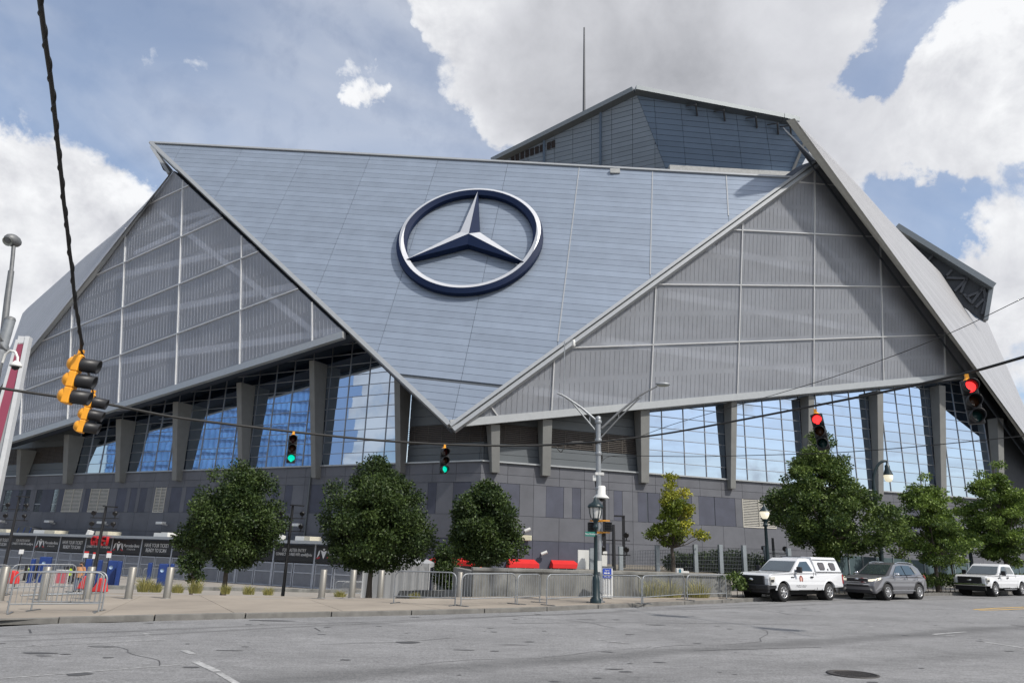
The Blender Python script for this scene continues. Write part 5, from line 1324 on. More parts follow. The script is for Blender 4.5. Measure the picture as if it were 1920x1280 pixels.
# white signal cabinet with a blue notice
q = gat(1139, 1121, .13); q = A([*at(1138, 1110, q[1]+.4)[:2], q[2]])
t2 = thing('signal_cabinet', 'white utility cabinet with a blue notice right of the steel signal pole', 'cabinet', q); h = at(1138, 1063, q[1])[2]-q[2]
MB().box(q, .42, .40, h, None, True).build('body', m_wh, t2, bevel=.015); MB().box(q+Z*h, .46, .44, .04, None, True).build('lid', m_galvd, t2)
for k in range(4): MB().box(q+A([-.15+k*.1, -.21, h*.42]), .05, .02, h*.55).build('door_rib', m_frame, t2)
m_bsign = mat('notice_blue', (.015, .06, .42), .5, var=.05)
q2 = q+A([-.02, -.23, h-.22]); b_ = MB().box(q2, .34, .02, .36).build('notice', m_bsign, t2)
MB().box(q2+A([-.06, -.014, .01]), .12, .004, .045).box(q2+A([.06, -.014, .01]), .08, .004, .045).build('small_print', m_let, b_)
for s_, z, sz in (('Signal', .11, .085), ('PLUS', -.12, .10)): text(s_, sz, q2+A([0, -.013, z]), (1, 0, 0), Z, m_let, b_, ext=.002)
# small teal and white box further right
q = at(1275, 1075, 33.); t2 = thing('meter_box', 'small white and teal meter box on the wall behind the second barrier from the right', 'meter box', q)
MB().box(q+A([0, .1, -.15]), .30, .25, .75).build('body', m_wh, t2, bevel=.02); MB().box(q+A([.27, .1, -.1]), .26, .22, .42).build('side_box', m_wh, t2, bevel=.02); MB().box(q+A([.0, -.04, -.15]), .08, .02, .70).build('teal_stripe', mat('teal_stripe', (.05, .18, .25), .5), t2)
MB().lathe([(0, .0), (.07, 0), (.07, .03)], q+A([.29, -.02, -.08]), 10, ax=(0, -1, 0)).build('port', m_black, t2)
# orange cone tip behind the wall
q = at(901, 1073, 36); t2 = thing('traffic_cone', 'orange and white cone tip peeping over the concrete wall by the small round tree', 'traffic cone', A([q[0], q[1], zt_]))
MB().lathe([(.16, -.5), (.05, .25), (0, .26)], q-Z*.0, 12).build('cone', mat('cone_orange', (.8, .13, .02), .5), t2); MB().lathe([(.125, -.28), (.09, -.02)], q, 12).build('band', m_wh, t2)

# left edge: cobra head lamp and pole with dome camera
Y = 16.5; S = lambda x, y: at(x, y, Y)
t = thing('cobra_head_lamp', 'grey cobra head street lamp seen from below at the left edge', 'street lamp', gat(-45, 1150))
MB().tube([gat(-62, 1150), S(-28, 820), S(4, 650), S(14, 560), S(21, 508)], [.09, .085, .075, .07, .065], 10).build('pole', m_galvd, t); MB().tube([S(21, 510), S(24, 480), S(25.5, 462)], .045, 8).build('arm', m_galvd, t)
q = S(24, 451)
MB().ball(q, (.165, .24, .15), 14).build('lamp_head', m_galvd, t); 
qd = nrm(q-EYE); MB().lathe([(0, .0), (.10, .0), (.12, .03)], q-A([0, .15, .085]), 12, ax=(0, -.75, -.66)).build('lens', m_globeoff2, t)
t = thing('camera_pole', 'pale steel pole with a dome camera on a hooked arm at the left edge', 'pole', gat(-75, 1150))
MB().tube([gat(-75, 1150), S(-30, 760), S(1, 660), S(19, 600)], [.14, .13, .12, .115], 12).build('pole', m_galv, t); MB().lathe([(.12, 0), (.10, .06), (0, .1)], S(19, 600), 10).build('cap', m_galvd, t)
MB().tube([S(4, 680), S(10, 664), S(20, 657), S(29, 660), S(33, 670), S(32, 684)], .03, 8).build('hooked_arm', m_wh, t)
MB().lathe([(.04, .10), (.09, .05), (.13, .0), (.13, -.04), (0, -.04)], S(30, 684), 14).build('camera_housing', m_wh, t); MB().lathe([(.09, -.04), (.07, -.10), (0, -.13)], S(30, 684), 12).build('dome', m_black, t)
for a, b in ((652, 646), (640, 634)): MB().tube([S(-3, a), S(9, b)], .16, 10).build('strap', m_galvd, t)
# tall banner pylon
Y = 40.; S = lambda x, y: at(x, y, Y)
t = thing('banner_pylon', 'tall slanting maroon banner pylon with pale metal frame at the left edge', 'pylon', S(-30, 1080))
Q = Plane(S(20, 800), nrm(A([.25, -1, 0])), A([1, .25, 0]))
f = lambda x, y, o=0.: Q.xyz(Q.px(x, y), o)
MB().prism([f(-75, 1095), f(-38, 1095), f(55, 637), f(37, 637)], Q.n, .35, True).build('back_panel', m_trim, t)
MB().prism([f(-50, 960, .36), f(-28, 960, .36), f(53, 646, .36), f(38, 646, .36)], Q.n, .02).build('banner', mat('banner_maroon', (.25, .045, .085), .6, var=.12, scale=.5), t)
MB().bar(f(-36, 1095, .2), f(57, 634, .2), .22, .5, Q.n).build('frame_edge', m_frame, t); MB().bar(f(-62, 1000, .2), f(37.5, 640, .2), .14, .45, Q.n).build('frame_edge', m_frame, t); MB().prism([f(37, 648, .3), f(55, 648, .3), f(57, 634, .3), f(39, 633, .3)], Q.n, .08).build('head_plate', m_frame, t)

# ------------------------------------------------------------------ cables and signals
def cable(pts, r, name, lab, n=6, clip=None, lash=False):
    P = [at(*p) for p in pts]; t = np.linspace(0, 1, len(P)); tt = np.linspace(0, 1, len(P)*5)
    P2 = [A([np.interp(s, t, [p[i] for p in P]) for i in range(3)]) for s in tt]
    # smooth
    for _ in range(3): P2 = [P2[0]]+[(P2[i-1]+2*P2[i]+P2[i+1])/4 for i in range(1, len(P2)-1)]+[P2[-1]]
    o = MB().tube(P2, r, n).build(name, m_cable, None); tag(o, lab, 'cable')
    if clip:
        mb = MB(); L_ = 0; nxt = clip*.4; rr = random.Random(3)
        for a, b in zip(P2[:-1], P2[1:]):
            d = np.linalg.norm(b-a)
            while L_+d > nxt:
                q = a+(b-a)*((nxt-L_)/d); mb.ball(q, .040, 6); nxt += clip*rr.uniform(.6, 1.35)
            L_ += d
        mb.build('wire_clip', m_wh, o, kind='stuff')
    if lash:                                   # thinner wire wound round the bundle
        mb = MB(); H = []; s = 0.
        for i in range(len(P2)-1):
            for f_ in np.linspace(0, 1, 6, endpoint=False):
                p = P2[i]+(P2[i+1]-P2[i])*f_; d = nrm(P2[i+1]-P2[i]); u = nrm(np.cross(d, [1, 0, 0])); v = np.cross(d, u); a = s*9.; H.append(p+(u*math.cos(a)+v*math.sin(a))*r*1.05); s += np.linalg.norm(P2[i+1]-P2[i])/6
        mb.tube(H, r*.38, 5, caps=False).build('wound_wire', m_cable, o)
    return o
cable([(66, -60, 6.5), (75, 0, 7.), (85, 80, 7.8), (97, 160, 8.6), (105, 240, 9.5), (109, 276, 9.9), (115, 330, 10.5), (120, 384, 11.1), (126, 427, 11.6), (130, 470, 12.1), (135.5, 506, 12.5), (139, 553, 13.), (146, 599, 13.6), (153, 640, 14.1), (152, 656, 14.5)], .032, 'signal_cable', 'thick black twisted cable coming down from overhead to the yellow signals', 8, lash=True)
cable([(152, 656, 14.5), (158, 672, 14.7), (162, 690, 15.5), (168, 705, 17), (172, 718, 18.6), (174, 735, 19.5), (182, 752, 19.6)], .024, 'signal_cable', 'short black cable linking the two yellow signals')
cable([(-40, 722, 21.), (0, 727, 21.5), (50, 735, 22), (190, 755, 23), (230, 763, 23.3), (330, 783, 24), (455, 798, 25.), (545, 809, 25.8), (700, 825, 27.), (833, 833, 27.6), (940, 835.5, 28.2), (1035, 834, 28.6), (1118, 829, SPc[1]-.1)], .045, 'span_cable', 'black span cable with pale clips running left from the steel signal pole', 6, .75)
cable([(1118, 829, SPc[1]-.1), (1250, 813, 27.), (1400, 785, 23.8), (1535, 759, 21.), (1680, 730, 19.), (1820, 698, 17.2), (1920, 669, 15.8), (2000, 645, 14.8)], .036, 'span_cable', 'black span cable rising right from the steel signal pole to the red signals', 6)
cable([(1128, 865, SPc[1]), (1140, 853, 29), (1300, 856, 27.), (1420, 853, 25.5), (1560, 849, 24), (1700, 839, 22.), (1920, 817, 19.5), (2000, 808, 19)], .013, 'thin_wire', 'thin black wire crossing the right hand windows below the span cable', 5)
cable([(1190, 822, 29.), (1260, 795, 28), (1400, 755, 26), (1560, 708, 24), (1690, 662, 22), (1800, 617, 20.5), (1920, 558, 19), (2000, 520, 18)], .012, 'thin_wire', 'thin black wire climbing across the right film facade to the right edge', 5)
# tangle of spare cable near the pole and left end
cable([(1040, 834, 28.55), (1046, 842, 28.5), (1052, 848, 28.5), (1056, 842, 28.5), (1057, 834, 28.55)], .02, 'cable_loop', 'small drip loop of cable left of the steel signal pole')
tag(MB().tube([at(1062, 834, 28.6), at(1075, 830, 28.6), at(1090, 829, 28.7), at(1110, 832, 28.8)], [.05, .09, .06, .04], 7).build('cable_splice', m_cable, None), 'thick black cable splice on the span cable left of the steel pole', 'cable splice')

m_lr = mat('lens_red_lit', (.6, .01, .01), .3, var=.0, emit=((1, .03, .03), 2.2)); m_lg = mat('lens_green_lit', (.01, .4, .3), .3, var=.0, emit=((.0, .75, .50), .9))
m_lro = mat('lens_red_off', (.07, .006, .006), .25, var=.1); m_lao = mat('lens_amber_off', (.09, .03, .01), .25, var=.1); m_lgo = mat('lens_green_off', (.01, .06, .06), .25, var=.1)
def signal(x, ytop, ybot, Y, face, lit, lab, tilt=0., back=m_black, side_lit=False):
    """three section signal head hanging at (x, ytop), facing the horizontal direction face"""
    top = at(x[0], ytop, Y); bot = at(x[1], ybot, Y); h = np.linalg.norm(bot-top); up = nrm(top-bot)
    f = A([face[0], face[1], 0.]); f = nrm(f-up*np.dot(f, up)); r = np.cross(f, up); s = h/3
    t = thing('traffic_signal', lab, 'traffic signal', (top+bot)/2, group='traffic signals on the span cables')
    M3 = np.column_stack([r, f, up])
    for k in range(3):
        c = top-up*s*(k+.5)
        MB().box(c, s*.94, s*.42, s*.985, M3).build('section', back, t, bevel=s*.06)
        ctr = c+f*s*.20
        mm = [(m_lr if lit == 0 else m_lro), (m_lr if lit == 1 else m_lao), (m_lg if lit == 2 else m_lgo)][k]
        MB().lathe([(s*.38, 0), (s*.34, s*.05), (s*.18, s*.11), (0, s*.13)], ctr, 16, ax=f).build('lens', mm, t)
        # tunnel visor, open below
        n = 14; V = []; F = []
        for i in range(n+1):
            a = R_(-72+i*(324/n)); rad = s*.43
            d = r*math.cos(a)+up*math.sin(a)
            V += [ctr+d*rad, ctr+d*rad+f*s*(1.02+.06*math.sin(a)), ctr+d*(rad-.012)+f*s*(1.02+.06*math.sin(a)), ctr+d*(rad-.012)]
        for i in range(n):
            for j in range(3): F.append([i*4+j, (i+1)*4+j, (i+1)*4+j+1, i*4+j+1])
        MB().mesh(V, F, True).build('visor', m_black, t)
    q = top+up*s*.42
    MB().bar(top, q, s*.22, s*.3, f).lathe([(s*.30, 0), (s*.12, s*.16)], top, 10, ax=up).build('hanger', m_yel, t)
    return t, top, up, f, r, s
def yellow_back(res):
    t, top, up, f, r, s = res
    for k in range(3):
        c = top-up*s*(k+.5)-f*s*.12
        MB().lathe([(s*.47, 0), (s*.47, s*.10), (s*.41, s*.28), (s*.27, s*.42), (0, s*.46)], c, 18, ax=-f).build('rounded_back', m_yel, t)
yellow_back(signal((150, 124), 668, 757, 14.6, (.97, .22), None, 'upper yellow signal seen from behind, black visors pointing right', back=m_yel))
yellow_back(signal((173, 150), 741, 811, 19.5, (.95, .30), None, 'lower yellow signal seen from behind, hanging below the bigger one', back=m_yel))
signal((550, 545), 816, 868, 25.7, (.30, -.95), 2, 'green lit signal in front of the blue reflecting windows on the left')
signal((833.5, 831), 840, 888, 27.5, (.32, -.95), 2, 'green lit signal below the tip of the metal triangle')
signal((1530, 1546), 776, 843, 20.8, (-.45, -.88), 0, 'red lit signal in front of the biggest tree top')
signal((1814, 1832), 713, 795, 17.1, (-.38, -.92), 0, 'red lit signal near the right edge, larger than the other red one')
# ------------------------------------------------------------------ vehicles (local frame: x forward, y to the driver's side, z up)
m_vwhite = mat('car_white', (.62, .63, .65), .22, 0., var=.02, coat=.6)
m_vgrey = mat('car_grey', (.19, .19, .205), .3, .5, var=.04, coat=.7)
m_vglass = mat('car_glass', (.035, .048, .05), .03, 0., var=.3, scale=1.5, spec=1., coat=1.)
m_vglass2 = mat('car_side_glass', (.03, .055, .075), .05, 0., var=.1, spec=.8)
m_tyre = mat('tyre_rubber', (.014, .014, .015), .8, var=.15)
m_rim = mat('rim_alloy', (.52, .52, .53), .3, .8, var=.05)
m_rimd = mat('rim_shadow', (.03, .03, .032), .6, var=.1)
m_vblack = mat('car_black_plastic', (.014, .014, .017), .55, var=.1)
m_chrome = mat('chrome', (.66, .67, .69), .12, 1., var=.03)
m_lamp = mat('headlamp_glass', (.62, .60, .55), .08, .2, var=.08, spec=.8)
m_lampon = mat('headlamp_lit', (.8, .75, .6), .2, 0, var=.0, emit=((1, .9, .7), .35))
m_amber = mat('amber_lens', (.6, .22, .03), .2, var=.05)
m_tail = mat('tail_lens', (.35, .01, .012), .2, var=.05)
m_under = mat('underbody', (.008, .008, .008), .9, var=.1)
m_seamc = mat('panel_gap', (.03, .03, .033), .8, var=.1)
def arc_pts(cx, cz, r, a0, a1, n=9): return [(cx+r*math.cos(R_(a)), cz+r*math.sin(R_(a))) for a in np.linspace(a0, a1, n)]
def lofted(outline, hw, inset_e=.0):
    """closed side outline (x, z), counter-clockwise seen from +y's left; half width hw(x, z)"""
    n = len(outline); V = [(x, hw(x, z), z) for x, z in outline]+[(x, -hw(x, z), z) for x, z in outline]
    F = [list(range(n))[::-1], list(range(n, 2*n))]+[[i, (i+1) % n, n+(i+1) % n, n+i] for i in range(n)]
    return MB().mesh(V, F)
def side_quad(mb, pts, hw, off, sgn):
    P = [(x, sgn*(hw(x, z)+off), z) for x, z in pts]; mb.poly(P if sgn < 0 else P[::-1]); return mb
def side_slab(pts, hw, off, th, sgn):
    """thin raised panel on the side of the body"""
    a = [A([x, sgn*(hw(x, z)+off), z]) for x, z in pts]; b = [A([x, sgn*(hw(x, z)+off+th), z]) for x, z in pts]; n = len(pts); mb = MB()
    F = [list(range(n, 2*n))]+[[i, (i+1) % n, n+(i+1) % n, n+i] for i in range(n)]
    if area(pts)*sgn > 0: F = [f[::-1] for f in F]
    return mb.mesh(a+b, F)
def wheel(t, x, y, r, w, spokes, sgn, name='wheel', black=False):
    W_ = MB().lathe([(r*.60, -w/2), (r*.93, -w/2), (r, -w*.36), (r, w*.36), (r*.93, w/2), (r*.60, w/2)], (x, y, r), 26, ax=(0, sgn, 0)).build('wheel', m_tyre, t, local=True)
    MB().lathe([(r*.62, w*.47), (r*.58, w*.40), (r*.55, w*.20), (0, w*.18)], (x, y, r), 24, ax=(0, sgn, 0)).build('rim_well', m_rimd, W_, local=True)
    mb = MB(); mb.lathe([(r*.64, w*.46), (r*.62, w*.51), (r*.57, w*.50), (r*.55, w*.42)], (x, y, r), 26, ax=(0, sgn, 0))
    for k in range(spokes):
        a = 2*math.pi*k/spokes+.3; d = A([math.cos(a), 0, math.sin(a)]); c = A([x, y+sgn*w*.42, r]); mb.bar(c+d*r*.10, c+d*r*.58, r*(.17 if spokes < 8 else .11), w*.12, (0, sgn, 0))
    mb.lathe([(r*.20, w*.36), (r*.20, w*.50), (r*.13, w*.54), (0, w*.54)], (x, y, r), 14, ax=(0, sgn, 0))
    mb.build('rim', m_rim, W_, local=True)
def place(px_front, px_rear, wb, sc=1.):
    a = gat(*px_front); best = None
    for th in np.arange(.25, 1.1, .004):           # heading whose far wheel falls on the sighted direction
        b = a+wb*sc*A([math.cos(th), math.sin(th), 0]); v = b-EYE; x = 960+FPX*(v@CR)/(v@_F)
        if best is None or abs(x-px_rear[0]) < best[0]: best = (abs(x-px_rear[0]), b, th)
    b = best[1]; d = nrm((a-b)*A([1, 1, 0])); return a, b, d, sc

def pickup(px_f, px_r, lab, cap=True, ext=False, sc=1.):
    wb = 3.58 if not ext else 3.68
    a, b, d, sc = place(px_f, px_r, wb, sc)
    hwid = 1.0; nrm_side = A([-d[1], d[0], 0])         # driver's side (towards the camera)
    mid = (a+b)/2-nrm_side*.86*sc; t = thing('pickup_truck', lab, 'pickup truck', A([mid[0], mid[1], gz(mid[0], mid[1])]), math.atan2(d[1], d[0])); t.scale = (sc, sc, sc)
    t.rotation_euler = (0, 0, math.atan2(d[1], d[0]))
    fx_, rx_ = wb/2, -wb/2; R_w = .40
    hw = lambda x, z: .985-max(0, z-1.02)*.10-max(0, .72-z)*.10-max(0, x-2.2)*.12-max(0, x-2.55)*.28
    if not ext: zb, zh = 1.30, 1.21
    else: zb, zh = 1.26, 1.20
    cowl = .92 if not ext else 1.05; xf = fx_+.93; xr = rx_-1.22
    out_ = [(xr, .62), (xr+.05, .62)]+arc_pts(rx_, .42, .50, 160, 20)+[(rx_+.6, .48), (fx_-.62, .48)]+arc_pts(fx_, .42, .50, 160, 18)+[(xf-.12, .60), (xf, .66), (xf+.01, 1.0), (xf-.08, zh-.06), (xf-.30, zh), (cowl+.05, zb-.01), (cowl-.45, zb+.01), (xr+.02, zb+.0), (xr, zb-.03)]
    lofted(out_, hw).build('body', m_vwhite, t, local=True, bevel=.035)
    # underbody
    MB().box(((fx_+rx_)/2, 0, .40), wb+1.2, 1.35, .24).build('underbody', m_under, t, local=True)
    # cabin
    cabr = -.78 if not ext else -1.15
    ztop = 1.93 if not ext else 1.90
    hwc = lambda x, z: .955-(z-1.25)*.26
    cab = [(cabr, zb-.05), (cowl+.12, zb-.05), (cowl-.62, ztop-.09), (cowl-.80, ztop-.01), (cabr+.35, ztop), (cabr+.12, ztop-.04), (cabr-.02, zb+.2)]
    cabin = lofted(cab, hwc).build('cabin', m_vwhite, t, local=True, bevel=.045)
    # windscreen
    q = lambda x, z, s, o=.012: (x+o*.8, s*(hwc(x, z)-.09), z+o)
    x1, z1, x2, z2 = cowl+.085, zb+.02, cowl-.60, ztop-.13
    MB().poly([q(x1, z1, 1), q(x1, z1, -1), q(x2, z2, -1), q(x2, z2, 1)][::-1]).build('windscreen', m_vglass, cabin, local=True)
    for s in (1, -1):
        pts = [(cowl-.18, zb+.04), (cowl-.70, ztop-.17), (cabr+.50, ztop-.15), (cabr+.22, zb+.04)] if not ext else [(cowl-.18, zb+.04), (cowl-.70, ztop-.17), (-.12, ztop-.15), (-.08, zb+.04)]
        side_slab(pts, hwc, .004, .008, s).build('side_window', m_vglass2, cabin, local=True)
        side_slab([(cabr+.46, ztop-.16), (cabr+.52, ztop-.16), (cabr+.26, zb+.05), (cabr+.19, zb+.05)] if not ext else [(-.16, ztop-.16), (cabr+.32, ztop-.18), (cabr+.14, zb+.06), (-.12, zb+.06)], hwc, .006, .010, s).build('rear_side_window', m_vglass, cabin, local=True)
        # door: raised skin with dark gaps around it
        dx0, dx1 = (cabr+.16, cowl-.06) if not ext else (-.15, cowl-.04)
        mb = MB()
        for p, r in (((dx0, .50), (dx0, zb)), ((dx1, .62), (dx1-.02, zb)), ((dx0, .50), (dx1-.25, .50))): mb.bar((p[0], s*(hw(*p)+.003), p[1]), (r[0], s*(hw(*r)+.003), r[1]), .016, .012, (0, 1, 0))
        dr = mb.build('door', m_seamc, t, local=True)
        MB().box((dx0+.20, s*(hw(dx0, 1.08)+.025), 1.08), .20, .05, .07).build('handle', m_vblack, dr, local=True, bevel=.012)
        # mirror
        mz = zb+.10; mxx = cowl-.20
        MB().box((mxx, s*(1.13), mz), .15, .24, .27).box((mxx+.02, s*.98, mz-.06), .08, .2, .07).build('mirror', m_vblack, t, local=True, bevel=.03)
        # bed seam and wheel lips
        MB().bar((cabr-.03, s*(hw(cabr, .6)+.002), .52), (cabr-.03, s*(hw(cabr, zb)+.004), zb), .022, .012, (0, 1, 0)).build('bed_gap', m_seamc, t, local=True)
        for wx in (fx_, rx_):
            mb = MB(); A0, A1 = arc_pts(wx, .42, .56, 172, 8, 12), arc_pts(wx, .42, .495, 172, 8, 12)
            for i in range(11): mb.mesh([(A0[i][0], s*(hw(*A0[i])+.0), A0[i][1]), (A0[i+1][0], s*(hw(*A0[i+1])+.0), A0[i+1][1]), (A1[i+1][0], s*(hw(*A1[i+1])+.035), A1[i+1][1]), (A1[i][0], s*(hw(*A1[i])+.035), A1[i][1])], [[0, 1, 2, 3] if s > 0 else [3, 2, 1, 0]], True)
            mb.build('wheel_lip', m_vwhite, t, local=True)
            MB().lathe([(.49, -.25), (.49, .1)], (wx, s*.80, .42), 20, ax=(0, s, 0)).lathe([(.0, -.2), (.5, -.2)], (wx, s*.80, .42), 20, ax=(0, s, 0)).build('wheel_well', m_under, t, local=True)
            wheel(t, wx, s*.86, R_w, .27, 7 if not ext else 7, s)
        # headlight
        MB().mesh([(xf+.005, s*.62, 1.05), (xf-.04, s*.955, 1.05), (xf-.34, s*.985, 1.08), (xf-.34, s*.985, .90), (xf-.10, s*.965, .74), (xf+.02, s*.62, .76), ], [[0, 1, 4, 5] if s < 0 else [5, 4, 1, 0], [1, 2, 3, 4] if s < 0 else [4, 3, 2, 1]]).build('headlight', m_lamp, t, local=True)
        mb = MB(); mb.box((xf-.16, s*.985, .90), .18, .035, .10); hl = mb.build('headlight_divider', m_vblack, t, local=True)
        MB().box((xf-.30, s*(hw(xf-.3, .95)+.004), .98), .08, .02, .12).build('marker_lamp', m_amber, t, local=True)
        MB().box((xr+.02, s*.93, 1.0), .08, .12, .42).build('tail_light', m_tail, t, local=True, bevel=.02)
        side_slab([(cowl+.02, 1.045), (cowl+.02, 1.085), (cowl+.25, 1.085), (cowl+.25, 1.045)], hw, .0, .014, s).build('vent_badge', m_vblack, t, local=True)
        if not ext: side_slab([(xf-.05, .70), (xf-.40, .70), (xf-.46, .58), (xf-.02, .54)], hw, .0, .015, s).build('bumper_corner', m_vblack, t, local=True)
    # grille and bumper
    g = MB().box((xf+.035, 0, .91), .08, 1.36, .40).build('grille', m_vblack, t, local=True, bevel=.03)
    mb = MB()
    for z in (.80, .87, .95, 1.02): mb.box((xf+.085, 0, z), .02, 1.20, .028)
    mb.build('grille_bar', m_signb, g, local=True)
    MB().lathe([(0, 0), (.11, 0), (.11, .025), (0, .03)], (0, 0, 0), 18).build('badge', m_chrome, g, local=True)
    bd = [o for o in g.children if o.name.startswith('badge')]; bd = bd[0] if bd else bpy.data.objects['badge']
    bd.matrix_basis = Matrix.Translation((xf+.10, 0, .92)) @ Matrix.Rotation(R_(90), 4, 'Y') @ Matrix.Diagonal((.62, 1.25, 1, 1))
    if not ext:
        MB().box((xf+.05, 0, .60), .18, 1.86, .24).box((xf-.02, 0, .44), .16, 1.7, .16).build('bumper', m_vblack, t, local=True, bevel=.05); MB().box((xf+.145, 0, .60), .01, .55, .11).build('plate', m_under, t, local=True)
    else:
        MB().box((xf+.05, 0, .66), .17, 1.86, .16).build('bumper', m_chrome, t, local=True, bevel=.04); MB().box((xf, 0, .46), .16, 1.7, .24).build('air_dam', m_under, t, local=True, bevel=.03); MB().box((xf+.03, 0, .73), .10, 1.5, .035).build('bumper_pad', m_vblack, t, local=True)
        MB().box(((cabr+cowl)/2, .99, .42), 1.7, .12, .05).build('side_step', m_chrome, t, local=True)
    if cap:
        hwk = lambda x, z: .965-(z-1.3)*.24
        kp_ = [(xr+.02, zb+.0), (cabr-.06, zb+.0), (cabr-.06, zb+.25), (cabr+.22, ztop+.05), (cabr+.12, ztop+.10), (xr+.22, ztop+.10), (xr+.14, ztop+.04)]
        kp_ = [(xr+.02, zb+.01), (cabr-.08, zb+.01), (cabr+.02, ztop-.08), (cabr+.04, ztop+.07), (xr+.30, ztop+.07), (xr+.22, ztop-.05)]
        cp = lofted(kp_, hwk).build('truck_cap', m_vwhite, t, local=True, bevel=.04)
        for s in (1, -1):
            side_slab([(cabr-.02, ztop-.075), (cabr-.02, ztop-.045), (xr+.26, ztop-.045), (xr+.25, ztop-.075)], hwk, .0, .02, s).build('cap_trim', m_vblack, cp, local=True)
            MB().bar((cabr-.1, s*(hwk(0, zb)+.0), zb+.005), (xr+.04, s*(hwk(0, zb)+.0), zb+.005), .02, .025, (0, 1, 0)).build('cap_seal', m_vblack, cp, local=True)
            for xa, xb in ((cabr-.38, cabr-.86), (cabr-1.28, cabr-1.74)):
                za, zb2 = zb+.10, zb+.45
                pts = [(xa, za+.08), (xa-.05, za), (xb+.08, za), (xb, za+.07), (xb+.02, zb2-.06), (xb+.09, zb2), (xa-.02, zb2), (xa+.06, zb2-.05)]
                fr = side_slab(pts, hwk, .0, .012, s).build('cap_window', m_vblack, cp, local=True)
                cx, cz = np.mean([p[0] for p in pts]), np.mean([p[1] for p in pts])
                side_slab([(cx+(x-cx)*.84, cz+(z-cz)*.82) for x, z in pts], hwk, .012, .006, s).build('pane', mat('tinted_pane', (.085, .075, .075), .12, var=.2), fr, local=True)
            MB().box((cabr-1.07, s*(hwk(0, zb+.13)+.01), zb+.13), .08, .02, .09).build('latch', m_galvd, cp, local=True)
        # decal on the driver's door
        dq = lambda x, z: (x, hw(x, z)+.006, z)
        n = 14; ro, ri = [], []
        for k in range(n+1): a_ = R_(-50+280*k/n); ro.append(dq(.42+.14*math.cos(a_), .98+.165*math.sin(a_))); ri.append(dq(.42+.075*math.cos(a_), .98+.10*math.sin(a_)))
        mb = MB()
        for i in range(n): mb.poly([ro[i], ro[i+1], ri[i+1], ri[i]])
        dec = mb.build('door_emblem', mat('emblem_brown', (.20, .03, .02), .5, var=.25, scale=20), t, local=True)
        MB().poly([dq(.42+.07*math.cos(a_), .98+.095*math.sin(a_)) for a_ in np.linspace(0, 2*math.pi, 12, endpoint=False)]).build('emblem_centre', mat('emblem_pink', (.60, .36, .30), .5, var=.1), dec, local=True)
        def local_text(s_, size, x, z):
            c = bpy.data.curves.new('lettering', 'FONT'); c.body = s_; c.size = size; c.extrude = .002; c.align_x = 'CENTER'; c.align_y = 'CENTER'; c.materials.append(m_vblack)
            o = bpy.data.objects.new('lettering', c); COL.objects.link(o); o.parent = t; y = hw(x, z)+.006
            o.matrix_basis = Matrix(((-1, 0, 0, x), (0, 0, 1, y), (0, 1, 0, z), (0, 0, 0, 1)))
        local_text('BROWN STONE, LLC', .085, .42, .70)
        side_slab([(.10, .625), (.10, .645), (.38, .645), (.38, .625)], hw, .004, .003, 1).build('small_print', m_vblack, t, local=True); side_slab([(.44, .625), (.44, .645), (.74, .645), (.74, .625)], hw, .004, .003, 1).build('small_print', m_vblack, t, local=True)
        MB().bar((-.3, .55, ztop+.06), (-.3, -.55, ztop+.06), .05, .03).build('roof_rail', m_vblack, t, local=True)
    else:
        # open bed: rail caps and dark inside
        MB().box(((cabr+xr)/2-.05, 0, zb+.004), (cabr-xr)-.30, 1.60, .008).build('bed_floor', m_under, t, local=True)
        for s in (1, -1): MB().box(((cabr+xr)/2-.02, s*.90, zb+.012), (cabr-xr)-.1, .10, .03).build('bed_rail', m_vwhite, t, local=True)
    return t
pickup((1467, 1127.5), (1553, 1122), 'white pickup truck with a windowed white bed cap and black bumper', True, False, .92)
pickup((1865, 1118), (1915, 1117), 'plain white pickup truck with chrome bumper and open bed at the right edge', False, True, .87)

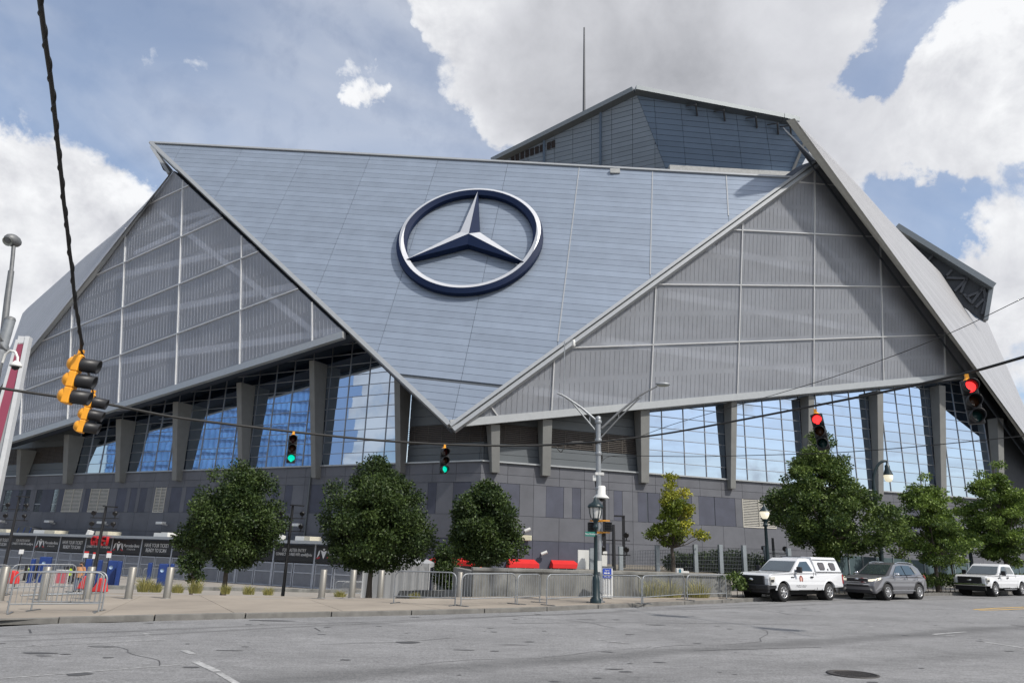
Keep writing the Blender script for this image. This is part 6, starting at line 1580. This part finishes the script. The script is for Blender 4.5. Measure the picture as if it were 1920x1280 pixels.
def suv(px_f, px_r, lab):
    wb = 2.64; a, b, d, sc = place(px_f, px_r, wb);
    ns = A([-d[1], d[0], 0]); mid = (a+b)/2-ns*.80*sc; t = thing('suv', lab, 'car', A([mid[0], mid[1], gz(mid[0], mid[1])]), math.atan2(d[1], d[0])); t.scale = (sc,)*3
    fx_, rx_ = wb/2, -wb/2; Rw = .36
    def hw(x, z):
        v = .915-max(0, z-.95)*.22-max(0, .50-z)*.2-max(0, x-1.55)**1.5*.20-max(0, -x-1.5)*.12; return v
    out_ = [(-2.16, .42), (-1.8, .30)]+arc_pts(rx_, .36, .43, 168, 12)+[(rx_+.5, .27), (fx_-.5, .27)]+arc_pts(fx_, .36, .43, 168, 10)+[(2.05, .26), (2.18, .36), (2.22, .60), (2.16, .80), (1.95, .93), (1.55, 1.01), (.95, 1.08), (.0, 1.06), (-1.2, 1.10), (-1.95, 1.13), (-2.12, 1.0), (-2.20, .72)]
    lofted(out_, hw).build('body', m_vgrey, t, local=True, bevel=.05)
    MB().box((0, 0, .34), 3.6, 1.2, .2).build('underbody', m_under, t, local=True)
    hwc = lambda x, z: .845-(z-1.05)*.38-max(0, -x-1.2)*.15
    cab = [(1.02, 1.04), (.95, 1.08), (.22, 1.55), (-.10, 1.62), (-.75, 1.645), (-1.55, 1.58), (-1.95, 1.42), (-2.12, 1.12), (-2.05, 1.02)][::1]
    cb = lofted([(x, z) for x, z in cab[::-1]][::-1], hwc).build('cabin', m_vgrey, t, local=True, bevel=.05)
    MB().poly([(.93+.02, s*.66, 1.11) for s in (1, -1)]+[(.25+.02, s*.56, 1.545) for s in (-1, 1)]).build('windscreen', m_vglass, cb, local=True)
    for s in (1, -1):
        for pts, nm in (([(.62, 1.12), (.08, 1.49), (-.30, 1.53), (-.36, 1.10)], 'front_side_window'), ([(-.42, 1.10), (-.37, 1.53), (-1.02, 1.52), (-1.22, 1.14)], 'rear_side_window'), ([(-1.30, 1.16), (-1.12, 1.50), (-1.45, 1.46), (-1.66, 1.22)], 'quarter_window')):
            side_slab(pts, hwc, .006, .008, s).build(nm, m_vglass2 if 'quarter' not in nm else m_vglass, cb, local=True)
        MB().tube([(-1.5, s*.62, 1.60), (-1.0, s*.64, 1.66), (-.2, s*.65, 1.66), (.10, s*.64, 1.60)], .022, 6).build('roof_rail', m_chrome, cb, local=True)
        for wx in (fx_, rx_):
            MB().lathe([(.42, -.25), (.42, .08)], (wx, s*.75, .36), 20, ax=(0, s, 0)).lathe([(0, -.2), (.43, -.2)], (wx, s*.75, .36), 20, ax=(0, s, 0)).build('wheel_well', m_under, t, local=True)
            mb = MB(); A0, A1 = arc_pts(wx, .36, .475, 175, 5, 12), arc_pts(wx, .36, .425, 175, 5, 12)
            for i in range(11): mb.mesh([(A0[i][0], s*(hw(*A0[i])+.002), A0[i][1]), (A0[i+1][0], s*(hw(*A0[i+1])+.002), A0[i+1][1]), (A1[i+1][0], s*(hw(*A1[i+1])+.02), A1[i+1][1]), (A1[i][0], s*(hw(*A1[i])+.02), A1[i][1])], [[0, 1, 2, 3] if s > 0 else [3, 2, 1, 0]], True)
            mb.build('wheel_lip', m_vblack, t, local=True); wheel(t, wx, s*.80, Rw, .24, 10, s)
        for x0, x1 in ((.78, -.39), (-.39, -1.28)):
            mb = MB()
            for p, r in (((x0, .42), (x0-.02, 1.06)), ((x1, .42), (x1, 1.08)), ((x0, .40), (x1, .40))): mb.bar((p[0], s*(hw(*p)+.003), p[1]), (r[0], s*(hw(*r)+.003), r[1]), .014, .010, (0, 1, 0))
            dr = mb.build('door', m_seamc, t, local=True); MB().box((x1+.18, s*(hw(0, .95)+.02), .95), .20, .035, .035).build('handle', m_chrome, dr, local=True, bevel=.01)
        MB().box((0., s*(hw(0, .42)+.008), .42), 1.9, .02, .05).build('sill_trim', m_chrome, t, local=True)
        MB().ball((.62, s*1.0, 1.13), (.10, .13, .085), 12).box((.66, s*.90, 1.08), .06, .16, .04).build('mirror', m_chrome, t, local=True)
        MB().mesh([(2.17, s*.52, .88), (2.06, s*.80, .92), (1.72, s*.885, .985), (1.78, s*.895, .90), (2.10, s*.82, .80), (2.21, s*.54, .80)], [[0, 1, 4, 5] if s < 0 else [5, 4, 1, 0], [1, 2, 3, 4] if s < 0 else [4, 3, 2, 1]]).build('headlight', m_lampon, t, local=True)
        MB().lathe([(.0, .03), (.08, .02), (.09, 0)], (2.17, s*.66, .47), 12, ax=(1, s*.25, 0)).build('fog_lamp', m_lamp, t, local=True)
        MB().mesh([(2.20, s*.48, .55), (2.10, s*.80, .56), (2.08, s*.80, .44), (2.19, s*.48, .43)], [[0, 1, 2, 3] if s < 0 else [3, 2, 1, 0]]).build('fog_recess', m_vblack, t, local=True)
        MB().mesh([(-1.95, s*.845, 1.16), (-2.18, s*.80, 1.02), (-2.20, s*.80, .90), (-1.9, s*.885, 1.06)], [[0, 1, 2, 3] if s < 0 else [3, 2, 1, 0]]).build('tail_light', m_tail, t, local=True)
    MB().box((2.20, 0, .845), .05, 1.0, .15).build('grille', m_vblack, t, local=True, bevel=.02); MB().box((2.225, 0, .925), .02, 1.02, .02).box((2.225, 0, .762), .02, .9, .02).build('grille_trim', m_chrome, t, local=True)
    o = MB().lathe([(0, 0), (.08, 0), (.08, .02), (0, .025)], (0, 0, 0), 16).build('badge', m_chrome, t, local=True); o.matrix_basis = Matrix.Translation((2.225, 0, .88)) @ Matrix.Rotation(R_(90), 4, 'Y') @ Matrix.Diagonal((.55, 1.2, 1, 1))
    MB().box((2.19, 0, .60), .08, 1.1, .10).box((2.15, 0, .36), .10, 1.3, .16).build('lower_intake', m_vblack, t, local=True, bevel=.03); MB().box((2.225, 0, .655), .02, 1.2, .018).build('bumper_trim', m_chrome, t, local=True)
    return t
suv((1663, 1125), (1722, 1122.5), 'dark grey metallic crossover car with lit headlights between the two white pickups')
# ------------------------------------------------------------------ trees and plants
def leaf_mat(name, c, c2): return mat(name, c, .55, 0., var=.25, scale=1.2, tint=c2, trans=.16, spec=.35)
m_lf_dark = leaf_mat('leaves_dark', (.016, .034, .009), (.068, .105, .024)); m_lf_mid = leaf_mat('leaves_mid', (.030, .060, .014), (.15, .21, .045)); m_lf_light = leaf_mat('leaves_light', (.045, .085, .015), (.20, .28, .05))
m_lf_yel = leaf_mat('leaves_yellow', (.10, .14, .015), (.46, .42, .04)); m_lf_hedge = leaf_mat('leaves_hedge', (.03, .055, .012), (.11, .16, .03)); m_grass = leaf_mat('dry_grass', (.10, .11, .03), (.36, .32, .11))
m_bark = mat('bark', (.075, .062, .05), .9, var=.3, scale=9, stretch=(1, 1, .25), bump=.4, bscale=25)
def leaves(name, m, parent, C, Nn, size, lo=.7, hi=1.3, tintv=None, local_inv=None, elong=1.8, droop=.0, kind=None):
    """leaf blades: one bent quad each at points C with outward directions Nn"""
    n = len(C); C = np.asarray(C); Nn = np.asarray(Nn)
    rv = rng.normal(size=(n, 3)); d = Nn*.7+rv*.75; d[:, 2] -= droop; d /= np.linalg.norm(d, axis=1)[:, None]
    s = np.cross(d, rng.normal(size=(n, 3))); s /= np.linalg.norm(s, axis=1)[:, None]+1e-9
    L_ = size*rng.uniform(lo, hi, n)[:, None]; w = L_/elong/2; up = np.cross(s, d)
    a = C; b = C+d*L_*.5+s*w+up*w*.35; c = C+d*L_; e = C+d*L_*.5-s*w+up*w*.35
    V = np.stack([a, b, c, e], 1).reshape(-1, 3)
    if parent is not None:
        im = np.array(inv_of(parent)); V = V@im[:3, :3].T+im[:3, 3]
    me = bpy.data.meshes.new(name); me.vertices.add(4*n); me.vertices.foreach_set('co', V.astype(np.float32).ravel()); me.loops.add(4*n); me.polygons.add(n)
    me.loops.foreach_set('vertex_index', np.arange(4*n, dtype=np.int32)); me.polygons.foreach_set('loop_start', np.arange(0, 4*n, 4, dtype=np.int32))
    try: me.polygons.foreach_set('loop_total', np.full(n, 4, np.int32))
    except Exception: pass
    at_ = me.attributes.new('tint', 'FLOAT', 'FACE'); tv = tintv if tintv is not None else rng.uniform(0, 1, n)**1.6
    at_.data.foreach_set('value', np.clip(tv, 0, 1).astype(np.float32)); me.materials.append(m); me.update(calc_edges=True); me.validate()
    return link(me, name, parent, kind=kind)
def tree(lab, base, top, prof, m, nclump, nleaf, size, clump_r, seed, trunk_r=.13, fork=.3, group=None, limbs=7, lean=(0, 0), droop=.1, mix=None, name='tree', asym=.22, flat=.75, shell=.55):
    """prof: list of (height fraction between crown bottom and top, radius in m)"""
    global rng
    rng = np.random.default_rng(seed); base = np.asarray(base, float); H = top-base[2]
    t = thing(name, lab, 'tree', base, group=group)
    hb = prof[0][0]*H; hs = [p[0]*H for p in prof]; rs = [p[1] for p in prof]
    ax = lambda h: base+A([lean[0]*h/H, lean[1]*h/H, h])
    mb = MB(); k = 9; hh = np.linspace(0, H*.93, k)
    wob = rng.normal(size=(k, 2))*.05*np.minimum(1, hh/2)[:, None]
    cen = [ax(h)+A([wob[i][0], wob[i][1], 0]) for i, h in enumerate(hh)]
    mb.tube(cen, [max(.018, trunk_r*(1.25 if i == 0 else 1)*(1-.93*h/H)) for i, h in enumerate(hh)], 8)
    mb.build('trunk', m_bark, t)
    ang0 = rng.uniform(0, 6.28); bump_a = rng.uniform(0, 6.28, 5); bump_k = [1, 2, 3, 4, 5]
    def env(h, a):
        r = np.interp(h, hs, rs)
        return r*(1+asym*sum(math.sin(kk*a+b+h*1.3*(.5+.2*kk))/kk for kk, b in zip(bump_k, bump_a)))
    # clumps placed through the outer part of the crown
    C, NN, TT = [], [], []; limb = MB(); cl = []
    vol = np.array([np.interp(h, hs, rs)**1.3 for h in np.linspace(hs[0], hs[-1], 60)]); vol /= vol.sum()
    for i in range(nclump):
        h = rng.choice(np.linspace(hs[0], hs[-1], 60), p=vol)+rng.uniform(-.05, .05)*H; h = min(max(h, hs[0]), hs[-1]); a = ang0+i*2.39996+rng.normal()*.25
        R = max(.05, env(h, a)-clump_r*.55); f_ = rng.uniform(0, 1)**shell
        c = ax(h)+A([math.cos(a), math.sin(a), 0])*R*f_; cl.append((c, h, a, f_))
        cr = clump_r*rng.uniform(.65, 1.25); n = int(nleaf*(cr/clump_r)**2)
        v = rng.normal(size=(n, 3)); v /= np.linalg.norm(v, axis=1)[:, None]; v *= (rng.uniform(0, 1, n)**.42)[:, None]
        C.append(c+v*A([cr, cr, cr*flat])); o = v*.8+A([math.cos(a), math.sin(a), .35])*.5; NN.append(o)
        base_t = rng.uniform(-.35, .45); TT.append(np.clip(rng.uniform(0, 1, n)**1.8+base_t*.8, 0, 1) if mix is None else mix(c, h/H, a, rng, n))
    nl = min(len(cl), limbs*4)
    for c, h, a, f_ in cl[:nl]:
        h0 = max(fork*H, h-.9*np.linalg.norm((c-ax(h))[:2])-.2); p0 = ax(min(h0, H*.9)); mid = p0*.5+c*.5+A([0, 0, -.06*np.linalg.norm(c-p0)]); r0 = max(.016, trunk_r*.42*(1-h0/H)); limb.tube([p0, mid, c], [r0, r0*.6, .010], 5, caps=False)
    limb.build('limbs', m_bark, t, kind='stuff')
    leaves('crown', m, t, np.concatenate(C), np.concatenate(NN), size, tintv=np.concatenate(TT), droop=droop)
    return t
OAK = [(.25, 1.2), (.30, 2.2), (.38, 2.7), (.48, 2.72), (.64, 2.42), (.80, 1.95), (.92, 1.3), (1., .55)]
def scale_prof(p, s): return [(h, r*s) for h, r in p]
def px_tree(lab, xb, yb, Y, ytop, halfpx, prof, m, **k):
    b = A([*at(xb, 1085, Y)[:2], 0]); b[2] = k.pop('zb', None) if 'zb' in k and k['zb'] is not None else gz(b[0], b[1])+.12; top = at(xb, ytop, Y)[2]
    mxr = max(r for _, r in prof); s = halfpx*Y/FPX/mxr*1.0
    return tree(lab, b, top, scale_prof(prof, s), m, **k)
px_tree('round dense dark tree nearest the red letters, leftmost of the big trees', 422, 1092, 40.5, 872, 97, OAK, m_lf_dark, nclump=260, nleaf=230, size=.15, clump_r=.58, seed=11, trunk_r=.14, group='round dark trees in the planter', asym=.13)
px_tree('widest round dark tree between the last black gate sign and the white tent', 694, 1092, 40.5, 868, 109, OAK, m_lf_dark, nclump=300, nleaf=230, size=.15, clump_r=.60, seed=23, trunk_r=.15, group='round dark trees in the planter', asym=.13)
px_tree('smallest round dark tree left of the concrete wall, in front of the red awning', 899, 1085, 39., 906, 66, [(.22, .9), (.28, 1.8), (.38, 2.5), (.52, 2.5), (.7, 2.25), (.86, 1.75), (.95, 1.1), (1., .5)], m_lf_dark, nclump=190, nleaf=230, size=.15, clump_r=.52, seed=31, trunk_r=.12, group='round dark trees in the planter', asym=.13)
px_tree('slim young tree trunk and low crown behind the leftmost round tree', 362, 1085, 46, 1010, 30, [(.3, .6), (.5, 1.), (.8, .8), (1., .2)], m_lf_dark, nclump=26, nleaf=110, size=.19, clump_r=.42, seed=37, trunk_r=.10)
px_tree('low dark bushy tree between the widest round tree and the smallest one', 835, 1080, 50, 1014, 34, [(.1, .7), (.4, 1.), (.7, .8), (1., .15)], m_lf_dark, nclump=40, nleaf=110, size=.2, clump_r=.5, seed=41, trunk_r=.08, zb=-.9)
def ymix(c, hf, a, g, n): return np.clip(g.uniform(0, 1, n)**.9*(.20+.70*(c[0] > 8.6))+(.25 if hf > .7 else -.1), 0, 1)
px_tree('thin yellow green tree with see-through branches on the raised bed', 1263, 1066, 36.5, 889, 63, [(.29, .5), (.36, 1.8), (.46, 1.6), (.58, 1.35), (.7, 1.0), (.82, .7), (.92, .4), (1., .15)], m_lf_yel, nclump=62, nleaf=150, size=.13, clump_r=.36, seed=53, trunk_r=.10, limbs=15, mix=ymix, zb=zt_-.02, fork=.24, asym=.38, flat=.5, droop=.25)
CON = [(.20, .7), (.27, 2.2), (.38, 2.75), (.52, 2.5), (.66, 1.95), (.8, 1.25), (.92, .6), (1., .15)]
px_tree('biggest tree with a tall pointed crown behind the white pickup and grey car', 1558, 1090, 40, 800, 112, CON, m_lf_mid, nclump=260, nleaf=230, size=.15, clump_r=.50, seed=61, trunk_r=.17, zb=.3, limbs=12, flat=.6, group='willow leaved trees along the fence')
px_tree('medium loose tree right of the curved arm lamp, behind the grey car', 1757, 1085, 41.5, 888, 80, [(.24, .6), (.32, 1.9), (.44, 2.3), (.6, 1.9), (.76, 1.3), (.9, .6), (1., .15)], m_lf_light, nclump=120, nleaf=200, size=.14, clump_r=.44, seed=71, trunk_r=.12, zb=.4, limbs=12, asym=.3, flat=.55, group='willow leaved trees along the fence')
px_tree('tree with layered crown at the right edge above the plain pickup', 1893, 1080, 45, 852, 88, CON, m_lf_light, nclump=165, nleaf=210, size=.15, clump_r=.47, seed=83, trunk_r=.14, zb=.45, limbs=12, flat=.5, asym=.28, group='willow leaved trees along the fence')
px_tree('spindly young tree beside the curved arm lamp pole', 1693, 1085, 47, 955, 32, [(.3, .5), (.5, 1.1), (.75, .9), (1., .2)], m_lf_light, nclump=22, nleaf=75, size=.15, clump_r=.42, seed=91, trunk_r=.07, zb=.5, limbs=6)
px_tree('thin young tree behind the medium loose tree near the fence', 1788, 1085, 50, 968, 40, [(.3, .5), (.5, 1.2), (.75, .9), (1., .2)], m_lf_light, nclump=40, nleaf=75, size=.16, clump_r=.46, seed=97, trunk_r=.07, zb=.5, limbs=6)
# bushes
def bush(lab, p, w, h, m, seed, n=1800, size=.13, d=None, name='bush', cat='bush', group=None, kind=None):
    global rng
    rng = np.random.default_rng(seed); p = np.asarray(p, float); t = thing(name, lab, cat, p, group=group); d = d or w
    k = max(6, int(w*6)); C, NN = [], []
    for i in range(k):
        c = p+A([rng.uniform(-.5, .5)*w*.8, rng.uniform(-.5, .5)*d*.7, h*rng.uniform(.25, .75)]); r = A([.28*min(w, 1.6), .28*min(d, 1.6), .32*h])
        v = rng.normal(size=(n//k, 3)); v /= np.linalg.norm(v, axis=1)[:, None]; C.append(c+v*r*(rng.uniform(.3, 1, n//k)**.5)[:, None]); NN.append(v+A([0, 0, .4]))
    mb = MB()
    for i in range(5): a = rng.uniform(0, 6.28); mb.tube([p, p+A([math.cos(a)*w*.2, math.sin(a)*d*.2, h*.55])], [.03, .012], 5)
    mb.build('stems', m_bark, t, kind='stuff'); leaves('foliage', m, t, np.concatenate(C), np.concatenate(NN), size); return t
for x, ytop, w, lab in ((1289, 1040, 2.2, 'dark bush behind the wire mesh fence under the yellow green tree'), (1317, 1046, 1.3, 'low dark bush behind the mesh fence, second from the left'), (1341, 1036, 1.9, 'rounded dark bush behind the mesh fence, middle one'), (1372, 1042, 1.7, 'dark bush behind the mesh fence near its last tall post'), (1404, 1036, 2.2, 'wide dark bush behind the mesh fence, just left of the acorn lamp post')):
    Y = 38.5; p = at(x, 1068, Y); p[2] = zt_; bush(lab, p, w, at(x, ytop, Y)[2]-zt_+.1, m_lf_dark, int(x), 2200, .16, 1.2, group='bushes behind the mesh fence')
def hedge(x0, x1, off, h, lab, seed, n):
    global rng
    rng = np.random.default_rng(seed); C, NN = [], []; p = kerb_pt((x0+x1)/2, off, .12); t = thing('hedge', lab, 'hedge', p, group='clipped hedges along the kerb')
    for i in range(n):
        s = rng.uniform(x0, x1); a = rng.uniform(-.25, math.pi+.25); rr = rng.uniform(.72, 1.)**.5*(1+.18*math.sin(s*3.1)+.12*math.sin(s*7.7)); q = kerb_pt(s, off+.65*math.cos(a)*rr); q[2] += .12+h*max(.02, .5+.5*math.sin(a)*rr)
        C.append(q); NN.append(A([math.cos(a)*.3, -math.cos(a)*.8, math.sin(a)]))
    leaves('foliage', m_lf_hedge, t, C, NN, .13)
    mb = MB()
    for s in np.arange(x0+.2, x1, .35): q = kerb_pt(s, off, .1); mb.tube([q, q+A([rng.uniform(-.1, .1), rng.uniform(-.1, .1), h*.8])], [.02, .01], 5, caps=False)
    mb.build('stems', m_bark, t, kind='stuff'); return t
hedge(9.8, 13.6, .95, .85, 'green hedge at the end of the concrete wall, beside the white pickup nose', 5, 3200)
hedge(13.8, 20.5, 1.0, .80, 'green hedge behind the white capped pickup and the grey car nose', 6, 4200)
hedge(20.7, 27.5, 1.1, .85, 'green hedge between the grey car and the plain white pickup', 7, 5200)
hedge(27.7, 40, 1.2, .85, 'green hedge behind the plain white pickup at the right edge', 8, 5200)
def grass_clump(lab, p, w, h, seed, n=260, m=None):
    global rng
    rng = np.random.default_rng(seed); t = thing('ornamental_grass', lab, 'grass clump', p, group='grass clumps in the planter and bed'); mb = MB(); p = np.asarray(p, float); V = []; F = []
    for i in range(n):
        a = rng.uniform(0, 6.28); r = rng.uniform(0, .30)*w; b = p+A([math.cos(a)*r, math.sin(a)*r*.6, 0]); L_ = h*rng.uniform(.3, 1.25)*(1.15-.5*r/(.30*w)); o = A([math.cos(a)*L_*rng.uniform(.1, .95), math.sin(a)*L_*.5, 0]); s = A([.006, .003, 0])
        m1 = b+o*.4+Z*L_*.65; tp = b+o+Z*L_*rng.uniform(.75, 1.); k = len(V); V += [b-s, b+s, m1+s, m1-s, tp]; F += [[k, k+1, k+2, k+3], [k+3, k+2, k+4]]
    o = mb.mesh(V, F).build('blades', m or m_grass, t)
    at_ = o.data.attributes.new('tint', 'FLOAT', 'FACE'); tv = np.repeat(rng.uniform(0, 1, n), 2).astype(np.float32); at_.data.foreach_set('value', tv); return t
for i, (x, w, h, lab) in enumerate(((272, 1.1, .75, 'tall green yellow grass clump right of the tall blue bin'), (293, .9, .55, 'grass clump touching the bollard left of the first round tree'), (335, .9, .45, 'low dry grass clump right of the last free bollard on the left'), (368, 1.0, .65, 'yellowish grass clump left of the first round tree trunk'), (425, .7, .45, 'small yellow grass clump at the first round tree trunk'), (468, .9, .45, 'pale dry grass clump right of the first round tree trunk'), (505, .8, .38, 'small dry grass clump below the floodlight mast foot'), (640, .9, .3, 'short grass clump under the widest round tree'), (780, .9, .3, 'short grass clump in the planter below the white tent'))):
    p = at(x, 1095, 37.6); p[2] = gz(p[0], p[1])+.22; grass_clump(lab, p, w, h, 200+i)
for i, (x, lab) in enumerate(((1215, 'long grass clump behind the barrier before the wall, leftmost of three'), (1248, 'long grass clump behind the barrier below the yellow green tree'), (1300, 'long pale grass clump behind the last barrier'))):
    q = PW.xyz((PW.px(x, 1105)[0], 0), .45); q[2] = gz(q[0], q[1])+.12; grass_clump(lab, q, 1.5, .75, 300+i, 300)
# ------------------------------------------------------------------ glass tower across the plaza, outside the frame, mirrored in the left windows
ta, tb_, th = A([-158., 16., 0]), A([-195., 70., 0]), 82.
tn = nrm(A([.824, .565, 0])); tw = thing('office_tower', 'blue glass office tower standing left of the plaza, mirrored in the stadium windows', 'building', (ta[0], ta[1], -2))
m_tglass = mat('tower_glass', (.30, .54, .92), .2, .5, var=.35, scale=.12, rnd=.12); m_tfr = mat('tower_frame', (.24, .36, .58), .5, .2, var=.1)
TP = Plane(A([*ta[:2], -2]), tn, tb_-ta); wT = np.linalg.norm(tb_-ta)
sgn_ = 1 if (TP.e1@(tb_-ta)) > 0 else -1
MB().prism([TP.xyz((0, 0), -34), TP.xyz((wT*sgn_, 0), -34), TP.xyz((wT*sgn_, th), -34), TP.xyz((0, th), -34)], tn, 33.8, True).build('tower_body', m_tfr, tw)
for k in range(20):
    z0, z1 = k*4.1+.5, k*4.1+3.7
    MB().prism([TP.xyz((.4*sgn_, z0), -.2), TP.xyz((sgn_*(wT-.4), z0), -.2), TP.xyz((sgn_*(wT-.4), z1), -.2), TP.xyz((.4*sgn_, z1), -.2)], tn, .1).build('window_band', m_tglass, tw)
mb = MB()
for u in np.arange(1.5, wT, 1.6): mb.bar(TP.xyz((u*sgn_, 0), 0), TP.xyz((u*sgn_, th), 0), .14, .2, tn)
mb.build('mullions', m_tfr, tw)
MB().prism([TP.xyz((0, th), -34), TP.xyz((wT*sgn_, th), -34), TP.xyz((wT*sgn_, th+1.5), -34), TP.xyz((0, th+1.5), -34)], tn, 34.3, True).build('parapet', m_tfr, tw)

# ------------------------------------------------------------------ lettering becomes ordinary meshes
bpy.context.view_layer.update(); dg = bpy.context.evaluated_depsgraph_get()
for o in [o for o in bpy.data.objects if o.type == 'FONT']:
    me = bpy.data.meshes.new_from_object(o.evaluated_get(dg)); nm, par, mb_ = o.name, o.parent, o.matrix_basis.copy()
    bpy.data.objects.remove(o); q = bpy.data.objects.new('lettering', me); COL.objects.link(q); q.parent = par; q.matrix_basis = mb_
